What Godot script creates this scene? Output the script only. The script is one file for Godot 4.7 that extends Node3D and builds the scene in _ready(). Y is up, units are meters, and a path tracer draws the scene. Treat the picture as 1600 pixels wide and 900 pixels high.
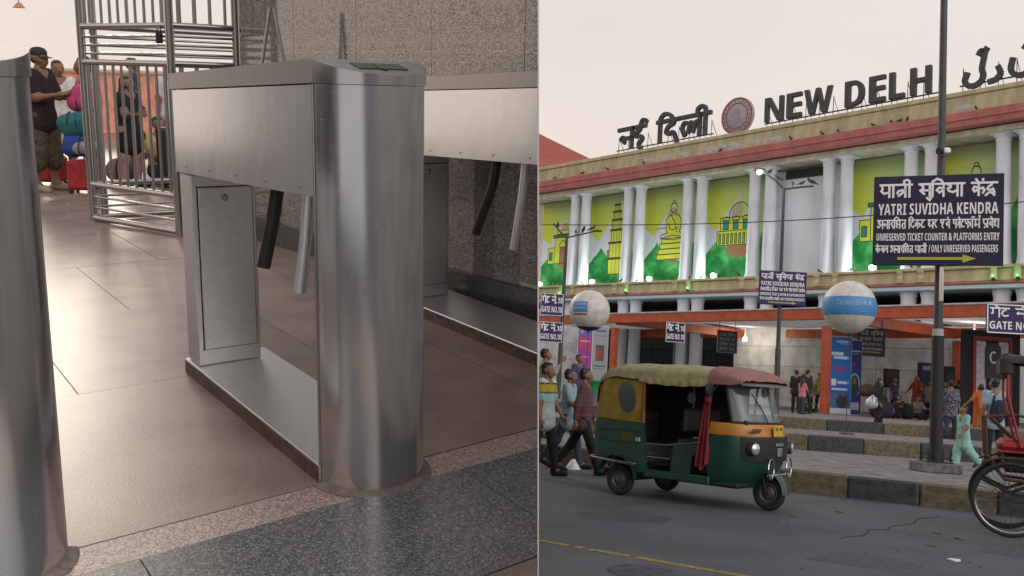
extends Node3D
# Two places side by side under one evening sky: a station hall with turnstiles on a ramp (left) and a
# station forecourt with an auto rickshaw (right), parted by a thin sheet-metal hoarding.
# STREET frame: origin on the road under the camera, x right, y up, -z ahead. HALL frame: the same, for the ramp.

var HALL := Transform3D.IDENTITY
var STREET := Transform3D.IDENTITY
var CAMT := Transform3D.IDENTITY
var rng := RandomNumberGenerator.new()
var M := {}
var T := {}
var used := {}
var head_mb: Mb
var hand_mb: Mb

func _ready() -> void:
	rng.seed = 77
	# ---------------- camera ----------------
	var f := 1500.0
	var su := Vector3(870, 15000, 1440).normalized()          # street up, seen by the camera (right, up, ahead)
	var hu := Vector3(201, 6950, -1500).normalized()          # hall up
	var sf := (Vector3(0, 0, 1) - su * su.z).normalized()
	var sr := -su.cross(sf) if (su.cross(sf)).x < 0 else su.cross(sf)
	var hf := (Vector3(0, 0, 1) - hu * hu.z).normalized()
	var hr := -hu.cross(hf) if (hu.cross(hf)).x < 0 else hu.cross(hf)
	var cb := Basis(Vector3(sr.x, su.x, -sf.x), Vector3(sr.y, su.y, -sf.y), -Vector3(sr.z, su.z, -sf.z))
	CAMT = Transform3D(cb, Vector3(0, 1.42, 0))
	var cam := Camera3D.new()
	cam.name = "camera"
	cam.projection = Camera3D.PROJECTION_FRUSTUM
	cam.near = 0.1
	cam.far = 900.0
	cam.size = 2.0 * 0.1 * 450.0 / f
	cam.frustum_offset = Vector2(-41.0 / f * 0.1, 0)
	cam.transform = CAMT
	add_child(cam)
	cam.current = true
	HALL.basis = Basis(cb * Vector3(hr.x, hr.y, -hr.z), cb * Vector3(hu.x, hu.y, -hu.z), cb * -Vector3(hf.x, hf.y, -hf.z))
	HALL.origin = CAMT.origin - HALL.basis.y * 1.35
	# ---------------- sky, sun, exposure ----------------
	var env := Environment.new()
	env.background_mode = Environment.BG_SKY
	var sm := PanoramaSkyMaterial.new()
	sm.panorama = evening_sky(Vector3(-0.48, 0.46, -0.745).normalized())
	var sky := Sky.new()
	sky.sky_material = sm
	env.sky = sky
	env.background_energy_multiplier = 1.12
	env.tonemap_mode = Environment.TONE_MAPPER_LINEAR
	env.tonemap_exposure = 1.0
	env.sdfgi_enabled = true
	env.ssao_enabled = true
	env.ssil_enabled = true
	var we := WorldEnvironment.new()
	we.name = "world_environment"
	we.environment = env
	add_child(we)
	var sun := DirectionalLight3D.new()
	sun.name = "sun"
	sun.light_energy = 0.28
	sun.light_color = Color(1.0, 0.94, 0.86)
	sun.light_angular_distance = 11.0
	sun.shadow_enabled = true
	sun.basis = Basis.looking_at(-Vector3(-0.48, 0.46, -0.745))
	add_child(sun)
	textures()
	materials()
	head_mb = make_head()
	hand_mb = make_hand()
	# ---------------- setting and things ----------------
	partition()
	hall_setting()
	turnstiles()
	cage()
	hall_people()
	street_setting()
	station()
	roof_signs()
	canopy()
	street_lamps()
	street_signs()
	forecourt_things()
	auto_rickshaw()
	cycle_rickshaw()
	street_people()
	birds()

# a hazy evening sky: pale and warm low down, greyer overhead, brightest in the thin cloud round the low sun
func evening_sky(sun: Vector3) -> ImageTexture:
	var w := 256
	var h := 128
	var im := Image.create(w, h, false, Image.FORMAT_RGBF)
	var nz := FastNoiseLite.new()
	nz.seed = 3
	nz.frequency = 1.3
	for y in h:
		var th := PI * (y + 0.5) / h
		for x in w:
			var ph := TAU * ((x + 0.5) / w - 0.5)
			var d := Vector3(sin(ph) * sin(th), cos(th), -cos(ph) * sin(th))
			var c := Vector3(0.20, 0.195, 0.19)
			if d.y > 0.0:
				c = Vector3(1.0, 0.87, 0.75).lerp(Vector3(0.90, 0.82, 0.775), smoothstep(0.0, 0.45, d.y)).lerp(Vector3(0.44, 0.49, 0.60), smoothstep(0.40, 1.0, d.y))
				var warm := 0.5 + 0.5 * sin(ph)
				c *= lerpf(0.80, 1.06, 0.5 - 0.5 * d.z)
				c *= Vector3(lerpf(0.97, 1.04, warm), 1.0, lerpf(1.05, 0.97, warm))
				c *= 1.0 + 0.05 * nz.get_noise_3d(d.x * 2.0, d.y * 5.0, d.z * 2.0)
				var a := rad_to_deg(acos(clampf(d.dot(sun), -1, 1)))
				c += Vector3(1.0, 0.96, 0.91) * (2.1 * exp(-pow(a / 18.0, 2.0)) + 0.95 * exp(-pow(a / 24.0, 2.0)))
			im.set_pixel(x, y, Color(c.x, c.y, c.z))
	return ImageTexture.create_from_image(im)

# =====================================================================  mesh helper
class Mb:
	var v := PackedVector3Array()
	var n := PackedVector3Array()
	var u := PackedVector2Array()
	var c := PackedColorArray()
	var col := Color.WHITE

	func tri(a: Vector3, b: Vector3, d: Vector3, na: Vector3, nb: Vector3, nd: Vector3, ua := Vector2(), ub := Vector2(), ud := Vector2()) -> void:
		if (b - a).cross(d - a).dot(na + nb + nd) > 0.0:
			v.append(a); v.append(d); v.append(b)
			n.append(na); n.append(nd); n.append(nb)
			u.append(ua); u.append(ud); u.append(ub)
		else:
			v.append(a); v.append(b); v.append(d)
			n.append(na); n.append(nb); n.append(nd)
			u.append(ua); u.append(ub); u.append(ud)
		c.append(col); c.append(col); c.append(col)

	func quad(a: Vector3, b: Vector3, d: Vector3, e: Vector3, out: Vector3) -> void:
		var nn := (b - a).cross(e - a)
		if nn.length_squared() < 1e-14:
			nn = (d - b).cross(e - b)
		nn = nn.normalized()
		if nn.dot(out) < 0.0:
			nn = -nn
		tri(a, b, d, nn, nn, nn, Vector2(0, 1), Vector2(1, 1), Vector2(1, 0))
		tri(a, d, e, nn, nn, nn, Vector2(0, 1), Vector2(1, 0), Vector2(0, 0))

	func squad(a: Vector3, b: Vector3, d: Vector3, e: Vector3, na: Vector3, nb: Vector3, nd: Vector3, ne: Vector3, ua := Vector2(), ub := Vector2(), ud := Vector2(), ue := Vector2()) -> void:
		tri(a, b, d, na, nb, nd, ua, ub, ud)
		tri(a, d, e, na, nd, ne, ua, ud, ue)

	func box(p: Vector3, s: Vector3, bv := 0.0, t := Transform3D.IDENTITY) -> void:
		var h := s * 0.5
		bv = minf(bv, minf(h.x, minf(h.y, h.z)) * 0.9)
		for ax in 3:
			var a1 := (ax + 1) % 3
			var a2 := (ax + 2) % 3
			for sg in [-1.0, 1.0]:
				var o := Vector3(); o[ax] = sg
				var q: Array[Vector3] = []
				for k in [[-1, -1], [1, -1], [1, 1], [-1, 1]]:
					var w := Vector3()
					w[ax] = sg * h[ax]; w[a1] = k[0] * (h[a1] - bv); w[a2] = k[1] * (h[a2] - bv)
					q.append(t * (p + w))
				quad(q[0], q[1], q[2], q[3], t.basis * o)
			if bv > 0.0:
				for s1 in [-1.0, 1.0]:
					for s2 in [-1.0, 1.0]:
						var q: Array[Vector3] = []
						for e in [[-1.0, 0], [1.0, 0], [1.0, 1], [-1.0, 1]]:
							var w := Vector3()
							w[ax] = e[0] * (h[ax] - bv)
							w[a1] = s1 * (h[a1] - (bv if e[1] == 0 else 0.0))
							w[a2] = s2 * (h[a2] - (0.0 if e[1] == 0 else bv))
							q.append(t * (p + w))
						var o := Vector3(); o[a1] = s1; o[a2] = s2
						quad(q[0], q[1], q[2], q[3], t.basis * o)
		if bv > 0.0:
			for sx in [-1.0, 1.0]:
				for sy in [-1.0, 1.0]:
					for sz in [-1.0, 1.0]:
						var g := Vector3(sx, sy, sz)
						var nn := (t.basis * g).normalized()
						var k := p + g * (h - Vector3(bv, bv, bv))
						tri(t * (k + Vector3(sx * bv, 0, 0)), t * (k + Vector3(0, sy * bv, 0)), t * (k + Vector3(0, 0, sz * bv)), nn, nn, nn)

	# a slab between two height pairs: plan corners q (4, x-z), bottoms and tops per corner
	func wedge(q: Array, lo: Array, hi: Array) -> void:
		var a := []
		var b := []
		var mid := Vector3()
		for i in 4:
			a.append(Vector3(q[i].x, lo[i], q[i].y)); b.append(Vector3(q[i].x, hi[i], q[i].y))
			mid += (a[i] + b[i]) / 8.0
		quad(a[0], a[1], a[2], a[3], Vector3.DOWN)
		quad(b[0], b[1], b[2], b[3], Vector3.UP)
		for i in 4:
			var j := (i + 1) % 4
			quad(a[i], a[j], b[j], b[i], (a[i] + a[j]) * 0.5 - mid)

	func frame(d: Vector3) -> Basis:
		var y := d.normalized()
		var x := y.cross(Vector3.UP if absf(y.y) < 0.9 else Vector3.RIGHT).normalized()
		return Basis(x, y, x.cross(y))

	func cyl(a: Vector3, b: Vector3, ra: float, rb: float, seg := 12, caps := true) -> void:
		var f := frame(b - a)
		var sl := (ra - rb) / maxf((b - a).length(), 1e-6)
		for i in seg:
			var g := TAU * i / seg
			var h := TAU * (i + 1) / seg
			var d0 := f.x * cos(g) + f.z * sin(g)
			var d1 := f.x * cos(h) + f.z * sin(h)
			var n0 := (d0 + f.y * sl).normalized()
			var n1 := (d1 + f.y * sl).normalized()
			squad(a + d0 * ra, a + d1 * ra, b + d1 * rb, b + d0 * rb, n0, n1, n1, n0, Vector2(float(i) / seg, 1), Vector2(float(i + 1) / seg, 1), Vector2(float(i + 1) / seg, 0), Vector2(float(i) / seg, 0))
			if caps:
				if ra > 1e-5: tri(a, a + d0 * ra, a + d1 * ra, -f.y, -f.y, -f.y)
				if rb > 1e-5: tri(b, b + d0 * rb, b + d1 * rb, f.y, f.y, f.y)

	func tube(p: Array, r: float, seg := 8, closed := false) -> void:
		var k := p.size()
		var rings := []
		var x := Vector3()
		for i in k:
			var d: Vector3
			if closed: d = p[(i + 1) % k] - p[(i - 1 + k) % k]
			else: d = p[mini(i + 1, k - 1)] - p[maxi(i - 1, 0)]
			d = d.normalized()
			if i == 0: x = frame(d).x
			x = (x - d * x.dot(d)).normalized()
			var z := x.cross(d)
			var ring := []
			for j in seg:
				ring.append(x * cos(TAU * j / seg) + z * sin(TAU * j / seg))
			rings.append(ring)
		for i in (k if closed else k - 1):
			var i2 := (i + 1) % k
			for j in seg:
				var j2 := (j + 1) % seg
				squad(p[i] + rings[i][j] * r, p[i] + rings[i][j2] * r, p[i2] + rings[i2][j2] * r, p[i2] + rings[i2][j] * r, rings[i][j], rings[i][j2], rings[i2][j2], rings[i2][j])
		if not closed:
			for e in [0, k - 1]:
				var d: Vector3 = (p[0] - p[1] if e == 0 else p[k - 1] - p[k - 2]).normalized()
				for j in seg:
					tri(p[e], p[e] + rings[e][j] * r, p[e] + rings[e][(j + 1) % seg] * r, d, d, d)

	func lathe(prof: Array, t: Transform3D, seg := 20, a0 := 0.0, a1 := TAU) -> void:
		# prof: Vector2(radius, y); smooth where the turn is small
		for k in prof.size() - 1:
			var p: Vector2 = prof[k]
			var q: Vector2 = prof[k + 1]
			if p.distance_to(q) < 1e-6: continue
			var e := (q - p).normalized()
			var fl := Vector2(e.y, -e.x)
			var np := fl
			var nq := fl
			if k > 0:
				var e0: Vector2 = (p - prof[k - 1]).normalized()
				if e0.dot(e) > 0.6: np = (fl + Vector2(e0.y, -e0.x)).normalized()
			if k + 2 < prof.size():
				var e2: Vector2 = (prof[k + 2] - q).normalized()
				if e2.dot(e) > 0.6: nq = (fl + Vector2(e2.y, -e2.x)).normalized()
			for i in seg:
				var g := lerpf(a0, a1, float(i) / seg)
				var h := lerpf(a0, a1, float(i + 1) / seg)
				var d0 := Vector3(cos(g), 0, sin(g))
				var d1 := Vector3(cos(h), 0, sin(h))
				var A := t * (d0 * p.x + Vector3.UP * p.y)
				var B := t * (d1 * p.x + Vector3.UP * p.y)
				var C := t * (d1 * q.x + Vector3.UP * q.y)
				var D := t * (d0 * q.x + Vector3.UP * q.y)
				var nb := t.basis
				var n0 := (nb * (d0 * np.x + Vector3.UP * np.y)).normalized()
				var n1 := (nb * (d1 * np.x + Vector3.UP * np.y)).normalized()
				var n2 := (nb * (d1 * nq.x + Vector3.UP * nq.y)).normalized()
				var n3 := (nb * (d0 * nq.x + Vector3.UP * nq.y)).normalized()
				if p.x > 1e-6: tri(A, B, C, n0, n1, n2)
				if q.x > 1e-6: tri(A, C, D, n0, n2, n3)

	func ball(p: Vector3, r: Vector3, seg := 14, rows := 8) -> void:
		for j in rows:
			for i in seg:
				var q := []
				for k in [[i, j], [i + 1, j], [i + 1, j + 1], [i, j + 1]]:
					var th: float = PI * k[1] / rows
					var ph: float = TAU * k[0] / seg
					q.append(Vector3(sin(th) * cos(ph), cos(th), sin(th) * sin(ph)))
				if j > 0: tri(p + q[0] * r, p + q[1] * r, p + q[2] * r, (q[0] / r).normalized(), (q[1] / r).normalized(), (q[2] / r).normalized())
				if j < rows - 1: tri(p + q[0] * r, p + q[2] * r, p + q[3] * r, (q[0] / r).normalized(), (q[2] / r).normalized(), (q[3] / r).normalized())

	# polygon in local x-y, pushed along local z from z0 to z1
	func prism(poly: PackedVector2Array, z0: float, z1: float, t := Transform3D.IDENTITY) -> void:
		var idx := Geometry2D.triangulate_polygon(poly)
		var mid := Vector2()
		for k in range(0, idx.size(), 3):
			for z in [z0, z1]:
				var o := t.basis * Vector3(0, 0, signf(z - (z0 + z1) * 0.5))
				o = o.normalized()
				var a := poly[idx[k]]; var b := poly[idx[k + 1]]; var d := poly[idx[k + 2]]
				tri(t * Vector3(a.x, a.y, z), t * Vector3(b.x, b.y, z), t * Vector3(d.x, d.y, z), o, o, o)
		var area := 0.0
		for i in poly.size():
			area += poly[i].cross(poly[(i + 1) % poly.size()])
		for i in poly.size():
			var a := poly[i]; var b := poly[(i + 1) % poly.size()]
			var e := b - a
			var o2 := Vector2(e.y, -e.x) * signf(area)
			quad(t * Vector3(a.x, a.y, z0), t * Vector3(b.x, b.y, z0), t * Vector3(b.x, b.y, z1), t * Vector3(a.x, a.y, z1), t.basis * Vector3(o2.x, o2.y, 0))

	# plan polygon (x, z) raised from y0 to y1
	func slab(poly: PackedVector2Array, y0: float, y1: float) -> void:
		prism(poly, y0, y1, Transform3D(Basis(Vector3(1, 0, 0), Vector3(0, 0, 1), Vector3(0, 1, 0)), Vector3()))

	# rows of points (same count), skinned with smooth normals
	func skin(rows: Array, out_from: Vector3, wrap := false) -> void:
		var nr := rows.size()
		var nc: int = rows[0].size()
		var nm := []
		for i in nr:
			var line := []
			for j in nc:
				var jx: int = (j + 1) % nc if wrap else mini(j + 1, nc - 1)
				var jp: int = (j - 1 + nc) % nc if wrap else maxi(j - 1, 0)
				var a: Vector3 = rows[mini(i + 1, nr - 1)][j] - rows[maxi(i - 1, 0)][j]
				var b: Vector3 = rows[i][jx] - rows[i][jp]
				var q := a.cross(b).normalized()
				if q.dot(rows[i][j] - out_from) < 0.0: q = -q
				line.append(q)
			nm.append(line)
		for i in nr - 1:
			for j in (nc if wrap else nc - 1):
				var k := (j + 1) % nc
				var ua := Vector2(float(j) / (nc - 1), float(i) / (nr - 1))
				var ub := Vector2(float(j + 1) / (nc - 1), float(i) / (nr - 1))
				squad(rows[i][j], rows[i][k], rows[i + 1][k], rows[i + 1][j], nm[i][j], nm[i][k], nm[i + 1][k], nm[i + 1][j], ua, ub, Vector2(ub.x, float(i + 1) / (nr - 1)), Vector2(ua.x, float(i + 1) / (nr - 1)))

	# a flat stroke along 2-D points, w wide, from z0 to z1
	func ribbon(p: Array, w: float, z0: float, z1: float, t := Transform3D.IDENTITY) -> void:
		for i in p.size() - 1:
			var a: Vector2 = p[i]; var b: Vector2 = p[i + 1]
			var e := (b - a).normalized()
			var s := Vector2(-e.y, e.x) * w * 0.5
			var x := e * w * 0.36
			prism(PackedVector2Array([a - x - s, b + x - s, b + x + s, a - x + s]), z0, z1 + 0.0004 * (i % 3), t)

	static func smooth(p: Array, n := 2) -> Array:      # rounds the corners of a pen stroke
		for k in n:
			if p.size() < 3: return p
			var q := [p[0]]
			for i in p.size() - 1:
				if i > 0: q.append(p[i].lerp(p[i + 1], 0.25))
				if i < p.size() - 2: q.append(p[i].lerp(p[i + 1], 0.75))
			q.append(p[-1])
			p = q
		return p

	func append(o: Mb, t: Transform3D, tint: Color = Color.WHITE, flip := false) -> void:
		var nb := t.basis.inverse().transposed()
		for k in range(0, o.v.size(), 3):
			for j in ([0, 2, 1] if flip else [0, 1, 2]):
				v.append(t * o.v[k + j])
				n.append((nb * o.n[k + j]).normalized())
				u.append(o.u[k + j])
				c.append(o.c[k + j] * tint)

	# keeps the side of the plane that its normal points away from
	func clipped(pl: Plane) -> Mb:
		var r := Mb.new()
		for k in range(0, v.size(), 3):
			var ins := 0
			for j in 3:
				if pl.distance_to(v[k + j]) <= 0.0: ins += 1
			if ins == 3:
				for j in 3:
					r.v.append(v[k + j]); r.n.append(n[k + j]); r.u.append(u[k + j]); r.c.append(c[k + j])
			elif ins > 0:
				var pv := []; var pn := []; var pu := []
				for j in 3:
					var a := k + j; var b := k + (j + 1) % 3
					var da := pl.distance_to(v[a]); var db := pl.distance_to(v[b])
					if da <= 0.0:
						pv.append(v[a]); pn.append(n[a]); pu.append(u[a])
					if (da <= 0.0) != (db <= 0.0):
						var f := da / (da - db)
						pv.append(v[a].lerp(v[b], f)); pn.append(n[a].lerp(n[b], f)); pu.append(u[a].lerp(u[b], f))
				for j in range(1, pv.size() - 1):
					for q in [0, j, j + 1]:
						r.v.append(pv[q]); r.n.append(pn[q]); r.u.append(pu[q]); r.c.append(c[k])
		return r

	func mesh() -> ArrayMesh:
		var m := ArrayMesh.new()
		if v.is_empty(): return m
		var a := []
		a.resize(Mesh.ARRAY_MAX)
		a[Mesh.ARRAY_VERTEX] = v; a[Mesh.ARRAY_NORMAL] = n; a[Mesh.ARRAY_TEX_UV] = u; a[Mesh.ARRAY_COLOR] = c
		m.add_surface_from_arrays(Mesh.PRIMITIVE_TRIANGLES, a)
		return m

	# surface nets over tapered capsules [a, b, ra, rb] joined by a smooth minimum
	func nets(bones: Array, cell: float, k := 45.0) -> void:
		var lo := Vector3(1e9, 1e9, 1e9); var hi := -lo
		for b in bones:
			var r := maxf(b[2], b[3]) + cell * 2.0
			for q in [b[0], b[1]]:
				lo = lo.min(q - Vector3(r, r, r)); hi = hi.max(q + Vector3(r, r, r))
		var nx := int((hi.x - lo.x) / cell) + 2
		var ny := int((hi.y - lo.y) / cell) + 2
		var nz := int((hi.z - lo.z) / cell) + 2
		var fld := PackedFloat32Array()
		fld.resize(nx * ny * nz)
		for b in bones:
			var A: Vector3 = b[0]; var ab: Vector3 = b[1] - b[0]
			var l2 := maxf(ab.length_squared(), 1e-9)
			var ra: float = b[2]; var dr: float = b[3] - ra
			var mg := maxf(b[2], b[3]) + 3.0 / k
			var l: Vector3 = ((b[0].min(b[1]) - Vector3(mg, mg, mg) - lo) / cell).max(Vector3.ZERO)
			var h: Vector3 = (b[0].max(b[1]) + Vector3(mg, mg, mg) - lo) / cell
			for z in range(int(l.z), mini(int(h.z) + 1, nz)):
				for y in range(int(l.y), mini(int(h.y) + 1, ny)):
					var at := (z * ny + y) * nx
					for x in range(int(l.x), mini(int(h.x) + 1, nx)):
						var p := lo + Vector3(x, y, z) * cell - A
						var s := clampf(p.dot(ab) / l2, 0.0, 1.0)
						fld[at + x] += exp(-k * ((p - ab * s).length() - ra - dr * s))
		for i in fld.size():
			fld[i] = -log(maxf(fld[i], 1e-4))
		var id := PackedInt32Array()
		id.resize(fld.size())
		id.fill(-1)
		var pv := PackedVector3Array(); var pn := PackedVector3Array()
		var sy := nx; var sz := nx * ny
		var off := [0, 1, sy, sy + 1, sz, sz + 1, sz + sy, sz + sy + 1]
		var edges := [[0, 1], [2, 3], [4, 5], [6, 7], [0, 2], [1, 3], [4, 6], [5, 7], [0, 4], [1, 5], [2, 6], [3, 7]]
		var cor := []
		for i in 8: cor.append(Vector3(i & 1, (i >> 1) & 1, i >> 2))
		for z in nz - 1:
			for y in ny - 1:
				var at := (z * ny + y) * nx
				for x in nx - 1:
					var i := at + x
					var s0 := fld[i] < 0.0
					if s0 == (fld[i + 1] < 0.0) and s0 == (fld[i + sy] < 0.0) and s0 == (fld[i + sy + 1] < 0.0) and s0 == (fld[i + sz] < 0.0) and s0 == (fld[i + sz + 1] < 0.0) and s0 == (fld[i + sz + sy] < 0.0) and s0 == (fld[i + sz + sy + 1] < 0.0):
						continue
					var sum := Vector3(); var cnt := 0
					for e in edges:
						var fa := fld[i + off[e[0]]]; var fb := fld[i + off[e[1]]]
						if (fa < 0.0) != (fb < 0.0):
							sum += cor[e[0]].lerp(cor[e[1]], fa / (fa - fb)); cnt += 1
					var g := Vector3(fld[i + 1] + fld[i + sy + 1] + fld[i + sz + 1] + fld[i + sz + sy + 1] - fld[i] - fld[i + sy] - fld[i + sz] - fld[i + sz + sy],
						fld[i + sy] + fld[i + sy + 1] + fld[i + sz + sy] + fld[i + sz + sy + 1] - fld[i] - fld[i + 1] - fld[i + sz] - fld[i + sz + 1],
						fld[i + sz] + fld[i + sz + 1] + fld[i + sz + sy] + fld[i + sz + sy + 1] - fld[i] - fld[i + 1] - fld[i + sy] - fld[i + sy + 1])
					id[i] = pv.size()
					pv.append(lo + (Vector3(x, y, z) + sum / cnt) * cell)
					pn.append(g.normalized())
		for z in range(1, nz - 1):
			for y in range(1, ny - 1):
				var at := (z * ny + y) * nx
				for x in range(1, nx - 1):
					var i := at + x
					var s0 := fld[i] < 0.0
					if s0 != (fld[i + 1] < 0.0): _q(pv, pn, id[i], id[i - sy], id[i - sy - sz], id[i - sz])
					if s0 != (fld[i + sy] < 0.0): _q(pv, pn, id[i], id[i - 1], id[i - 1 - sz], id[i - sz])
					if s0 != (fld[i + sz] < 0.0): _q(pv, pn, id[i], id[i - 1], id[i - 1 - sy], id[i - sy])

	func _q(pv: PackedVector3Array, pn: PackedVector3Array, a: int, b: int, d: int, e: int) -> void:
		if a < 0 or b < 0 or d < 0 or e < 0: return
		squad(pv[a], pv[b], pv[d], pv[e], pn[a], pn[b], pn[d], pn[e])

# =====================================================================  scene helpers
func v3(x: float, y: float, z: float) -> Vector3:      # street or hall metres: right, up, ahead
	return Vector3(x, y, -z)

func put(called: String, mb: Mb, m: Material, parent: Node3D = null, t := Transform3D.IDENTITY) -> MeshInstance3D:
	var o := MeshInstance3D.new()
	o.mesh = mb.mesh()
	o.material_override = m
	return hang(called, o, parent, t)

func inst(called: String, me: Mesh, m: Material, parent: Node3D, t := Transform3D.IDENTITY) -> MeshInstance3D:
	var o := MeshInstance3D.new()
	o.mesh = me
	o.material_override = m
	return hang(called, o, parent, t)

func hang(called: String, o: Node3D, parent: Node3D, t: Transform3D) -> Node3D:
	o.transform = t
	var who: Node = parent if parent else self
	o.name = numbered(called, who)
	who.add_child(o, true)
	return o

func numbered(called: String, who: Node) -> String:
	var key := str(who.get_instance_id()) + called
	var k: int = used.get(key, -1) + 1
	used[key] = k
	return called if k == 0 else "%s_%03d" % [called, k]

func thing(called: String, label: String, category: String, t: Transform3D, group := "") -> Node3D:
	var o := Node3D.new()
	hang(called, o, null, t)
	tag(o, label, category, group)
	return o

func tag(o: Node3D, label: String, category: String, group := "") -> Node3D:
	o.set_meta("label", label)
	o.set_meta("category", category)
	if group: o.set_meta("group", group)
	return o

func struct(o: Node3D) -> Node3D:
	o.set_meta("kind", "structure")
	return o

func spot(w: Transform3D, x: float, y: float, z: float, yaw := 0.0) -> Transform3D:
	return w * Transform3D(Basis(Vector3.UP, yaw), v3(x, y, z))

func box1(called: String, p: Vector3, s: Vector3, bv: float, m: Material, parent: Node3D = null, t := Transform3D.IDENTITY) -> MeshInstance3D:
	var b := Mb.new()
	b.box(p, s, bv)
	return put(called, b, m, parent, t)

func lin(r: float, g: float, b: float) -> Color:
	return Color(r, g, b).linear_to_srgb()

func mat(c: Color, rough := 0.8, metal := 0.0, tex := "", scale := Vector3.ONE, bump := "", bs := 0.4) -> StandardMaterial3D:
	var m := StandardMaterial3D.new()
	m.albedo_color = c
	m.roughness = rough
	m.metallic = metal
	m.cull_mode = BaseMaterial3D.CULL_DISABLED
	if tex or bump:
		m.uv1_triplanar = true
		m.uv1_scale = scale
	if tex:
		m.albedo_texture = T[tex]
	if bump:
		m.normal_enabled = true
		m.normal_texture = T[bump]
		m.normal_scale = bs
	return m

func font(bold := true) -> SystemFont:
	var f := SystemFont.new()
	f.font_names = PackedStringArray(["Droid Sans"])
	f.font_weight = 700 if bold else 400
	return f

# Latin words set into the box (w, h) round t's origin, facing +z
func words(mb: Mb, txt: String, t: Transform3D, w: float, h: float, depth := 0.004, bold := true) -> void:
	var tm := TextMesh.new()
	tm.text = txt
	tm.font = font(bold)
	tm.font_size = 48
	tm.pixel_size = 0.01
	tm.depth = 0.05
	tm.curve_step = 2.0
	var a := tm.get_mesh_arrays() if tm.get_surface_count() > 0 else []
	if a.is_empty(): return
	var pv: PackedVector3Array = a[Mesh.ARRAY_VERTEX]
	var lo := Vector3(1e9, 1e9, 1e9); var hi := -lo
	for p in pv:
		lo = lo.min(p); hi = hi.max(p)
	var s := Vector3(w / (hi.x - lo.x), h / (hi.y - lo.y), depth / (hi.z - lo.z))
	var pn: PackedVector3Array = a[Mesh.ARRAY_NORMAL]
	var ix = a[Mesh.ARRAY_INDEX]
	var cnt: int = ix.size() if ix != null else pv.size()
	for k in range(0, cnt, 3):
		var q := []
		for j in 3:
			var i: int = ix[k + j] if ix != null else k + j
			var p := pv[i] - (lo + hi) * 0.5
			q.append([t * (p * s), (t.basis * pn[i]).normalized()])
		mb.tri(q[0][0], q[1][0], q[2][0], q[0][1], q[1][1], q[2][1])

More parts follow.
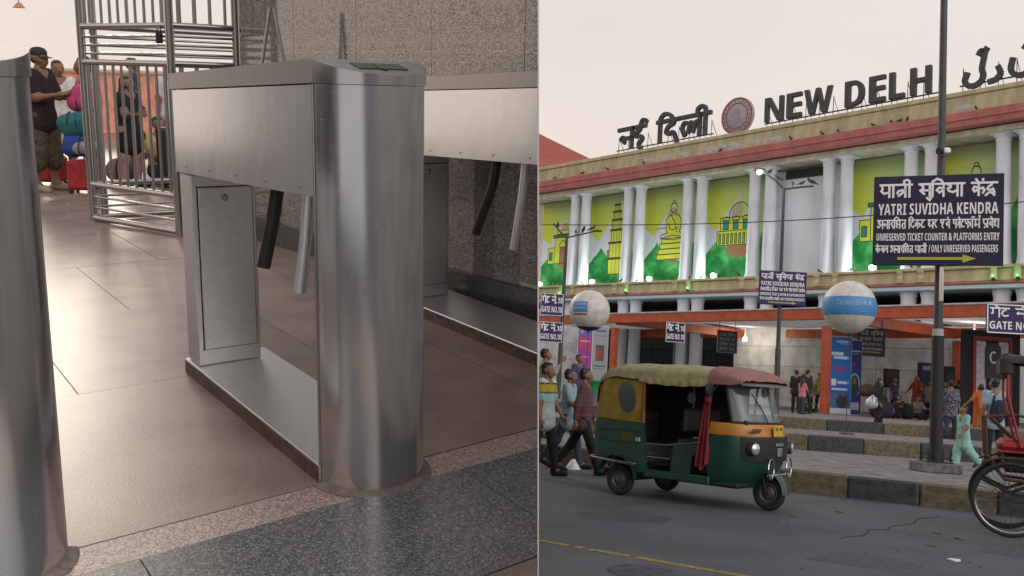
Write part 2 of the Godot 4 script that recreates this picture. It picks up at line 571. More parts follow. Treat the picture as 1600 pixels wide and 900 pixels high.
# Devanagari letters as pen strokes, tenths of the letter height; the head line runs along y = 10
const DEV := {
	"na": [8, "7,10 7,0|7,5 3,5 2,6 1,5 2,4 3,3"], "ii": [7, "4,10 4,8 1,7 1,5 5,5 6,3 3,1 5,-2|4,10 5,13 7,13 8,12"], "di": [11, "1,10 1,0|1,10 1,12 3,14 6,13 8,10|8,10 8,8 5,7 4,4 6,3 8,4 9,1 10,-2"],
	"lla": [14, "13,10 13,0|13,6 11,7 10,5 9,2|10,5 8,7 7,6 6,2|7,6 5,7 3,7 2,4 4,1"], "i_": [4, "2,10 2,0|2,10 2,13 0,14 -2,13 -2,11"], "ya": [8, "7,10 7,0|1,10 2,7 1,5 3,3 7,4"], "aa": [4, "2,10 2,0"],
	"tra": [8, "7,10 7,0|7,6 2,5 1,3|7,5 2,1"], "su": [9, "8,10 8,0|1,10 3,8 3,6 1,5 4,2|3,5 8,5|6,-1 8,-3 9,-1"], "vi": [11, "1,10 1,0|1,10 1,12 4,14 7,13 9,10|9,10 9,0|9,6 6,7 4,5 6,3 9,5"], "dha": [9, "8,10 8,0|1,9 3,9 3,7 1,6 2,4 5,3 8,5"],
	"ken": [10, "5,10 5,0|5,6 2,7 1,5 2,3 5,5 8,6 9,4 8,2|5,10 3,13|8,12 8,13"], "dra": [8, "4,10 4,8 2,7 1,5 3,4 5,5 6,2|3,3 0,0|3,3 6,0"], "a": [10, "9,10 9,0|1,8 4,9 4,6 2,6|4,6 5,3 2,1 0,3|5,5 9,5"], "ra": [6, "4,10 4,8 1,6 2,5 5,1"],
	"kshi": [12, "1,10 1,0|1,10 1,12 4,14 7,13 10,10|10,10 10,0|4,9 6,8 4,6 7,5 4,3 6,1|6,5 10,5"], "ta": [8, "7,10 7,0|7,6 3,6 2,3 4,0"], "tti": [10, "1,10 1,0|1,10 1,12 4,14 7,12 7,10|7,10 7,8 4,7 4,3 8,1 9,3"], "ka": [10, "5,10 5,0|5,6 2,7 1,5 2,3 5,5 8,6 9,4 8,2"],
	"tta": [7, "4,10 4,8 2,7 1,4 3,1 6,2"], "gha": [9, "8,10 8,0|1,9 3,8 1,6 3,5 1,4 3,2 8,4"], "e": [8, "1,10 2,6 5,6 6,10|5,6 3,3 5,0"], "van": [8, "7,10 7,0|7,6 4,7 2,5 4,3 7,5|4,12 5,13"], "ple": [12, "5,10 5,0|1,10 1,6 3,5 5,5|11,10 11,0|11,6 9,7 8,3|11,10 9,13"],
	"pha": [10, "5,10 5,0|1,10 1,6 3,5 5,5|5,6 8,7 9,4 8,2"], "rma": [9, "8,10 8,0|2,10 2,4 1,3 3,2|3,4 8,4|8,12 9,14 7,14"], "pra": [8, "7,10 7,0|1,10 1,6 3,4 7,5|6,3 2,0"], "ve": [8, "7,10 7,0|7,6 4,7 2,5 4,3 7,5|7,10 4,13"], "sha": [9, "8,10 8,0|2,9 4,8 3,6 1,7|3,6 2,3 5,2"],
	"la": [9, "8,10 8,0|8,6 6,7 5,4|6,6 3,7 1,5 2,2"], "va": [8, "7,10 7,0|7,6 4,7 2,5 4,3 7,5"], "ke": [10, "5,10 5,0|5,6 2,7 1,5 2,3 5,5 8,6 9,4 8,2|5,10 3,13"], "ge": [8, "7,10 7,0|2,10 2,4 1,4|7,10 4,13"], "nan": [8, "7,10 7,0|7,5 3,5 2,6 1,5 2,4|5,12 6,13"],
	"o_": [5, "2,10 2,0|1,13 3,12 5,13"],
}

# words as a list of lists of letters; set into the box (w, h) about t's origin
func hindi(mb: Mb, ws: Array, t: Transform3D, w: float, h: float, pen := 0.15, depth := 0.004) -> void:
	var total := 0.0
	for q in ws:
		for g in q: total += DEV[g][0]
		total += 5.0
	total -= 5.0
	var sx := w / total
	var sy := h / 17.0
	var x := -w * 0.5
	for q in ws:
		var x0 := x
		for g in q:
			for st in String(DEV[g][1]).split("|"):
				var p := []
				for s in st.split(" "):
					var k := s.split(",")
					p.append(Vector2(x + float(k[0]) * sx, (float(k[1]) - 6.0) * sy))
				mb.ribbon(p, pen * h, 0.0, depth, t)
			x += DEV[g][0] * sx
		mb.ribbon([Vector2(x0, 4.0 * sy), Vector2(x, 4.0 * sy)], pen * h, 0.0, depth * 1.05, t)
		x += 5.0 * sx

func lamp(p: Vector3, r: float, c: Color, glow: float, energy: float, called: String, parent: Node3D) -> void:
	var m := StandardMaterial3D.new()
	m.albedo_color = Color(0.9, 0.9, 0.9)
	m.emission_enabled = true
	m.emission = c
	m.emission_energy_multiplier = glow
	var b := Mb.new()
	b.ball(Vector3.ZERO, Vector3(r, r, r), 10, 6)
	put(called, b, m, parent, Transform3D(Basis(), p))
	var l := OmniLight3D.new()
	l.light_color = c
	l.light_energy = energy
	l.light_size = r
	l.omni_range = 40.0
	l.omni_attenuation = 2.0
	l.shadow_enabled = true
	hang(called + "_light", l, parent, Transform3D(Basis(), p + Vector3(0, 0, r * 0.2)))

# =====================================================================  textures and materials
func ramp(stops: Array) -> Gradient:
	var g := Gradient.new()
	var o := PackedFloat32Array(); var c := PackedColorArray()
	for s in stops:
		o.append(s[0]); c.append(s[1])
	g.offsets = o
	g.colors = c
	return g

func gray(x: float) -> Color:
	return Color(x, x, x)

func noise_tex(kind: int, freq: float, oct: int, g: Gradient, size := 512, normal := false, strength := 4.0, seed_ := 1) -> NoiseTexture2D:
	var f := FastNoiseLite.new()
	f.noise_type = kind
	f.frequency = freq
	f.fractal_octaves = oct
	f.seed = seed_
	if kind == FastNoiseLite.TYPE_CELLULAR:
		f.cellular_return_type = FastNoiseLite.RETURN_CELL_VALUE
	var t := NoiseTexture2D.new()
	t.width = size
	t.height = size
	t.seamless = true
	t.noise = f
	if g: t.color_ramp = g
	t.as_normal_map = normal
	t.bump_strength = strength
	return t

func cell_tex(cols: Array, freq: float, seed_: int) -> NoiseTexture2D:
	var st := []
	for i in cols.size(): st.append([float(i) / cols.size(), cols[i]])
	var g := ramp(st)
	g.interpolation_mode = Gradient.GRADIENT_INTERPOLATE_CONSTANT
	var t := noise_tex(FastNoiseLite.TYPE_CELLULAR, freq, 1, g, 512, false, 1.0, seed_)
	(t.noise as FastNoiseLite).fractal_type = FastNoiseLite.FRACTAL_NONE
	return t

func textures() -> void:
	var S := FastNoiseLite.TYPE_SIMPLEX_SMOOTH
	T.dirt = noise_tex(S, 0.008, 5, ramp([[0.1, gray(0.84)], [0.5, gray(0.95)], [0.85, gray(1.0)]]))
	T.grime = noise_tex(S, 0.012, 6, ramp([[0.15, gray(0.68)], [0.4, gray(0.88)], [0.75, gray(1.0)]]), 512, false, 1.0, 5)
	T.fine = noise_tex(S, 0.12, 3, ramp([[0.2, gray(0.76)], [0.8, gray(1.0)]]), 512, false, 1.0, 8)
	T.steel_rough = noise_tex(S, 0.02, 5, ramp([[0.15, gray(0.17)], [0.85, gray(0.28)]]), 512, false, 1.0, 11)
	T.steel_tone = noise_tex(S, 0.02, 5, ramp([[0.15, gray(0.97)], [0.8, gray(1.0)]]), 512, false, 1.0, 31)
	T.wave = noise_tex(S, 0.006, 2, null, 512, true, 6.0, 12)
	T.brush = noise_tex(S, 0.30, 2, null, 512, true, 2.0, 13)
	T.bumpy = noise_tex(S, 0.035, 5, null, 512, true, 8.0, 14)
	T.stucco = noise_tex(S, 0.15, 4, null, 512, true, 6.0, 15)
	T.cloth = noise_tex(S, 0.02, 3, null, 512, true, 10.0, 16)
	T.granite_wall = cell_tex([lin(0.06, 0.056, 0.053), lin(0.31, 0.285, 0.265), lin(0.16, 0.147, 0.138), lin(0.46, 0.44, 0.42), lin(0.22, 0.20, 0.185), lin(0.10, 0.095, 0.09), lin(0.38, 0.355, 0.335)], 0.16, 21)
	T.granite_pink = cell_tex([lin(0.42, 0.24, 0.21), lin(0.55, 0.45, 0.42), lin(0.16, 0.11, 0.10), lin(0.48, 0.33, 0.30), lin(0.62, 0.52, 0.48), lin(0.30, 0.17, 0.15)], 0.17, 22)
	T.granite_dark = cell_tex([lin(0.07, 0.072, 0.075), lin(0.16, 0.163, 0.165), lin(0.105, 0.108, 0.112), lin(0.26, 0.262, 0.262), lin(0.08, 0.083, 0.086), lin(0.13, 0.133, 0.136)], 0.16, 23)
	T.granite_red = cell_tex([lin(0.30, 0.212, 0.175), lin(0.36, 0.262, 0.22), lin(0.26, 0.18, 0.147), lin(0.32, 0.23, 0.19), lin(0.21, 0.142, 0.12)], 0.2, 24)
	T.asphalt = cell_tex([lin(0.094, 0.096, 0.107), lin(0.114, 0.116, 0.127), lin(0.085, 0.087, 0.097), lin(0.125, 0.127, 0.137), lin(0.103, 0.105, 0.115)], 0.2, 25)
	T.drips = drips(false)
	T.drips_rough = drips(true)
	T.checks = checks()
	T.blots = cell_tex([lin(0.02, 0.02, 0.04), lin(0.02, 0.02, 0.045), lin(0.30, 0.30, 0.36), lin(0.03, 0.03, 0.06)], 0.05, 27)
	T.camo = noise_tex(S, 0.02, 3, ramp([[0.3, gray(0.55)], [0.5, gray(1.0)], [0.7, gray(0.8)]]), 256, false, 1.0, 28)

# handled steel: faint run marks, wipes and small scuffs
func drips(rough: bool) -> ImageTexture:
	var r := RandomNumberGenerator.new()
	r.seed = 9
	var n := 512
	var px := PackedFloat32Array()
	px.resize(n * n)
	var nz := FastNoiseLite.new()
	nz.seed = 6
	nz.frequency = 0.009
	for y in n:
		for x in n: px[y * n + x] = 0.25 * nz.get_noise_2d(x * 2.2, y * 0.5)
	for k in 150:                     # runs
		var x0 := r.randf_range(0, n)
		var y0 := r.randi_range(0, n - 1)
		var l := r.randi_range(30, 190)
		var a := r.randf_range(-0.5, 0.7)
		var w := r.randi_range(1, 4)
		for j in l:
			var f := a * sin(PI * float(j) / l)
			var xx := int(x0 + 2.0 * sin(j * 0.05 + k))
			for q in w: px[((y0 + j) % n) * n + posmod(xx + q, n)] += f * 0.5
	for k in 260:                     # scuffs
		var p := Vector2(r.randf_range(0, n), r.randf_range(0, n))
		var d := Vector2.from_angle(r.randf_range(0, TAU))
		var bend := r.randf_range(-0.06, 0.06)
		for j in r.randi_range(5, 34):
			p += d
			d = d.rotated(bend)
			px[posmod(int(p.y), n) * n + posmod(int(p.x), n)] += 0.55
	var im := Image.create(n, n, false, Image.FORMAT_RGB8)
	for y in n:
		for x in n:
			var v := px[y * n + x]
			var g := clampf(0.21 + 0.13 * v, 0.12, 0.45) if rough else clampf(0.93 + 0.10 * v, 0.7, 1.0)
			im.set_pixel(x, y, Color(g, g, g))
	return ImageTexture.create_from_image(im)

func checks() -> ImageTexture:
	var im := Image.create(64, 64, false, Image.FORMAT_RGB8)
	im.fill(Color(0.20, 0.30, 0.38))
	for i in 4:
		im.fill_rect(Rect2i(i * 16, 0, 7, 64), Color(0.50, 0.22, 0.16))
	for j in 4:
		for i in 4:
			im.fill_rect(Rect2i(i * 16, j * 16, 16, 6), Color(0.42, 0.20, 0.17))
			im.fill_rect(Rect2i(i * 16 + 10, j * 16 + 9, 2, 2), Color(0.55, 0.50, 0.42))
		im.fill_rect(Rect2i(0, j * 16 + 11, 64, 2), Color(0.10, 0.13, 0.20))
	return ImageTexture.create_from_image(im)

func materials() -> void:
	var steel := mat(lin(0.80, 0.815, 0.83), 1.0, 1.0, "steel_tone", Vector3(5.0, 0.6, 5.0), "wave", 0.035)
	steel.albedo_texture = T.drips
	steel.roughness_texture = T.drips_rough
	steel.uv1_scale = Vector3(1.15, 0.9, 1.15)
	M.steel = steel
	var dull := mat(lin(0.80, 0.81, 0.82), 0.36, 1.0, "steel_tone", Vector3(2.0, 2.0, 2.0), "brush", 0.10)
	M.steel_plate = dull
	M.steel_dark = mat(lin(0.46, 0.44, 0.425), 0.40, 1.0, "steel_tone", Vector3(1.5, 0.4, 1.5), "brush", 0.1)
	M.tube = mat(lin(0.44, 0.43, 0.41), 0.22, 1.0)
	M.arm_dark = mat(lin(0.035, 0.032, 0.03), 0.35, 0.4)
	M.arm_light = mat(lin(0.70, 0.71, 0.73), 0.33, 0.9)
	M.screen = mat(lin(0.02, 0.05, 0.02), 0.15)
	M.joint = mat(lin(0.02, 0.02, 0.02), 0.8)
	M.mortar = mat(lin(0.24, 0.19, 0.17), 0.9, 0.0, "grime", Vector3(3, 3, 3))
	var gw := mat(Color.WHITE, 0.07, 0.30, "granite_wall", Vector3(2.2, 2.2, 2.2))
	gw.metallic_specular = 0.9
	M.granite_wall = gw
	M.granite_pink = mat(Color(0.93, 0.93, 0.93), 0.45, 0.0, "granite_pink", Vector3(2.6, 2.6, 2.6), "stucco", 0.2)
	M.granite_dark = mat(Color.WHITE, 0.27, 0.0, "granite_dark", Vector3(2.4, 2.4, 2.4))
	M.granite_red = mat(Color(1.0, 1.0, 1.0), 0.42, 0.0, "granite_red", Vector3(3.6, 3.6, 3.6), "bumpy", 0.06)
	M.granite_red.detail_enabled = true
	M.granite_red.detail_blend_mode = BaseMaterial3D.BLEND_MODE_MUL
	M.granite_red.detail_albedo = T.dirt
	M.granite_red.detail_uv_layer = BaseMaterial3D.DETAIL_UV_2
	M.granite_red.uv2_triplanar = true
	M.granite_red.uv2_scale = Vector3(0.55, 0.55, 0.55)
	M.granite_red.metallic_specular = 0.6
	M.skirting = mat(Color(0.75, 0.75, 0.75), 0.25, 0.0, "granite_dark", Vector3(2.4, 2.4, 2.4))
	M.brown_stone = mat(lin(0.54, 0.52, 0.51), 0.4, 0.0, "dirt")
	M.plaster = mat(lin(0.72, 0.70, 0.67), 0.9, 0.0, "dirt", Vector3(0.6, 0.6, 0.6))
	M.hoarding = mat(lin(0.56, 0.54, 0.53), 0.6, 0.0, "dirt")
	M.orange_wall = mat(lin(0.85, 0.36, 0.25), 0.7, 0.0, "dirt")
	# street
	M.asphalt = mat(Color.WHITE, 0.82, 0.0, "asphalt", Vector3(1.7, 1.7, 1.7), "stucco", 0.5)
	M.asphalt.detail_enabled = true
	M.asphalt.detail_blend_mode = BaseMaterial3D.BLEND_MODE_MUL
	M.asphalt.detail_albedo = T.dirt
	M.asphalt.detail_uv_layer = BaseMaterial3D.DETAIL_UV_2
	M.asphalt.uv2_triplanar = true
	M.asphalt.uv2_scale = Vector3(0.16, 0.16, 0.16)
	M.pave = mat(lin(0.20, 0.195, 0.19), 0.9, 0.0, "grime", Vector3(0.35, 0.35, 0.35), "stucco", 0.4)
	M.kerb_dark = mat(lin(0.07, 0.07, 0.082), 0.85, 0.0, "grime", Vector3(1.1, 1.1, 1.1), "bumpy", 0.5)
	M.kerb_yellow = mat(lin(0.17, 0.145, 0.09), 0.85, 0.0, "grime", Vector3(1.1, 1.1, 1.1), "bumpy", 0.5)
	M.concrete = mat(lin(0.16, 0.155, 0.15), 0.9, 0.0, "grime", Vector3(1.2, 1.2, 1.2), "stucco", 0.4)
	M.line_yellow = mat(lin(0.32, 0.24, 0.07), 0.85, 0.0, "grime", Vector3(2.2, 2.2, 2.2))
	M.cream = mat(lin(0.52, 0.46, 0.28), 0.85, 0.0, "dirt", Vector3(0.30, 0.12, 0.30))
	M.cream_pale = mat(lin(0.60, 0.57, 0.45), 0.85, 0.0, "dirt", Vector3(0.3, 0.3, 0.3))
	M.band_red = mat(lin(0.44, 0.155, 0.14), 0.8, 0.0, "dirt", Vector3(0.3, 0.10, 0.3))
	M.column = mat(lin(0.74, 0.78, 0.87), 0.7, 0.0, "dirt", Vector3(0.25, 0.04, 0.25))
	M.blank = mat(lin(0.78, 0.86, 0.95), 0.8, 0.0, "dirt", Vector3(0.08, 0.02, 0.08))
	M.teal = mat(lin(0.42, 0.55, 0.58), 0.6)
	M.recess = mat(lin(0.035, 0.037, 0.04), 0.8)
	M.shop_wall = mat(lin(0.58, 0.59, 0.60), 0.65, 0.0, "dirt", Vector3(0.25, 0.25, 0.25))
	M.orange = mat(lin(0.46, 0.085, 0.03), 0.55, 0.0, "dirt", Vector3(0.4, 0.4, 0.4))
	M.fabric_white = mat(lin(0.68, 0.66, 0.68), 0.9, 0.0, "dirt", Vector3(0.3, 0.3, 0.3))
	M.fabric_white.backlight_enabled = true
	M.fabric_white.backlight = Color(0.8, 0.8, 0.8)
	M.letter = mat(lin(0.045, 0.05, 0.052), 0.6)
	M.navy = mat(lin(0.014, 0.011, 0.045), 0.75, 0.0, "dirt")
	M.purple = mat(lin(0.03, 0.018, 0.105), 0.7, 0.0, "dirt")
	M.sign_black = mat(lin(0.03, 0.03, 0.04), 0.5)
	M.white = mat(lin(0.72, 0.72, 0.74), 0.6)
	M.arrow = mat(lin(0.36, 0.37, 0.05), 0.6)
	M.pole = mat(lin(0.055, 0.06, 0.068), 0.55, 0.2, "dirt", Vector3(1, 0.4, 1))
	M.black = mat(lin(0.012, 0.012, 0.014), 0.7)
	M.rubber = mat(lin(0.018, 0.018, 0.018), 0.85)
	M.chrome = mat(lin(0.62, 0.62, 0.62), 0.18, 1.0)
	M.red_roof = mat(lin(0.48, 0.14, 0.11), 0.8, 0.0, "dirt")
	M.balloon = mat(lin(0.64, 0.61, 0.55), 0.5, 0.0, "dirt")
	M.balloon_blue = mat(lin(0.05, 0.22, 0.48), 0.5)
	# vehicles
	M.auto_green = mat(lin(0.006, 0.055, 0.038), 0.32, 0.0, "dirt", Vector3(1.2, 1.2, 1.2))
	M.auto_green.clearcoat_enabled = true
	M.auto_green.clearcoat = 0.5
	M.auto_yellow = mat(lin(0.30, 0.21, 0.03), 0.6, 0.0, "dirt", Vector3(0.9, 0.9, 0.9), "cloth", 0.12)
	M.canvas = mat(lin(0.36, 0.32, 0.16), 0.85, 0.0, "dirt", Vector3(1.2, 1.2, 1.2), "cloth", 0.22)
	M.canvas_red = mat(lin(0.28, 0.125, 0.10), 0.7, 0.0, "dirt", Vector3(1.6, 1.6, 1.6), "cloth", 0.22)
	M.auto_orange = mat(lin(0.48, 0.20, 0.03), 0.4, 0.0, "dirt")
	M.plate_yellow = mat(lin(0.50, 0.36, 0.03), 0.5)
	M.red_cloth = mat(lin(0.20, 0.018, 0.022), 0.9, 0.0, "dirt", Vector3(2, 2, 2), "cloth", 0.9)
	M.seat_grey = mat(lin(0.075, 0.075, 0.08), 0.6, 0.0, "dirt")
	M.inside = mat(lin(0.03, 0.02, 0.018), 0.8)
	var gl := StandardMaterial3D.new()
	gl.albedo_color = Color(0.75, 0.85, 0.88, 0.16)
	gl.transparency = BaseMaterial3D.TRANSPARENCY_ALPHA
	gl.roughness = 0.04
	M.glass = gl
	M.lens = mat(lin(0.55, 0.57, 0.58), 0.08, 0.6)
	M.red_paint = mat(lin(0.27, 0.022, 0.02), 0.4, 0.0, "dirt", Vector3(2, 2, 2))
	M.rust = mat(lin(0.12, 0.05, 0.035), 0.7, 0.3, "grime", Vector3(3, 3, 3))
	M.red_seat = mat(lin(0.36, 0.03, 0.03), 0.5, 0.0, "dirt", Vector3(2, 2, 2))
	M.hood = mat(lin(0.035, 0.028, 0.026), 0.85, 0.0, "dirt")
	M.skin = mat(Color.WHITE, 0.6)
	M.skin.vertex_color_use_as_albedo = true
	M.hair = mat(lin(0.012, 0.010, 0.009), 0.55)
	M.suitcase_red = mat(lin(0.42, 0.03, 0.03), 0.5, 0.0, "dirt", Vector3(2, 2, 2))
	M.bin_green = mat(lin(0.03, 0.30, 0.12), 0.5, 0.0, "dirt")

func cloth(r: float, g: float, b: float, tex := "dirt", sc := 2.5) -> StandardMaterial3D:
	var key := "c%.3f_%.3f_%.3f%s" % [r, g, b, tex]
	if not M.has(key):
		M[key] = mat(lin(r, g, b), 0.9, 0.0, tex, Vector3(sc, sc, sc), "cloth", 0.6)
	return M[key]

# =====================================================================  the hall (left)
func hplane() -> Plane:          # the hoarding's plane in hall coordinates; the hall lies on its negative side
	var inv := HALL.affine_inverse()
	return Plane((inv.basis * CAMT.basis.x).normalized(), inv * (CAMT.origin - CAMT.basis.x * 0.0016))

func cut(mb: Mb, t := Transform3D.IDENTITY) -> Mb:     # t: the mesh's place in the hall
	return mb.clipped(t.affine_inverse() * hplane())

func partition() -> void:
	var b := Mb.new()
	b.box(Vector3(0, 0.6, -5.2), Vector3(0.003, 4.6, 6.2))
	for z in [-3.6, -5.2, -6.8, -8.2]:
		b.box(Vector3(0, 0.6, z), Vector3(0.0045, 4.6, 0.05))
	var o := put("hoarding", b, M.hoarding, null, CAMT)
	tag(o, "thin pale sheet metal hoarding seen edge on between hall and street", "hoarding")

func plan(a: Array) -> PackedVector2Array:       # [x, ahead, ...] to plan points (x, -ahead)
	var p := PackedVector2Array()
	for i in range(0, a.size(), 2): p.append(Vector2(a[i], -a[i + 1]))
	return p

func hall_setting() -> void:
	var fl := struct(hang("hall_floor", Node3D.new(), null, HALL))
	var bed := Mb.new()
	bed.slab(plan([-13.0, 0.7, 2.0, 0.7, 2.0, 26.0, -13.0, 26.0]), -0.25, -0.004)
	put("mortar_bed", cut(bed), M.mortar, fl)
	# axes of the paving: along the turnstiles and across them
	var a := Vector2(0.597, -0.802)
	var s := Vector2(0.77, 0.638)
	var o := Vector2(-0.56, 3.13)
	# pink strip, dark strip and red field in front of the turnstile row: distances along -a from the band's line
	var line := Vector2(0.014, 3.622)
	var reds := [M.granite_red, M.granite_red.duplicate(), M.granite_red.duplicate()]
	reds[1].albedo_color = Color(0.93, 0.93, 0.945)
	reds[2].albedo_color = Color(0.97, 0.955, 0.94)
	var lay := func(called: String, d0: float, d1: float, w: float, off: float, m: Material, top: float, from: float, to: float) -> void:
		var x := from + off
		while x < to:
			var g := 0.0022
			var q := []
			for k in [[x + g, d0 + g * 0.5], [x + w - g, d0 + g * 0.5], [x + w - g, d1 - g * 0.5], [x + g, d1 - g * 0.5]]:
				q.append(line + s * k[0] + a * k[1])
			var pl := PackedVector2Array()
			var near := false
			for p in q:
				pl.append(Vector2(p.x, -p.y))
			var mid: Vector2 = (q[0] + q[2]) * 0.5
			var b := Mb.new()
			b.slab(pl, -0.05, top + rng.randf_range(-0.0012, 0.0012))
			var c := cut(b)
			var mm := m
			if m == M.granite_red: mm = reds[rng.randi() % 3]
			if not c.v.is_empty() and mid.x > -12.5 and mid.x < 1.5 and mid.y > 1.2 and mid.y < 24.0 and absf(mid.x) < 0.62 * mid.y + 1.2:
				put(called, c, mm, fl)
			x += w
	lay.call("slab", 0.0, 0.165, 1.9, 0.0, M.granite_pink, 0.0, -7.6, 4.0)
	lay.call("slab", 0.168, 0.82, 1.10, 0.62, M.granite_dark, 0.0, -4.4, 3.0)
	lay.call("slab", 0.823, 2.2, 1.3, 0.3, M.granite_red, 0.0, -4.0, 3.0)
	var d := -0.003
	var row := 0
	while d > -19.0:
		var len_ := 1.42
		lay.call("slab", d - len_, d, 1.12, 0.28 if row % 2 == 0 else 0.84, M.granite_red, 0.0, -15.7, 7.8)
		d -= len_
		row += 1
	# polished granite wall on the right, its panels and skirting
	var w0 := Vector2(-2.46, 7.985)
	var w1 := Vector2(0.25, 5.08)
	var wd := (w1 - w0).normalized()
	var wn := Vector2(-wd.y, wd.x)
	if wn.y < 0.0: wn = -wn
	var wall := struct(hang("granite_wall", Node3D.new(), null, HALL))
	var core := Mb.new()
	var q0 := w0 + wn * 0.03; var q1 := w1 + wn * 0.03
	core.slab(plan([q0.x, q0.y, q1.x, q1.y, q1.x + wn.x * 0.25, q1.y + wn.y * 0.25, q0.x + wn.x * 0.25, q0.y + wn.y * 0.25]), -0.2, 3.6)
	put("core", cut(core), M.mortar, wall)
	var x := 0.0
	var total := w0.distance_to(w1)
	for y in [[0.18, 0.9], [0.903, 2.2], [2.203, 3.6]]:
		x = 0.0
		while x < total:
			var e := minf(x + 0.86, total)
			var p0 := w0 + wd * (x + 0.0015); var p1 := w0 + wd * (e - 0.0015)
			var b := Mb.new()
			var k := rng.randf_range(0.0, 0.0015)
			b.slab(plan([p0.x + wn.x * k, p0.y + wn.y * k, p1.x, p1.y, p1.x + wn.x * 0.029, p1.y + wn.y * 0.029, p0.x + wn.x * 0.029, p0.y + wn.y * 0.029]), y[0], y[1])
			var c := cut(b)
			if not c.v.is_empty(): put("panel", c, M.granite_wall, wall)
			x = e
	var sk := Mb.new()
	var s0 := w0 - wn * 0.03; var s1 := w1 - wn * 0.03
	sk.slab(plan([s0.x, s0.y, s1.x, s1.y, s1.x + wn.x * 0.055, s1.y + wn.y * 0.055, s0.x + wn.x * 0.055, s0.y + wn.y * 0.055]), -0.01, 0.178)
	put("skirting", cut(sk), M.skirting, wall)
	# left wall of the hall, and outside, behind the viewer: pale forecourt paving and the white block across it
	var lw := Mb.new()
	lw.slab(plan([-4.7, 0.9, -4.35, 0.9, -4.35, 5.75, -4.7, 5.75]), -0.2, 3.3)
	struct(put("left_wall", lw, M.brown_stone, null, HALL))
	var ap := Mb.new()
	ap.slab(plan([-9.0, -0.5, -0.15, -0.5, -0.15, -8.8, -9.0, -8.8]), -0.1, 0.02)
	struct(put("pale_paving", ap, M.plaster))
	var ob := thing("white_block", "white block across the paving behind the viewer, outside the photo", "building", spot(STREET, -4.2, 0, -9.2))
	box1("wall", Vector3(0, 2.6, 0), Vector3(7.6, 5.2, 0.5), 0.02, M.plaster, ob)
	box1("coping", Vector3(0, 5.28, 0), Vector3(7.8, 0.16, 0.7), 0.02, M.concrete, ob)
	for wx in [-2.6, 0.2, 2.6]:
		box1("window", Vector3(wx, 2.4, -0.26), Vector3(0.9, 1.5, 0.06), 0.01, M.recess, ob)
	# far orange wall beyond the travellers
	var ow := thing("low_wall", "low orange wall far behind the waiting travellers", "wall", spot(HALL, -8.9, 0, 20.5))
	box1("wall_face", Vector3(0, 0.62, 0), Vector3(16, 1.25, 0.25), 0.02, M.orange_wall, ow)
	box1("coping", Vector3(0, 1.29, 0), Vector3(16.1, 0.08, 0.35), 0.02, mat(lin(0.6, 0.45, 0.35), 0.8), ow)
	# hanging lamp fitting at the far left
	var hl := thing("hanging_lamp", "small orange lamp shade hanging far behind at the upper left", "lamp", spot(HALL, -5.3, 1.92, 10.0))
	var b2 := Mb.new()
	b2.lathe([Vector2(0.0, 0.05), Vector2(0.02, 0.05), Vector2(0.05, 0.01), Vector2(0.06, 0.0)], Transform3D.IDENTITY, 14)
	put("shade", b2, mat(lin(0.5, 0.22, 0.08), 0.6), hl)
	var b3 := Mb.new()
	b3.cyl(Vector3(0, 0.05, 0), Vector3(0, 1.75, 0), 0.004, 0.004, 6)
	put("cord", b3, M.black, hl)
	var bm := Mb.new()
	bm.cyl(Vector3(-1.5, -1.92, 0), Vector3(-1.5, 1.80, 0), 0.05, 0.04, 10)
	bm.cyl(Vector3(-1.5, 1.77, 0), Vector3(0.05, 1.77, 0), 0.03, 0.03, 10)
	put("bracket_post", bm, M.tube, hl)

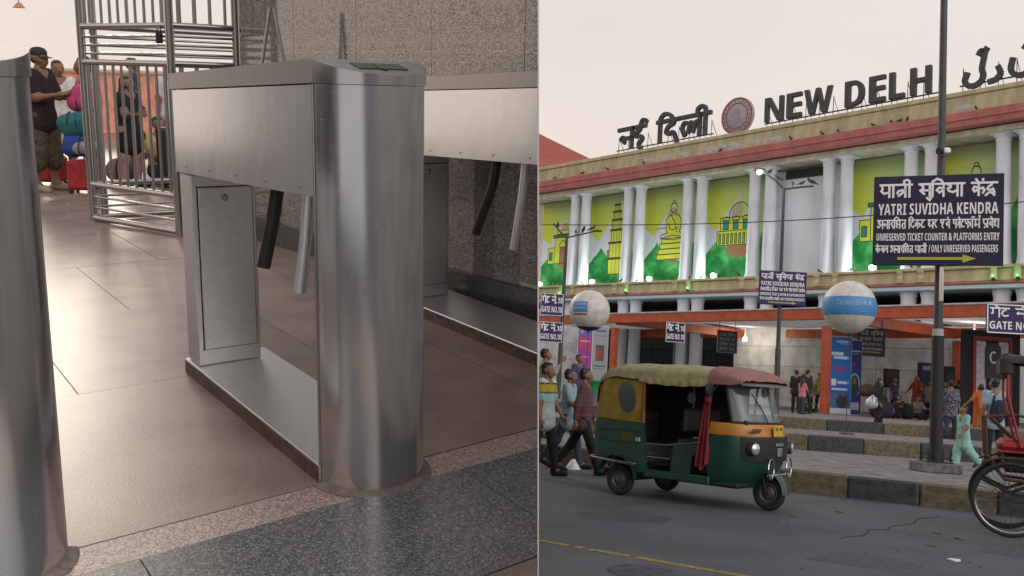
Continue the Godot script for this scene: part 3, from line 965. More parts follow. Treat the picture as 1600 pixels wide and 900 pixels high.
# turnstile frame: origin on the floor at the middle of the round post, +x along the lane to the far end, +z to the right
func turnstile(at: Vector2, label: String, dx: float, bx: float, more: float) -> void:
	var a := Vector3(-0.597, 0, -0.802)            # towards the far end
	var r := Vector3(0.802, 0, -0.597)             # to the right
	var t := HALL * Transform3D(Basis(a, Vector3.UP, r), v3(at.x, 0, at.y))
	var loc := Transform3D(Basis(a, Vector3.UP, r), v3(at.x, 0, at.y))
	var o := thing("turnstile", label, "turnstile", t, "stainless steel turnstiles in a row")
	var R := 0.182
	var L := 1.50
	var zt := 1.322                                  # bottom of the lid at the near end
	var zf := 1.268
	var bt := 0.968
	var bf := 0.915
	# round post
	var b := Mb.new()
	var prof := []
	for k in 9: prof.append(Vector2(R, 0.012 + (zt - 0.012) * k / 8.0))
	b.lathe([Vector2(R - 0.004, 0.004), Vector2(R, 0.012)] + prof, Transform3D.IDENTITY, 48, -PI / 2, -PI * 1.5)
	b.quad(Vector3(0, 0, -R), Vector3(0, 0, R), Vector3(0, zt, R), Vector3(0, zt, -R), Vector3(1, 0, 0))
	put("post", cut(b, loc), M.steel, o)
	# seam strip where the post meets the head
	b = Mb.new()
	for z in [-1.0, 1.0]:
		b.box(Vector3(0.006, (zt + 0.06) * 0.5, z * (R + 0.0015)), Vector3(0.012, zt - 0.06, 0.005), 0.002)
	put("seam_strip", cut(b, loc), M.tube, o)
	# head box
	b = Mb.new()
	b.wedge([Vector2(0.014, -R), Vector2(L, -R), Vector2(L, R), Vector2(0.014, R)], [bt, bf, bf, bt], [zt - 0.003, zf - 0.003, zf - 0.003, zt - 0.003])
	put("head", cut(b, loc), M.steel, o)
	# lid with an oblique round nose
	b = Mb.new()
	var ov := R + 0.006
	b.wedge([Vector2(0.0, -ov), Vector2(L + 0.02, -ov), Vector2(L + 0.02, ov), Vector2(0.0, ov)], [zt + 0.002, zf + 0.002, zf + 0.002, zt + 0.002], [1.398, 1.335, 1.335, 1.398])
	put("lid", cut(b, loc), M.steel_dark, o)
	b = Mb.new()
	var rows := [[], []]
	for k in 25:
		var g := -PI / 2 - PI * k / 24.0
		var p := Vector3(cos(g) * ov, 0, sin(g) * ov)
		rows[0].append(p + Vector3(0, zt + 0.002, 0))
		rows[1].append(p + Vector3(0, 1.398 - 0.044 * (-cos(g)), 0))
	b.skin(rows, Vector3(0, 1.3, 0))
	put("nose", cut(b, loc), M.chrome, o)
	b = Mb.new()
	for k in 24:
		var p0: Vector3 = rows[1][k]; var p1: Vector3 = rows[1][k + 1]
		b.quad(Vector3(0.0, 1.398, p0.z), p0, p1, Vector3(0.0, 1.398, p1.z), Vector3(-0.2, 1, 0))
	put("nose_top", cut(b, loc), M.steel_dark, o)
	b = Mb.new()
	var sl := Transform3D(Basis(Vector3(0, 0, 1), atan(0.044 / ov)), Vector3(-0.085, 1.3795, 0))
	b.box(Vector3.ZERO, Vector3(0.07, 0.004, 0.17), 0.001, sl)
	put("display", cut(b, loc), M.screen, o)
	b = Mb.new()
	b.prism(PackedVector2Array([Vector2(-0.03, -0.012), Vector2(0.02, -0.012), Vector2(0.02, -0.025), Vector2(0.05, 0), Vector2(0.02, 0.025), Vector2(0.02, 0.012), Vector2(-0.03, 0.012)]), 0.0021, 0.0034, sl * Transform3D(Basis(Vector3.RIGHT, -PI / 2), Vector3.ZERO) * Transform3D(Basis(Vector3(0, 0, 1), PI), Vector3.ZERO))
	put("arrow", cut(b, loc), mat(lin(0.05, 0.11, 0.04), 0.5), o)
	# screws along the head's lower edge
	b = Mb.new()
	for k in 5:
		for sz in [-1.0, 1.0]:
			b.ball(Vector3(0.12 + k * 0.31, lerpf(bt, bf, (0.12 + k * 0.31) / L) + 0.03, sz * R), Vector3(0.007, 0.007, 0.003), 8, 5)
	put("screws", cut(b, loc), M.steel_dark, o).set_meta("kind", "stuff")
	# plinth
	b = Mb.new()
	b.box(Vector3(L * 0.5 + 0.0, 0.032, 0), Vector3(L - 0.01, 0.064, 2 * R + 0.01), 0.004)
	put("plinth", cut(b, loc), M.steel_plate, o)
	b = Mb.new()
	b.box(Vector3(L * 0.5, 0.03, -R - 0.007), Vector3(L - 0.03, 0.058, 0.004), 0.001)
	put("plinth_edge", cut(b, loc), mat(lin(0.16, 0.10, 0.075), 0.35, 0.3, "grime", Vector3(3, 3, 3)), o)
	# cabinet leg at the far end
	b = Mb.new()
	b.box(Vector3(L - 0.10, (0.065 + bf) * 0.5, -0.034), Vector3(0.15, bf - 0.065, 0.284), 0.006)
	put("leg", cut(b, loc), M.steel_plate, o)
	b = Mb.new()
	b.box(Vector3(L - 0.180, 0.50, -0.030), Vector3(0.012, 0.72, 0.236), 0.003)
	var door := put("service_door", cut(b, loc), M.steel_plate, o)
	b = Mb.new()
	for e in [[Vector3(0, 0.862, -0.030), Vector3(0.004, 0.004, 0.246)], [Vector3(0, 0.138, -0.030), Vector3(0.004, 0.004, 0.246)], [Vector3(0, 0.5, -0.150), Vector3(0.004, 0.72, 0.004)], [Vector3(0, 0.5, 0.090), Vector3(0.004, 0.72, 0.004)]]:
		b.box(e[0] + Vector3(L - 0.1765, 0, 0), e[1])
	put("gap", cut(b, loc), M.joint, door)
	b = Mb.new()
	var lt := Transform3D(Basis(Vector3(0, 0, 1), PI / 2), Vector3(L - 0.185, 0.815, -0.035))
	b.lathe([Vector2(0.0, 0.006), Vector2(0.009, 0.006), Vector2(0.011, 0.004), Vector2(0.014, 0.008), Vector2(0.016, 0.0)], lt, 18)
	put("lock", cut(b, loc), M.steel_dark, door)
	# arms of the tripod: one swings out dark, one hangs bright
	b = Mb.new()
	b.ball(Vector3(0.55, 0.98, 0), Vector3(0.09, 0.05, 0.09), 16, 8)
	put("hub", cut(b, loc), M.steel_dark, o)
	b = Mb.new()
	b.tube([Vector3(dx, 0.955, -0.11), Vector3(dx, 0.82, -0.135), Vector3(dx + 0.01 + more, 0.655 - more, -0.17)], 0.025, 14)
	put("arm", cut(b, loc), M.arm_dark, o)
	b = Mb.new()
	b.tube([Vector3(bx, 0.955, -0.12), Vector3(bx, 0.80, -0.135), Vector3(bx + more * 0.3, 0.62 - more, -0.16)], 0.021, 14)
	put("arm", cut(b, loc), M.arm_light, o)
	# ring of grout where the post meets the floor
	b = Mb.new()
	b.lathe([Vector2(R + 0.03, 0.001), Vector2(R + 0.012, 0.006), Vector2(R, 0.012)], Transform3D.IDENTITY, 40, -PI / 2, -PI * 1.5)
	put("grout_ring", cut(b, loc), M.mortar, o)

func turnstiles() -> void:
	turnstile(Vector2(-0.566, 3.135), "stainless steel turnstile in the middle with round front post, whole in view", 0.50, 0.20, 0.0)
	turnstile(Vector2(-1.475, 2.415), "stainless steel turnstile cut off by the photo's left edge", 0.50, 0.20, 0.0)
	turnstile(Vector2(0.16, 4.57), "stainless steel turnstile farthest right in front of the speckled granite wall", 0.50, 0.24, 0.09)

# a railing panel between two floor points
func railing(parent: Node3D, p: Vector2, q: Vector2, bars: int) -> void:
	var d := (q - p).normalized()
	var at := func(k: float, y: float) -> Vector3: return v3(p.x + (q.x - p.x) * k, y, p.y + (q.y - p.y) * k)
	for y in [0.035, 0.335, 1.40, 1.70, 2.42]:
		var b := Mb.new()
		b.cyl(at.call(0, y), at.call(1, y), 0.026, 0.026, 10)
		put("rail", b, M.tube, parent)
	for y in [0.13, 0.225, 1.475, 1.545, 1.615]:
		var b := Mb.new()
		b.cyl(at.call(0, y), at.call(1, y), 0.011, 0.011, 8)
		put("thin_rail", b, M.tube, parent)
	for k in bars:
		var f := (k + 0.7) / (bars + 0.4)
		for y in [[0.34, 1.39], [1.71, 2.41]]:
			var b := Mb.new()
			b.cyl(at.call(f, y[0]), at.call(f, y[1]), 0.0125, 0.0125, 8)
			put("bar", b, M.tube, parent)

func cage() -> void:
	var o := thing("railing_enclosure", "tall polished steel tube railing enclosure behind the middle turnstile", "railing", HALL)
	var pl := Vector2(-4.03, 8.58)
	var pr := Vector2(-3.0, 7.90)
	var pb := Vector2(-2.62, 9.75)
	var pw := Vector2(-2.57, 8.22)
	railing(o, pl, pr, 10)
	railing(o, pr, pw, 4)
	railing(o, pl, pb, 12)
	railing(o, pb, pw, 9)
	for p in [pl, pl + Vector2(0.06, 0.10), pr, pw, pw + Vector2(0.05, 0.06), pb]:
		var b := Mb.new()
		b.cyl(v3(p.x, 0, p.y), v3(p.x, 2.5, p.y), 0.034, 0.034, 14)
		put("post", b, M.tube, o)
	var b := Mb.new()
	b.box(Vector3.ZERO, Vector3(0.05, 0.09, 0.035), 0.008)
	b.tube([Vector3(-0.015, 0.04, 0), Vector3(-0.012, 0.075, 0), Vector3(0.012, 0.075, 0), Vector3(0.015, 0.04, 0)], 0.005, 6)
	put("padlock", b, M.black, o, Transform3D(Basis(), v3(-3.10, 1.60, 7.94)))
	# slanted double strut in front of the wall
	var st := thing("strut", "dark slanted steel double strut standing before the granite wall", "strut", spot(HALL, -1.93, 0, 7.0))
	for s in [-1.0, 1.0]:
		b = Mb.new()
		b.cyl(Vector3(s * 0.33, 0, 0), Vector3(s * 0.012, 1.80, 0), 0.012, 0.012, 8)
		put("leg", b, M.steel_dark, st)
	# folding barrier lying low at the far side of the lane

# =====================================================================  people
func make_head() -> Mb:        # eye level at y = 0, facing +z, neck below
	var m := Mb.new()
	m.nets([[Vector3(0, 0.035, -0.028), Vector3(0, 0.03, 0.018), 0.080, 0.073], [Vector3(0, 0, 0.028), Vector3(0, -0.055, 0.04), 0.060, 0.046], [Vector3(-0.012, -0.088, 0.052), Vector3(0.012, -0.088, 0.052), 0.024, 0.024],
		[Vector3(0, 0.012, 0.088), Vector3(0, -0.026, 0.104), 0.008, 0.014], [Vector3(-0.012, -0.028, 0.094), Vector3(0.012, -0.028, 0.094), 0.009, 0.009], [Vector3(-0.036, 0.024, 0.076), Vector3(0.036, 0.024, 0.076), 0.013, 0.013],
		[Vector3(-0.018, -0.054, 0.084), Vector3(0.018, -0.054, 0.084), 0.009, 0.009], [Vector3(-0.046, -0.02, 0.052), Vector3(0.046, -0.02, 0.052), 0.024, 0.024],
		[Vector3(0.076, 0.015, -0.008), Vector3(0.076, -0.02, -0.002), 0.014, 0.010], [Vector3(-0.076, 0.015, -0.008), Vector3(-0.076, -0.02, -0.002), 0.014, 0.010]], 0.009, 90.0)
	for s in [-1.0, 1.0]:
		m.col = Color(2.2, 2.6, 3.2)
		m.ball(Vector3(s * 0.032, 0.004, 0.078), Vector3(0.013, 0.008, 0.010), 8, 5)
		m.col = Color(0.08, 0.07, 0.07)
		m.ball(Vector3(s * 0.032, 0.004, 0.085), Vector3(0.006, 0.007, 0.006), 8, 5)
		m.ball(Vector3(s * 0.034, 0.028, 0.087), Vector3(0.018, 0.004, 0.006), 8, 4)
	m.col = Color(0.75, 0.45, 0.42)
	m.ball(Vector3(0, -0.054, 0.090), Vector3(0.021, 0.005, 0.006), 10, 4)
	m.col = Color.WHITE
	return m

func make_hand() -> Mb:        # a relaxed right hand hanging from the wrist at the origin, palm facing -x, thumb to +z
	var m := Mb.new()
	var bones := [[Vector3(0, 0.01, 0), Vector3(0, -0.02, 0), 0.024, 0.026], [Vector3(0, -0.03, 0.018), Vector3(0, -0.085, 0.026), 0.017, 0.014], [Vector3(0, -0.03, -0.012), Vector3(0, -0.08, -0.026), 0.017, 0.013], [Vector3(0, -0.03, 0.003), Vector3(0, -0.085, 0.0), 0.017, 0.014],
		[Vector3(0, -0.03, 0.02), Vector3(-0.012, -0.06, 0.046), 0.015, 0.011], [Vector3(-0.012, -0.06, 0.046), Vector3(-0.020, -0.088, 0.050), 0.011, 0.008]]
	for k in 4:
		var z: float = [0.029, 0.010, -0.009, -0.027][k]
		var l: float = [0.9, 1.0, 0.93, 0.74][k]
		var p := Vector3(0, -0.088, z)
		var q := p + Vector3(-0.010, -0.040, z * 0.05) * l
		var r := q + Vector3(-0.022, -0.026, 0) * l
		bones.append([p, q, 0.0098, 0.0085])
		bones.append([q, r, 0.0085, 0.007])
	m.nets(bones, 0.0055, 260.0)
	return m

func limb(sw: float, ab: float, side: float) -> Vector3:
	var s := deg_to_rad(sw); var a := deg_to_rad(ab)
	return Vector3(sin(a) * side, -cos(s) * cos(a), sin(s) * cos(a))

# o: pose and clothes. yaw 0 faces the viewer; +x is the person's left
func person(w: Transform3D, x: float, y: float, z: float, yaw: float, H: float, o: Dictionary, label: String, group := "") -> Node3D:
	var root := thing("person", label, "person", spot(w, x, y, z, deg_to_rad(yaw)), group)
	var s := H / 1.7
	var cell: float = o.get("cell", 0.026)
	var skin: Color = o.get("skin", Color(0.20, 0.105, 0.062))
	var hipy: float = o.get("hip", 0.90)
	var lean := deg_to_rad(o.get("lean", 0.0))
	var up := Basis(Vector3.RIGHT, lean)
	var hip := Vector3(0, hipy, 0)
	var J := {}
	for k in [["l", 1.0], ["r", -1.0]]:
		var sd: float = k[1]
		var sw: float = o.get(k[0] + "leg", 3.0 * sd)
		var kb: float = o.get(k[0] + "knee", 4.0)
		var la: float = o.get(k[0] + "legab", 3.0)
		J[k[0] + "hip"] = hip + Vector3(0.088 * sd, 0, 0)
		J[k[0] + "knee"] = J[k[0] + "hip"] + limb(sw, la, sd) * 0.43
		J[k[0] + "ank"] = J[k[0] + "knee"] + limb(sw - kb, la * 0.5, sd) * 0.40
		var fa := deg_to_rad(clampf((sw - kb) * 0.7, -50.0, 40.0))
		J[k[0] + "toe"] = J[k[0] + "ank"] + Vector3(0.03 * sd, -0.045 + sin(fa) * 0.15, cos(fa) * 0.17)
		J[k[0] + "sho"] = hip + up * Vector3(0.165 * sd, 0.50, 0)
		var asw: float = o.get(k[0] + "arm", 0.0)
		var ab: float = o.get(k[0] + "ab", 8.0)
		var el: float = o.get(k[0] + "el", 12.0)
		J[k[0] + "elb"] = J[k[0] + "sho"] + limb(asw, ab, sd) * 0.29
		J[k[0] + "fd"] = limb(asw + el, ab * (1.0 - el / 150.0) - o.get(k[0] + "in", 0.0), sd)
		J[k[0] + "wri"] = J[k[0] + "elb"] + J[k[0] + "fd"] * 0.25
	var neck := hip + up * Vector3(0, 0.535, 0)
	var hc := hip + up * Vector3(0, 0.675, 0.01)
	if not o.has("hip"):          # let the lower foot touch the ground
		var low := minf(minf(J.lank.y - 0.075, J.rank.y - 0.075), minf(J.ltoe.y - 0.03, J.rtoe.y - 0.03))
		var dn := Vector3(0, -low, 0)
		for k in J:
			if not k.ends_with("fd"): J[k] += dn
		hip += dn; neck += dn; hc += dn
	var P := func(q: Vector3) -> Vector3: return hip + up * q
	var bn := func(a: Vector3, b: Vector3, ra: float, rb: float) -> Array: return [a * s, b * s, ra * s, rb * s]
	var wide: float = o.get("wide", 1.0)
	# body: one surface, with hands and head
	var b := Mb.new()
	var bones := []
	for sd in [-1.0, 1.0]:
		bones.append(bn.call(P.call(Vector3(0.06 * sd, 0, 0)), P.call(Vector3(0.05 * sd, 0.20, 0)), 0.10, 0.088))
		bones.append(bn.call(P.call(Vector3(0.06 * sd, 0.24, 0)), P.call(Vector3(0.075 * sd, 0.42, 0)), 0.090, 0.088))
	bones.append(bn.call(P.call(Vector3(-0.14, 0.485, 0)), P.call(Vector3(0.14, 0.485, 0)), 0.052, 0.052))
	bones.append(bn.call(P.call(Vector3(0, 0.49, 0)), hc + Vector3(0, -0.05, -0.005), 0.054, 0.048))
	for k in ["l", "r"]:
		bones.append(bn.call(J[k + "sho"], J[k + "elb"], 0.047, 0.038))
		bones.append(bn.call(J[k + "elb"], J[k + "wri"], 0.037, 0.026))
		bones.append(bn.call(J[k + "hip"], J[k + "knee"], 0.078, 0.053))
		bones.append(bn.call(J[k + "knee"], J[k + "ank"], 0.052, 0.036))
		bones.append(bn.call(J[k + "ank"], J[k + "toe"], 0.036, 0.028))
	b.nets(bones, cell * s, 42.0)
	for i in b.c.size(): b.c[i] = skin
	for k in ["l", "r"]:
		var d: Vector3 = J[k + "fd"].normalized()
		var sd := 1.0 if k == "l" else -1.0
		var yv := -d
		var zv := (Vector3(0, 0, 1) - yv * yv.z)
		if zv.length() < 0.3: zv = Vector3(0, 1, 0) - yv * yv.y
		zv = zv.normalized()
		var xv := yv.cross(zv)
		# palm towards the body: the hand is modelled with its palm at -x for the person's left side (+x)
		var hb := Basis(xv * sd, yv, zv) if k == "l" else Basis(-xv, yv, zv)
		if k == "r": hb = Basis(-xv, yv, zv)
		b.append(hand_mb, Transform3D(hb.scaled_local(Vector3(s, s, s)), J[k + "wri"] * s), skin, k == "r")
	var hb2 := up * Basis(Vector3.UP, deg_to_rad(o.get("hyaw", 0.0))) * Basis(Vector3.RIGHT, deg_to_rad(o.get("hpitch", 0.0)))
	var ht := Transform3D(hb2.scaled_local(Vector3(s, s, s) * 1.0), hc * s)
	b.append(head_mb, ht, skin)
	put("body", b, M.skin, root)
	# clothes
	if o.has("top"):
		var c: Array = o.top
		var q := []
		var g := 0.018
		for sd in [-1.0, 1.0]:
			q.append(bn.call(P.call(Vector3(0.06 * sd * wide, 0.0, 0)), P.call(Vector3(0.055 * sd * wide, 0.22, 0)), 0.112, 0.104))
			q.append(bn.call(P.call(Vector3(0.06 * sd * wide, 0.24, 0)), P.call(Vector3(0.078 * sd * wide, 0.42, 0)), 0.106, 0.102))
			if c[2] > 0.0:
				var hm: float = c[2]
				q.append(bn.call(P.call(Vector3(0.06 * sd, 0.0, 0)), hip + Vector3(0.075 * sd, -hm, 0.0), 0.118, 0.122 + hm * 0.08))
		q.append(bn.call(P.call(Vector3(-0.145, 0.48, 0)), P.call(Vector3(0.145, 0.48, 0)), 0.062, 0.062))
		for k in ["l", "r"]:
			var e: Vector3 = J[k + "elb"]
			var st: Vector3 = J[k + "sho"].lerp(e, minf(c[1], 1.0))
			q.append(bn.call(J[k + "sho"], st, 0.064, 0.058))
			if c[1] > 1.0:
				q.append(bn.call(e, e.lerp(J[k + "wri"], c[1] - 1.0), 0.054, 0.043))
		var m := Mb.new()
		m.nets(q, cell * s, 55.0)
		if o.has("bands"):          # woven stripes, from the collar down
			for i in m.v.size():
				for st in o.bands:
					if m.v[i].y > st[0] * s:
						m.c[i] = st[1]
						break
		put(o.get("topname", "shirt"), m, c[0], root)
	if o.has("pants"):
		var c: Array = o.pants
		var q := []
		var bag: float = c[2] if c.size() > 2 else 0.0
		for sd in [-1.0, 1.0]:
			q.append(bn.call(hip + Vector3(0.055 * sd, 0.07, 0), hip + Vector3(0.06 * sd, -0.02, 0), 0.108, 0.112))
		for k in ["l", "r"]:
			var kn: Vector3 = J[k + "knee"]
			q.append(bn.call(J[k + "hip"], kn, 0.096, 0.074 + bag))
			var an: Vector3 = kn.lerp(J[k + "ank"], clampf(c[1], 0.05, 1.0))
			q.append(bn.call(kn, an, 0.073 + bag, 0.060 + bag * 1.6))
		var m := Mb.new()
		m.nets(q, cell * s, 55.0)
		put(o.get("pantsname", "trousers"), m, c[0], root)
	if o.has("skirt"):
		var c: Array = o.skirt
		var q := []
		for sd in [-1.0, 1.0]:
			q.append(bn.call(hip + Vector3(0.05 * sd, 0.10, 0), hip + Vector3(0.07 * sd, -0.15, 0.01), 0.108, 0.125))
			q.append(bn.call(hip + Vector3(0.07 * sd, -0.15, 0.01), Vector3(J[("l" if sd > 0 else "r") + "ank"].x, 0.10, J[("l" if sd > 0 else "r") + "ank"].z * 0.6), 0.13, 0.13 + c[1]))
		q.append(bn.call(hip, Vector3(0, 0.12, 0), 0.12, 0.14))
		var m := Mb.new()
		m.nets(q, cell * s, 40.0)
		put("skirt", m, c[0], root)
	if o.has("drape"):
		var q := []
		q.append(bn.call(P.call(Vector3(-0.10, 0.06, 0.06)), P.call(Vector3(0.0, 0.30, 0.075)), 0.075, 0.07))
		q.append(bn.call(P.call(Vector3(0.0, 0.30, 0.075)), P.call(Vector3(0.13, 0.50, 0.01)), 0.07, 0.06))
		q.append(bn.call(P.call(Vector3(0.13, 0.50, 0.0)), P.call(Vector3(0.11, 0.05, -0.11)), 0.06, 0.075))
		q.append(bn.call(P.call(Vector3(0.11, 0.05, -0.11)), P.call(Vector3(0.10, -0.25, -0.12)), 0.075, 0.05))
		var m := Mb.new()
		m.nets(q, cell * s, 50.0)
		put("drape", m, o.drape, root)
	var hair: String = o.get("hair", "short")
	var hm2 := Mb.new()
	var hq := []
	var hs: Material = o.get("hairmat", M.hair)
	if hair == "short":
		hq = [[Vector3(0, 0.060, -0.035), Vector3(0, 0.080, 0.022), 0.080, 0.050], [Vector3(0, 0.0, -0.05), Vector3(0, 0.04, -0.045), 0.060, 0.073], [Vector3(0.066, 0.05, 0.0), Vector3(0.07, 0.02, -0.01), 0.016, 0.014], [Vector3(-0.066, 0.05, 0.0), Vector3(-0.07, 0.02, -0.01), 0.016, 0.014]]
	elif hair == "bun":
		hq = [[Vector3(0, 0.058, -0.035), Vector3(0, 0.078, 0.02), 0.082, 0.052], [Vector3(0, 0.0, -0.05), Vector3(0, 0.03, -0.045), 0.066, 0.075], [Vector3(0, -0.03, -0.115), Vector3(0, -0.01, -0.12), 0.045, 0.045]]
	elif hair == "long":
		hq = [[Vector3(0, 0.058, -0.035), Vector3(0, 0.078, 0.02), 0.084, 0.054], [Vector3(0, 0.0, -0.05), Vector3(0, -0.12, -0.065), 0.078, 0.075], [Vector3(0, -0.12, -0.065), Vector3(0, -0.30, -0.09), 0.075, 0.05], [Vector3(0.06, 0.0, -0.02), Vector3(0.07, -0.12, -0.03), 0.04, 0.03], [Vector3(-0.06, 0.0, -0.02), Vector3(-0.07, -0.12, -0.03), 0.04, 0.03]]
	elif hair == "scarf":
		hq = [[Vector3(0, 0.06, -0.035), Vector3(0, 0.085, 0.02), 0.092, 0.058], [Vector3(0, 0.0, -0.05), Vector3(0, -0.16, -0.05), 0.088, 0.10], [Vector3(0.06, 0.0, 0.0), Vector3(0.09, -0.18, 0.02), 0.05, 0.06], [Vector3(-0.06, 0.0, 0.0), Vector3(-0.09, -0.18, 0.02), 0.05, 0.06]]
	elif hair == "cap":
		hq = [[Vector3(0, 0.0, -0.045), Vector3(0, 0.03, -0.045), 0.062, 0.072]]
		var cm := Mb.new()
		cm.lathe([Vector2(0.094, 0.0), Vector2(0.097, 0.02), Vector2(0.092, 0.055), Vector2(0.07, 0.085), Vector2(0.03, 0.1), Vector2(0, 0.102)], Transform3D(Basis().scaled(Vector3(0.9, 1, 1.08)), Vector3(0, 0.04, -0.008)), 20)
		var rows := []
		for j in 4:
			var line := []
			for i in 9:
				var g := PI * (i / 8.0)
				line.append(Vector3(cos(g) * (0.084 - 0.004 * j), 0.045 - 0.012 * j * 0.5 - 0.012 * absf(cos(g)), 0.05 + sin(g) * (0.045 + 0.028 * j)))
			rows.append(line)
		cm.skin(rows, Vector3(0, -1, 0))
		put("cap", cm, o.get("capmat", M.black), root, ht)
	for k in hq.size(): pass
	if hq.size() > 0:
		hm2.nets(hq, 0.015, 90.0)
		put("headscarf" if hair == "scarf" else "hair", hm2, hs, root, ht)
	if o.has("shoes"):
		for k in ["l", "r"]:
			var m := Mb.new()
			var an: Vector3 = J[k + "ank"]; var to: Vector3 = J[k + "toe"]
			m.nets([bn.call(an + Vector3(0, -0.02, -0.02), to, 0.050, 0.036), bn.call(an + Vector3(0, -0.045, -0.03), to + Vector3(0, -0.008, 0.015), 0.032, 0.030)], 0.016 * s, 90.0)
			put("shoe", m, o.shoes, root)
	return root

func bag(called: String, label: String, t: Transform3D, bones: Array, m: Material, cat := "bag") -> Node3D:
	var o := thing(called, label, cat, t)
	var b := Mb.new()
	b.nets(bones, 0.022, 40.0)
	put("bag_body", b, m, o)
	var top: Vector3 = bones[0][0].max(bones[0][1])
	for q in bones: top = top.max(q[0].max(q[1]))
	var r: float = bones[-1][2]
	var mid := Vector3((bones[-1][0].x + bones[-1][1].x) * 0.5, maxf(bones[-1][0].y, bones[-1][1].y), 0)
	b = Mb.new()
	b.tube([mid + Vector3(-0.05, r * 0.85, 0.02), mid + Vector3(-0.04, r + 0.04, 0.02), mid + Vector3(0.04, r + 0.04, 0.02), mid + Vector3(0.05, r * 0.85, 0.02)], 0.009, 6)
	put("handle", b, M.black, o)
	b = Mb.new()
	var r0: float = bones[0][2]
	for s in [-0.045, 0.05]:
		var c: Vector3 = (bones[0][0] + bones[0][1]) * 0.5 + Vector3(s, 0, 0)
		var lp := []
		for k in 9: lp.append(c + Vector3(0, cos(PI * k / 8.0), sin(PI * k / 8.0)) * (r0 + 0.006))
		b.tube(lp, 0.008, 6)
	put("strap", b, M.sign_black, o)
	return o

func suitcase(label: String, t: Transform3D, w: float, h: float, d: float, m: Material, grp := "") -> Node3D:
	var o := thing("suitcase", label, "suitcase", t, grp)
	var b := Mb.new()
	b.box(Vector3(0, h * 0.5 + 0.04, 0), Vector3(w, h, d), 0.035)
	put("shell", b, m, o)
	for k in [-0.25, 0.0, 0.25]:
		b = Mb.new()
		b.box(Vector3(w * k, h * 0.5 + 0.04, d * 0.5 + 0.001), Vector3(0.02, h * 0.86, 0.012), 0.004)
		put("rib", b, m, o)
	b = Mb.new()
	b.tube([Vector3(-0.09, h + 0.03, 0), Vector3(-0.085, h + 0.20, 0), Vector3(0.085, h + 0.20, 0), Vector3(0.09, h + 0.03, 0)], 0.009, 6)
	put("handle", b, M.tube, o)
	for sx in [-1.0, 1.0]:
		for sz in [-1.0, 1.0]:
			b = Mb.new()
			b.cyl(Vector3(sx * w * 0.4 - 0.012, 0.024, sz * d * 0.35), Vector3(sx * w * 0.4 + 0.012, 0.024, sz * d * 0.35), 0.024, 0.024, 12)
			put("wheel", b, M.rubber, o)
	return o

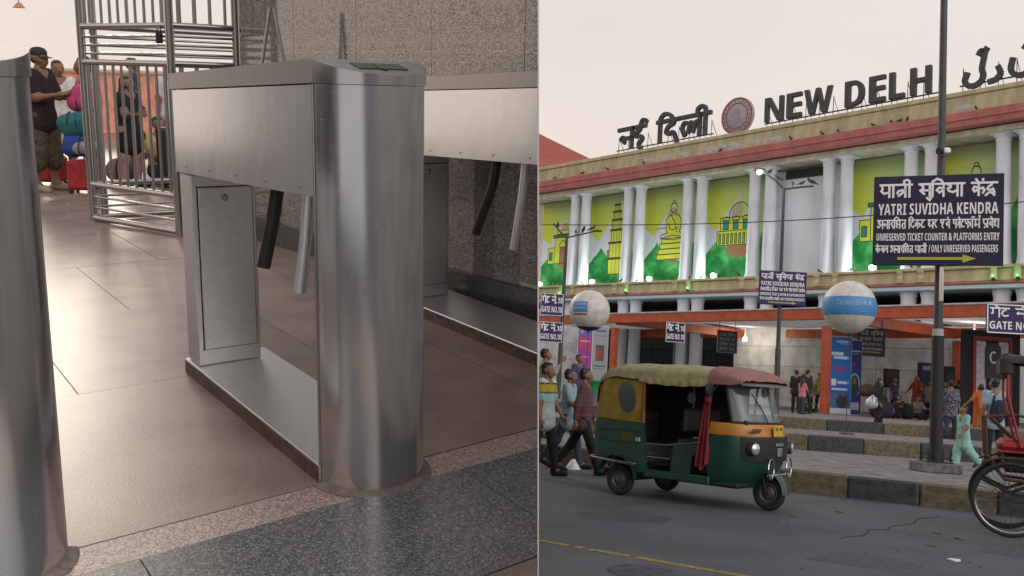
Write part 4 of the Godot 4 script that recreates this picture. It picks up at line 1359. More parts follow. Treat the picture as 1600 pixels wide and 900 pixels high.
func hall_people() -> void:
	var C := 0.020
	person(HALL, -5.47, 0, 10.62, 84, 1.53, {"cell": C, "top": [cloth(0.022, 0.008, 0.012), 0.75, 0.10], "pants": [cloth(0.12, 0.10, 0.06, "camo", 4.0), 0.34, 0.03], "pantsname": "shorts", "hair": "cap", "capmat": M.black, "larm": 22, "lel": 80, "rarm": 15, "rel": 85, "lin": 20.0, "rin": 20.0, "lleg": 4, "rleg": -3, "shoes": mat(lin(0.30, 0.25, 0.17), 0.8), "hpitch": 4.0},
		"man in dark cap, maroon t-shirt and knee shorts standing with folded arms beside stacked luggage", "travellers waiting behind the turnstiles")
	person(HALL, -6.05, 0, 12.2, 40, 1.42, {"cell": C, "top": [cloth(0.65, 0.63, 0.60), 0.8, 0.1], "pants": [cloth(0.08, 0.08, 0.1), 1.0], "hair": "short", "larm": 30, "lel": 60, "shoes": M.black},
		"person in white shirt seen between the capped man and the pink bag", "travellers waiting behind the turnstiles")
	person(HALL, -5.35, 0, 11.4, -60, 1.46, {"cell": C, "top": [cloth(0.50, 0.12, 0.10), 0.8, 0.15], "pants": [cloth(0.06, 0.06, 0.10), 1.0], "hair": "bun", "rarm": 30, "rel": 60, "shoes": M.black},
		"woman with dark hair tied back standing behind the pink bag", "travellers waiting behind the turnstiles")
	person(HALL, -6.70, 0, 12.0, 20, 1.52, {"cell": C, "top": [cloth(0.45, 0.10, 0.08), 0.8, 0.1], "pants": [cloth(0.08, 0.07, 0.07), 1.0], "hair": "short", "shoes": M.black},
		"dark-haired person mostly hidden behind the left turnstile post", "travellers waiting behind the turnstiles")
	# luggage stack
	suitcase("red suitcase at the bottom of the luggage stack beside the capped man", spot(HALL, -5.02, 0, 10.55, 0.1), 0.30, 0.33, 0.28, M.suitcase_red)
	suitcase("red suitcase standing on the floor left of and behind the capped man", spot(HALL, -5.78, 0, 11.2, -0.1), 0.44, 0.30, 0.26, M.suitcase_red)
	bag("travel_bag", "blue and grey travel bag lying on top of the red suitcase", spot(HALL, -5.02, 0.41, 10.5), [[Vector3(-0.11, 0.07, 0), Vector3(0.12, 0.08, 0), 0.085, 0.085], [Vector3(-0.10, 0.16, 0), Vector3(0.11, 0.17, 0), 0.075, 0.075]], cloth(0.03, 0.07, 0.30))
	bag("holdall", "grey holdall on the blue travel bag beside the capped man", spot(HALL, -4.90, 0.50, 10.36), [[Vector3(-0.07, 0.0, 0), Vector3(0.07, 0.03, 0), 0.07, 0.065]], cloth(0.30, 0.31, 0.34))
	bag("duffel_bag", "teal duffel bag with black underside stacked below the pink bag", spot(HALL, -5.06, 0.70, 10.5), [[Vector3(-0.10, 0.06, 0), Vector3(0.10, 0.10, 0), 0.095, 0.10], [Vector3(-0.06, -0.02, 0), Vector3(0.12, 0.0, 0), 0.07, 0.07]], cloth(0.03, 0.17, 0.20))
	bag("backpack", "bright pink backpack crowning the stack of luggage", spot(HALL, -4.97, 0.93, 10.55), [[Vector3(-0.08, 0.05, 0), Vector3(0.09, 0.05, 0), 0.10, 0.10], [Vector3(-0.03, 0.16, 0), Vector3(0.09, 0.17, 0), 0.095, 0.09]], cloth(0.55, 0.07, 0.20))
	# inside and behind the railing
	person(HALL, -4.78, 0, 11.2, 75, 1.26, {"cell": C, "top": [cloth(0.012, 0.012, 0.018), 0.5, 0.28], "topname": "dress", "pants": [cloth(0.50, 0.25, 0.25), 1.0], "hair": "long", "shoes": M.black, "rarm": 20, "rel": 70},
		"girl in black tunic and pink leggings seen through the railing bars", "people behind the railing enclosure")
	person(HALL, -4.72, 0, 11.9, 40, 1.40, {"cell": C, "hip": 0.16, "lleg": 84, "rleg": 80, "lknee": 110, "rknee": 115, "larm": 40, "rarm": 40, "lel": 40, "rel": 40, "top": [cloth(0.45, 0.33, 0.10), 0.8, 0.0], "pants": [cloth(0.03, 0.03, 0.06), 1.0], "hair": "short", "shoes": M.black},
		"person in mustard shirt sitting on the floor behind the railing", "people behind the railing enclosure")
	person(HALL, -5.5, 0, 14.4, 30, 1.45, {"cell": C, "top": [cloth(0.55, 0.55, 0.54), 0.8, 0.1], "pants": [cloth(0.10, 0.09, 0.09), 1.0], "hair": "short", "shoes": M.black, "larm": 60, "lel": 60},
		"person in pale shirt standing farthest back behind the railing", "people behind the railing enclosure")
	for k in 4:
		person(HALL, [-6.3, -4.2, -3.6, -7.6][k], 0, [15.0, 12.8, 13.4, 14.2][k], [120, -40, 60, 30][k], [1.50, 1.44, 1.40, 1.48][k], {"cell": 0.028, "top": [[cloth(0.06, 0.05, 0.10), cloth(0.30, 0.05, 0.06), cloth(0.55, 0.50, 0.42), cloth(0.12, 0.20, 0.30)][k], 0.85, 0.12], "pants": [cloth(0.05, 0.05, 0.06), 1.0], "hair": ["short", "bun", "short", "short"][k], "shoes": M.black, "larm": 15 * k, "lel": 30},
			["person in dark violet top far behind the capped man", "woman in red top with hair in a bun, behind the railing bars", "person in cream shirt far behind the right end of the railing", "person in blue shirt farthest left behind the left turnstile post"][k], "people behind the railing enclosure")
	bag("bundle", "pale pink cloth bundle beside the girl in black tunic", spot(HALL, -4.98, 0.14, 11.5), [[Vector3(-0.08, 0.02, 0), Vector3(0.08, 0.06, 0), 0.15, 0.13]], cloth(0.45, 0.25, 0.25), "bundle")
	suitcase("tall black suitcase beside the seated person behind the railing", spot(HALL, -4.28, 0, 11.3, 0.2), 0.40, 0.66, 0.30, mat(lin(0.02, 0.02, 0.022), 0.6))

# =====================================================================  the street (right)
func cplane() -> Plane:            # keeps street pieces on their side of the hoarding
	return Plane(-CAMT.basis.x, CAMT.origin + CAMT.basis.x * 0.0016)

func street_setting() -> void:
	var b := Mb.new()
	b.quad(v3(-500, 0, -60), v3(500, 0, -60), v3(500, 0, 560), v3(-500, 0, 560), Vector3.UP)
	struct(put("road", b, M.asphalt))
	# worn yellow line
	b = Mb.new()
	var p := Vector2(0.142, 8.718); var q := Vector2(1.58, 7.711)
	var d := (q - p).normalized(); var s := Vector2(-d.y, d.x)
	var w0 := 0.05
	for k in 60:
		var a: Vector2 = p + d * (-0.6 + k * 0.075); var e: Vector2 = p + d * (-0.6 + (k + 1) * 0.075 + 0.001)
		var w1 := rng.randf_range(0.035, 0.055)
		if rng.randf() > 0.10:
			b.slab(plan([a.x - s.x * w0, a.y - s.y * w0, e.x - s.x * w1, e.y - s.y * w1, e.x + s.x * w0, e.y + s.y * w0, a.x + s.x * w1, a.y + s.y * w1]), 0.001, 0.005)
		w0 = w1
	struct(put("road_line", b.clipped(cplane()), M.line_yellow))
	# crack and tar patch
	b = Mb.new()
	var cr := []
	for i in 14:
		var f := i / 13.0
		cr.append(Vector2(3.2 + 2.0 * f + rng.randf_range(-0.05, 0.05), -(9.9 + 2.4 * f + rng.randf_range(-0.08, 0.08))))
	b.ribbon(cr, 0.022, 0.001, 0.004, Transform3D(Basis(Vector3(1, 0, 0), Vector3(0, 0, 1), Vector3(0, 1, 0)), Vector3()))
	struct(put("road_crack", b, M.joint))
	for e in [[3.0, 8.6, 0.55, 0.3], [5.2, 9.6, 0.8, 0.35], [1.1, 10.6, 0.6, 0.4]]:       # tar patches
		b = Mb.new()
		var pg := PackedVector2Array()
		for k in 14:
			var g := TAU * k / 14.0
			pg.append(Vector2(e[0] + cos(g) * e[2] * rng.randf_range(0.75, 1.1), -e[1] + sin(g) * e[3] * rng.randf_range(0.75, 1.1)))
		b.slab(pg, -0.002, 0.0025)
		struct(put("tar_patch", b, mat(lin(0.080, 0.083, 0.092), 0.8, 0.0, "grime", Vector3(2, 2, 2))))
	for k in 9:
		var lx := rng.randf_range(1.6, 6.2)
		var lz := rng.randf_range(8.6, 13.2)
		b = Mb.new()
		b.wedge([Vector2(-0.05, -0.03), Vector2(0.05, -0.035), Vector2(0.045, 0.03), Vector2(-0.04, 0.035)], [0.0, 0.0, 0.0, 0.0], [0.012, 0.02, 0.006, 0.016])
		tag(put("paper_scrap", b, M.white if k % 3 == 0 else M.concrete, null, spot(STREET, lx, 0.004, lz, rng.randf_range(0, TAU))), "small scrap of paper lying on the grey road", "litter", "scraps on the road")
	# three kerbs, each a row of painted stones, with the paving behind each
	kerb_row("near_kerb", Vector2(3.947, 14.409), Vector2(0.834, -0.552), 0.0, 0.32, 0.98, -5.1, 8.2, 0.10)
	kerb_row("middle_kerb", Vector2(6.316, 23.75), Vector2(0.956, -0.29), 0.10, 0.48, 1.28, -7.2, 14.0, 0.35)
	kerb_row("far_kerb", Vector2(7.5, 29.3), Vector2(0.962, -0.272), 0.42, 0.76, 1.6, -8.2, 18.0, 0.6)
	# near island: falls gently from the kerb to the next kerb's foot
	b = Mb.new()
	b.wedge([Vector2(-0.3, -17.35), Vector2(11.3, -9.75), Vector2(17.5, -20.4), Vector2(-0.3, -25.7)], [-0.2, -0.2, -0.2, -0.2], [0.305, 0.305, 0.10, 0.10])
	struct(put("island_pavement", b.clipped(cplane()), M.pave))
	b = Mb.new()
	b.wedge([Vector2(-0.3, -25.9), Vector2(20.0, -19.9), Vector2(24.0, -24.8), Vector2(-0.3, -31.5)], [-0.2, -0.2, -0.2, -0.2], [0.465, 0.465, 0.42, 0.42])
	struct(put("middle_pavement", b.clipped(cplane()), M.pave))
	b = Mb.new()
	b.slab(plan([-0.3, 31.75, 24.5, 24.7, 50.0, 17.5, 50.0, 80.0, -0.3, 80.0]), -0.2, 0.742)
	struct(put("forecourt", b.clipped(cplane()), M.pave))
	# dirt and litter
	b = Mb.new()
	for i in 26:
		var x := rng.randf_range(1.6, 6.6)
		var z := rng.randf_range(8.0, 11.5)
		b.ball(v3(x, 0.006, z), Vector3(rng.randf_range(0.006, 0.018), 0.008, rng.randf_range(0.006, 0.022)), 6, 4)
	var gr := put("road_grit", b, M.concrete)
	tag(gr, "loose stones and grit scattered over the grey road", "grit")
	gr.set_meta("kind", "stuff")
	b = Mb.new()
	b.lathe([Vector2(0.13, 0.0), Vector2(0.03, 0.16), Vector2(0.0, 0.165)], Transform3D(Basis(Vector3.RIGHT, 0.15), Vector3.ZERO), 9)
	tag(put("paper_cone", b, M.white, null, spot(STREET, 0.74, 0.0, 16.0)), "crumpled white paper on the road beside the checked-shirt man", "litter")
	b = Mb.new()
	b.lathe([Vector2(0, 0.012), Vector2(0.26, 0.012), Vector2(0.29, 0.006), Vector2(0.30, 0.0)], Transform3D(), 28)
	struct(put("manhole_cover", b, M.kerb_dark, null, spot(STREET, 0.95, 0.0, 7.55)))

func kerb_row(called: String, p: Vector2, d: Vector2, y0: float, y1: float, len_: float, from: float, to: float, depth: float) -> void:
	d = d.normalized()
	var s := Vector2(-d.y, d.x)
	if s.y < 0.0: s = -s
	var root := struct(hang(called, Node3D.new(), null, Transform3D.IDENTITY))
	var x := from
	var k := 0
	while x < to:
		var a := p + d * (x + 0.006); var e := p + d * (x + len_ - 0.006)
		var jig := rng.randf_range(-0.012, 0.012)
		var b := Mb.new()
		var top := y1 + rng.randf_range(-0.012, 0.008)
		var ch := 0.03
		var fr := Basis(Vector3(d.x, 0, -d.y), Vector3.UP, Vector3(-s.x, 0, s.y))
		var mid := (a + e) * 0.5 + s * (depth * 0.5 + jig)
		b.box(Vector3.ZERO, Vector3(len_ - 0.012, top - y0 + 0.1, depth), ch, Transform3D(fr, v3(mid.x, (top + y0 - 0.1) * 0.5, mid.y)))
		var c := b.clipped(cplane())
		if not c.v.is_empty():
			put("kerb_stone", c, M.kerb_dark if k % 2 == 0 else M.kerb_yellow, root)
		x += len_
		k += 1

# ---------------------------------------------------------------- station building
var FAC := Transform3D(Basis(Vector3(0.677, 0, 0.736).normalized(), Vector3.UP, Vector3(-0.736, 0, 0.677).normalized()), Vector3(15.443, 0, -52))

func station() -> void:
	var o := thing("station_building", "long cream station building with white paired columns, red band and painted panels", "building", FAC)
	var x0 := -25.5
	var x1 := 30.0
	var xm := (x0 + x1) * 0.5
	var w := x1 - x0
	var pl: Plane = FAC.affine_inverse() * cplane()
	var add := func(called: String, p: Vector3, s: Vector3, bv: float, m: Material, par: Node3D) -> MeshInstance3D:
		var b := Mb.new()
		b.box(p, s, bv)
		return put(called, b.clipped(pl), m, par)
	# upper storey wall, cornice and bands
	add.call("upper_wall", Vector3(xm, 11.3, -1.35), Vector3(w, 7.2, 0.7), 0.0, M.cream_pale, o)
	add.call("soffit", Vector3(xm, 14.58, -0.30), Vector3(w, 0.26, 1.9), 0.0, M.cream_pale, o)
	var band: MeshInstance3D = add.call("red_band", Vector3(xm, 15.15, 0.10), Vector3(w, 0.74, 2.10), 0.03, M.band_red, o)
	add.call("band_moulding", Vector3(xm, 15.14, 1.17), Vector3(w, 0.10, 0.08), 0.02, M.band_red, band)
	var co: MeshInstance3D = add.call("cornice", Vector3(xm, 15.80, 0.0), Vector3(w, 0.54, 1.9), 0.04, M.cream, o)
	add.call("cornice_step", Vector3(xm, 16.22, -0.02), Vector3(w, 0.30, 1.75), 0.03, M.cream, co)
	add.call("cornice_step", Vector3(xm, 16.50, -0.05), Vector3(w, 0.24, 1.95), 0.03, M.cream, co)
	add.call("roof_slab", Vector3(xm, 16.2, -9.5), Vector3(w, 0.6, 16.5), 0.0, M.concrete, o)
	for i in 9:         # patches where the cream paint has flaked to white
		var b := Mb.new()
		var px := [-10.6, -9.1, -7.2, -6.2, -5.5, -4.0, -2.6, 8.0, -12.0][i] as float
		var pg := PackedVector2Array()
		for k in 11:
			var g := TAU * k / 11.0
			pg.append(Vector2(px + cos(g) * rng.randf_range(0.25, 0.75), 15.82 + sin(g) * rng.randf_range(0.07, 0.23)))
		b.prism(pg, 0.951, 0.957)
		put("flaked_patch", b, mat(lin(0.55, 0.57, 0.56), 0.9, 0.0, "grime", Vector3(2, 2, 2)), co)
	# ledge between the storeys
	var ld: MeshInstance3D = add.call("ledge", Vector3(xm, 7.55, -0.10), Vector3(w, 0.62, 1.9), 0.05, M.cream, o)
	add.call("ledge_top", Vector3(xm, 7.93, -0.05), Vector3(w, 0.14, 2.1), 0.03, M.cream, ld)
	add.call("ledge_moulding", Vector3(xm, 7.19, -0.08), Vector3(w, 0.10, 1.98), 0.02, M.band_red, ld)
	add.call("ledge_foot", Vector3(xm, 7.02, -0.10), Vector3(w, 0.22, 1.84), 0.03, M.teal, ld)
	# lower storey: dark recess, back wall, floor
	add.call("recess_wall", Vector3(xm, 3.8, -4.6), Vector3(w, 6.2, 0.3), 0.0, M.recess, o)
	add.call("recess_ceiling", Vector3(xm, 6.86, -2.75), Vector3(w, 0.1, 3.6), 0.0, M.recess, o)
	# paired columns; the first is built, the rest are copies
	var upper := Mb.new()
	upper.lathe([Vector2(0.45, 8.0), Vector2(0.45, 8.12), Vector2(0.42, 8.2), Vector2(0.40, 8.3), Vector2(0.385, 8.42), Vector2(0.33, 14.0), Vector2(0.33, 14.05), Vector2(0.36, 14.10), Vector2(0.36, 14.16), Vector2(0.34, 14.20)], Transform3D(), 20)
	var um := upper.mesh()
	var cap := Mb.new()
	cap.lathe([Vector2(0.34, 14.2), Vector2(0.38, 14.27), Vector2(0.46, 14.33), Vector2(0.47, 14.36)], Transform3D(), 20)
	cap.box(Vector3(0, 14.41, 0), Vector3(1.0, 0.10, 1.0), 0.02)
	var cm := cap.mesh()
	var lower := Mb.new()
	lower.lathe([Vector2(0.46, 0.75), Vector2(0.46, 0.95), Vector2(0.41, 1.05), Vector2(0.38, 6.6), Vector2(0.43, 6.75), Vector2(0.43, 6.91)], Transform3D(), 20)
	var lm := lower.mesh()
	var corb := Mb.new()
	corb.prism(PackedVector2Array([Vector2(0, 0), Vector2(0.16, 0.05), Vector2(0.20, 0.25), Vector2(0.12, 0.42), Vector2(0.22, 0.55), Vector2(0.22, 0.62), Vector2(0, 0.62)]), -0.14, 0.14, Transform3D(Basis(Vector3(0, 0, 1), Vector3.UP, Vector3(-1, 0, 0)), Vector3(0, 7.26, 0.853)))
	var kb := corb.mesh()
	var pairs := [-23.8, -18.9, -13.92, -8.95, -4.03, 0.78, 5.45, 10.03, 14.7, 19.5, 24.3]
	for c in pairs:
		for s in [-1.0, 1.0]:
			var x: float = c + s * 0.535
			if x < -22.7: continue
			var col := inst("column", um, M.column, o, Transform3D(Basis(), Vector3(x, 0, 0)))
			inst("capital", cm, M.column, col)
			inst("lower_column", lm, M.column, o, Transform3D(Basis(), Vector3(x, 0, 0)))
			inst("corbel", kb, M.cream, o, Transform3D(Basis(), Vector3(x, 0, 0)))
	# painted panels between the pairs
	for i in pairs.size() - 1:
		var a: float = pairs[i] + 0.2
		var e: float = pairs[i + 1] - 0.2
		var b := Mb.new()
		b.box(Vector3((a + e) * 0.5, 11.2, -0.93), Vector3(e - a + 0.5, 6.25, 0.12), 0.0)
		var blank := i == 4
		if blank:
			put("blank_panel", b.clipped(pl), M.blank, o)
			b = Mb.new()
			b.box(Vector3((a + e) * 0.5, 14.05, -0.82), Vector3(e - a - 1.6, 0.5, 0.12), 0.02)
			put("roller_box", b, M.recess, o)
			continue
		put("panel_backing", b.clipped(pl), M.cream_pale, o)
		b = Mb.new()
		b.quad(Vector3(a, 8.05, -0.866), Vector3(e, 8.05, -0.866), Vector3(e, 14.3, -0.866), Vector3(a, 14.3, -0.866), Vector3(0, 0, 1))
		var mm := StandardMaterial3D.new()
		mm.albedo_texture = mural(i)
		mm.roughness = 0.75
		mm.cull_mode = BaseMaterial3D.CULL_DISABLED
		put("painted_panel", b.clipped(pl), mm, o)
	# white shop wall under the canopy, in boards with open joints
	var sw := thing("shop_wall", "white boarded shop wall under the orange canopy of the station", "wall", FAC)
	add.call("backing", Vector3(2.1, 2.95, 0.50), Vector3(14.6, 4.4, 0.14), 0.0, M.recess, sw)
	for j in 4:
		for i in 5:
			var b := Mb.new()
			b.box(Vector3(-5.2 + 2.92 * (i + 0.5), 0.75 + 1.1 * (j + 0.5), 0.60 + rng.randf_range(-0.004, 0.004)), Vector3(2.90, 1.085, 0.05), 0.008)
			put("board", b, M.shop_wall, sw)
	var lw := thing("side_shop_wall", "pale grey wall beside the dark entrance at the far left of the forecourt", "wall", FAC)
	for j in 4:
		for i in 2:
			var b := Mb.new()
			b.box(Vector3(-22.4 + 2.95 * (i + 0.5), 0.75 + 1.1 * (j + 0.5), 0.60), Vector3(2.93, 1.085, 0.05), 0.008)
			put("board", b.clipped(pl), M.shop_wall, lw)
	# dark doors and window bars in the recess, left of the shop wall
	for c in [-15.6, -11.2, -6.6]:
		var gt := thing("entrance_gate", ["dark folding entrance gate between lower columns, leftmost", "dark folding entrance gate behind the auto rickshaw's roof", "dark folding entrance gate next to the white shop wall"][[-15.6, -11.2, -6.6].find(c)], "gate", FAC * Transform3D(Basis(), Vector3(c, 0.742, -4.2)))
		for k in 7:
			var b := Mb.new()
			b.box(Vector3(-1.5 + 0.5 * k, 1.7, 0), Vector3(0.06, 3.4, 0.06), 0.01)
			put("bar", b, M.pole, gt)
		for y in [0.1, 1.2, 2.4, 3.4]:
			var b := Mb.new()
			b.box(Vector3(0, y, 0.05), Vector3(3.1, 0.07, 0.04), 0.01)
			put("rail", b, M.pole, gt)
	# flood lamps on the ledge and small green lamps at the column feet
	for x in [-22.0, -16.9, -11.9, -6.9, 3.2]:
		var fx: float = x
		var fl := thing("floodlight", ["lit white floodlight on the ledge, leftmost by the hoarding", "lit white floodlight on the ledge below the tower painting", "lit white floodlight on the ledge below the seated figure painting", "lit white floodlight on the ledge below the palace painting", "lit white floodlight on the ledge beside the big navy sign"][[-22.0, -16.9, -11.9, -6.9, 3.2].find(x)], "floodlight", FAC * Transform3D(Basis(), Vector3(fx, 8.0, 0.55)), "floodlights along the ledge")
		box1("housing", Vector3(0.0, 0.20, -0.14), Vector3(0.42, 0.34, 0.10), 0.02, M.black, fl)
		box1("bracket", Vector3(0, 0.02, -0.14), Vector3(0.08, 0.08, 0.08), 0.01, M.black, fl)
		lamp(Vector3(0, 0.20, 0.06), 0.15, Color(0.93, 1.0, 0.97), 14.0, 5.0, "bulb", fl)
	for x in [-19.5, -13.4, -8.4, 9.5, 10.6]:
		var fx: float = x
		var gl := thing("green_lamp", ["small green lamp on the ledge at the far left", "small green lamp on the ledge right of the white globe balloon", "small green lamp on the ledge below the seated figure's column pair", "small green lamp on the ledge right of the big navy sign", "small green lamp on the ledge at the right edge of the photo"][[-19.5, -13.4, -8.4, 9.5, 10.6].find(x)], "lamp", FAC * Transform3D(Basis(), Vector3(fx, 7.45, 1.12)), "green lamps on the ledge")
		box1("lamp_base", Vector3(0, -0.12, -0.08), Vector3(0.14, 0.1, 0.16), 0.02, M.black, gl)
		lamp(Vector3(0, 0.0, 0.0), 0.055, Color(0.2, 1.0, 0.4), 1.2, 0.10, "bulb", gl)
	# rear block with a red roof
	var rb := thing("rear_building", "block with sloping red roof behind the station's left end", "building", spot(STREET, 3.0, 0, 88.0))
	var rp: Plane = rb.transform.affine_inverse() * cplane()
	var b2 := Mb.new()
	b2.box(Vector3(0, 9.4, 0), Vector3(12, 18.8, 6))
	put("wall", b2.clipped(rp), M.cream_pale, rb)
	b2 = Mb.new()
	b2.prism(PackedVector2Array([Vector2(-6.4, 18.803), Vector2(6.4, 18.803), Vector2(6.4, 19.1), Vector2(-6.4, 24.6)]), -3.4, 3.4)
	put("roof", b2.clipped(rp), M.red_roof, rb)

func mural(kind: int) -> ImageTexture:
	var W := 200
	var H := 288
	var im := Image.create(W, H, false, Image.FORMAT_RGB8)
	var nz := FastNoiseLite.new()
	nz.seed = 40 + kind
	nz.frequency = 0.02
	for y in H:
		var v := 1.0 - float(y) / H
		for x in W:
			var u := float(x) / W
			var n := nz.get_noise_2d(x, y)
			var c := Color(0.76, 0.78, 0.22).lerp(Color(0.66, 0.77, 0.56), clampf(u * 1.25 - 0.2 + v * 0.35 + n * 0.3, 0, 1))
			c = c.lerp(Color(0.52, 0.56, 0.42), clampf((v - 0.86) * 6.0, 0, 0.6))
			# pale sweep rising from the lower left
			var sw := 0.50 + 0.30 * pow(maxf(0.0, (u - 0.20) / 0.30), 0.8) if u > 0.20 else 0.50 + 0.5 * (0.20 - u)
			if v < sw + 0.01 * n and u < 0.60: c = Color(0.76, 0.78, 0.82).lerp(c, clampf((u - 0.40) * 5.0, 0, 1))
			if Vector2((u - 0.52) / 0.09, (v - 0.68) / 0.09).length() < 1.0 + 0.6 * n: c = c.lerp(Color(0.60, 0.52, 0.48), 0.6)
			var hill := 0.44 - 0.55 * pow(absf(u - 0.24), 0.8) if u < 0.36 else 0.339 - 0.30 * (u - 0.36) * (0.95 - u) * 4.0
			if u > 0.74: hill += 0.7 * (u - 0.74)
			hill += 0.02 * n
			if v < hill: c = Color(0.08, 0.46, 0.20).lerp(Color(0.34, 0.70, 0.40), clampf(0.35 + n * 1.1 + 0.25 * sin(u * 9.0 + v * 14.0), 0, 1))
			# earth-coloured mound under the drawing
			var e := Vector2((u - 0.55) / 0.20, (v - 0.36) / 0.14).length()
			if e < 1.0 + n * 0.3 and v < 0.40: c = Color(0.55, 0.40, 0.28)
			im.set_pixel(x, y, c)
	var ink := Color(0.14, 0.15, 0.07)
	var box := func(x: int, y: int, w: int, h: int, c: Color) -> void:
		im.fill_rect(Rect2i(x, y, w, h), c)
		for k in [[x, y, w, 2], [x, y + h - 2, w, 2], [x, y, 2, h], [x + w - 2, y, 2, h]]:
			im.fill_rect(Rect2i(k[0], k[1], k[2], k[3]), ink)
	var arc := func(cx: float, cy: float, rx: float, ry: float, a0: float, a1: float) -> void:
		for i in 160:
			var g := lerpf(a0, a1, i / 159.0)
			im.fill_rect(Rect2i(int(cx + cos(g) * rx), int(cy - sin(g) * ry), 2, 2), ink)
	var line := func(p: Array) -> void:
		for i in p.size() - 1:
			for k in 41:
				var f := k / 40.0
				im.fill_rect(Rect2i(int(lerpf(p[i][0], p[i + 1][0], f)), int(lerpf(p[i][1], p[i + 1][1], f)), 2, 2), ink)
	var yl := Color(0.74, 0.78, 0.26)
	if kind == 1:          # tower in tapering stages
		var y := 252
		for k in 6:
			var hw: int = [30, 27, 22, 18, 14, 9][k]
			var h: int = [52, 50, 40, 32, 26, 22][k]
			y -= h
			box.call(108 - hw, y, hw * 2, h, yl)
			box.call(108 - hw - 4, y - 2, hw * 2 + 8, 7, Color(0.25, 0.33, 0.20))
			for q in 3: im.fill_rect(Rect2i(108 - hw / 2 + q * hw / 2, y, 1, h), ink)
	elif kind == 2 or kind == 6:        # seated figure on a stepped throne
		for k in 4: box.call(48 + 5 * k, 200 - 16 * k, 112 - 10 * k, 17, yl)
		for k in 9:
			im.fill_rect(Rect2i(84 - k, 86 + k * 7, 42 + 2 * k, 7), yl)
		line.call([[60, 152], [62, 142], [84, 136], [78, 120], [78, 98], [86, 86], [98, 82], [98, 76]])
		line.call([[150, 152], [148, 142], [126, 136], [132, 120], [132, 98], [124, 86], [112, 82], [112, 76]])
		line.call([[60, 152], [104, 144], [150, 152], [104, 158], [60, 152]])
		line.call([[86, 104], [92, 124], [104, 128], [122, 122]])
		line.call([[96, 84], [112, 110], [118, 134]])
		arc.call(105, 62, 11, 15, 0, TAU)
		arc.call(105, 44, 5, 5, 0, TAU)
		line.call([[40, 122], [76, 120]])
	elif kind == 3:        # palace front with pointed windows
		box.call(50, 108, 104, 40, yl)
		box.call(40, 146, 116, 42, yl)
		arc.call(112, 108, 34, 40, 0, PI)
		for k in 3:
			box.call(60 + k * 32, 116, 18, 28, Color(0.15, 0.52, 0.52))
			arc.call(69 + k * 32, 118, 12, 12, 0, PI)
		for k in 8: box.call(46 + k * 13, 154, 8, 30, Color(0.45, 0.60, 0.30))
	else:                  # arched gate
		box.call(30, 150, 130, 56, yl)
		box.call(60, 118, 70, 88, yl)
		box.call(52, 108, 86, 12, Color(0.25, 0.40, 0.33))
		box.call(68, 94, 54, 14, yl)
		box.call(84, 150, 24, 56, Color(0.55, 0.40, 0.28))
		arc.call(96, 150, 14, 22, 0, PI)
		for k in 2: box.call(36 + k * 100, 166, 16, 28, Color(0.20, 0.48, 0.46))
	return ImageTexture.create_from_image(im)

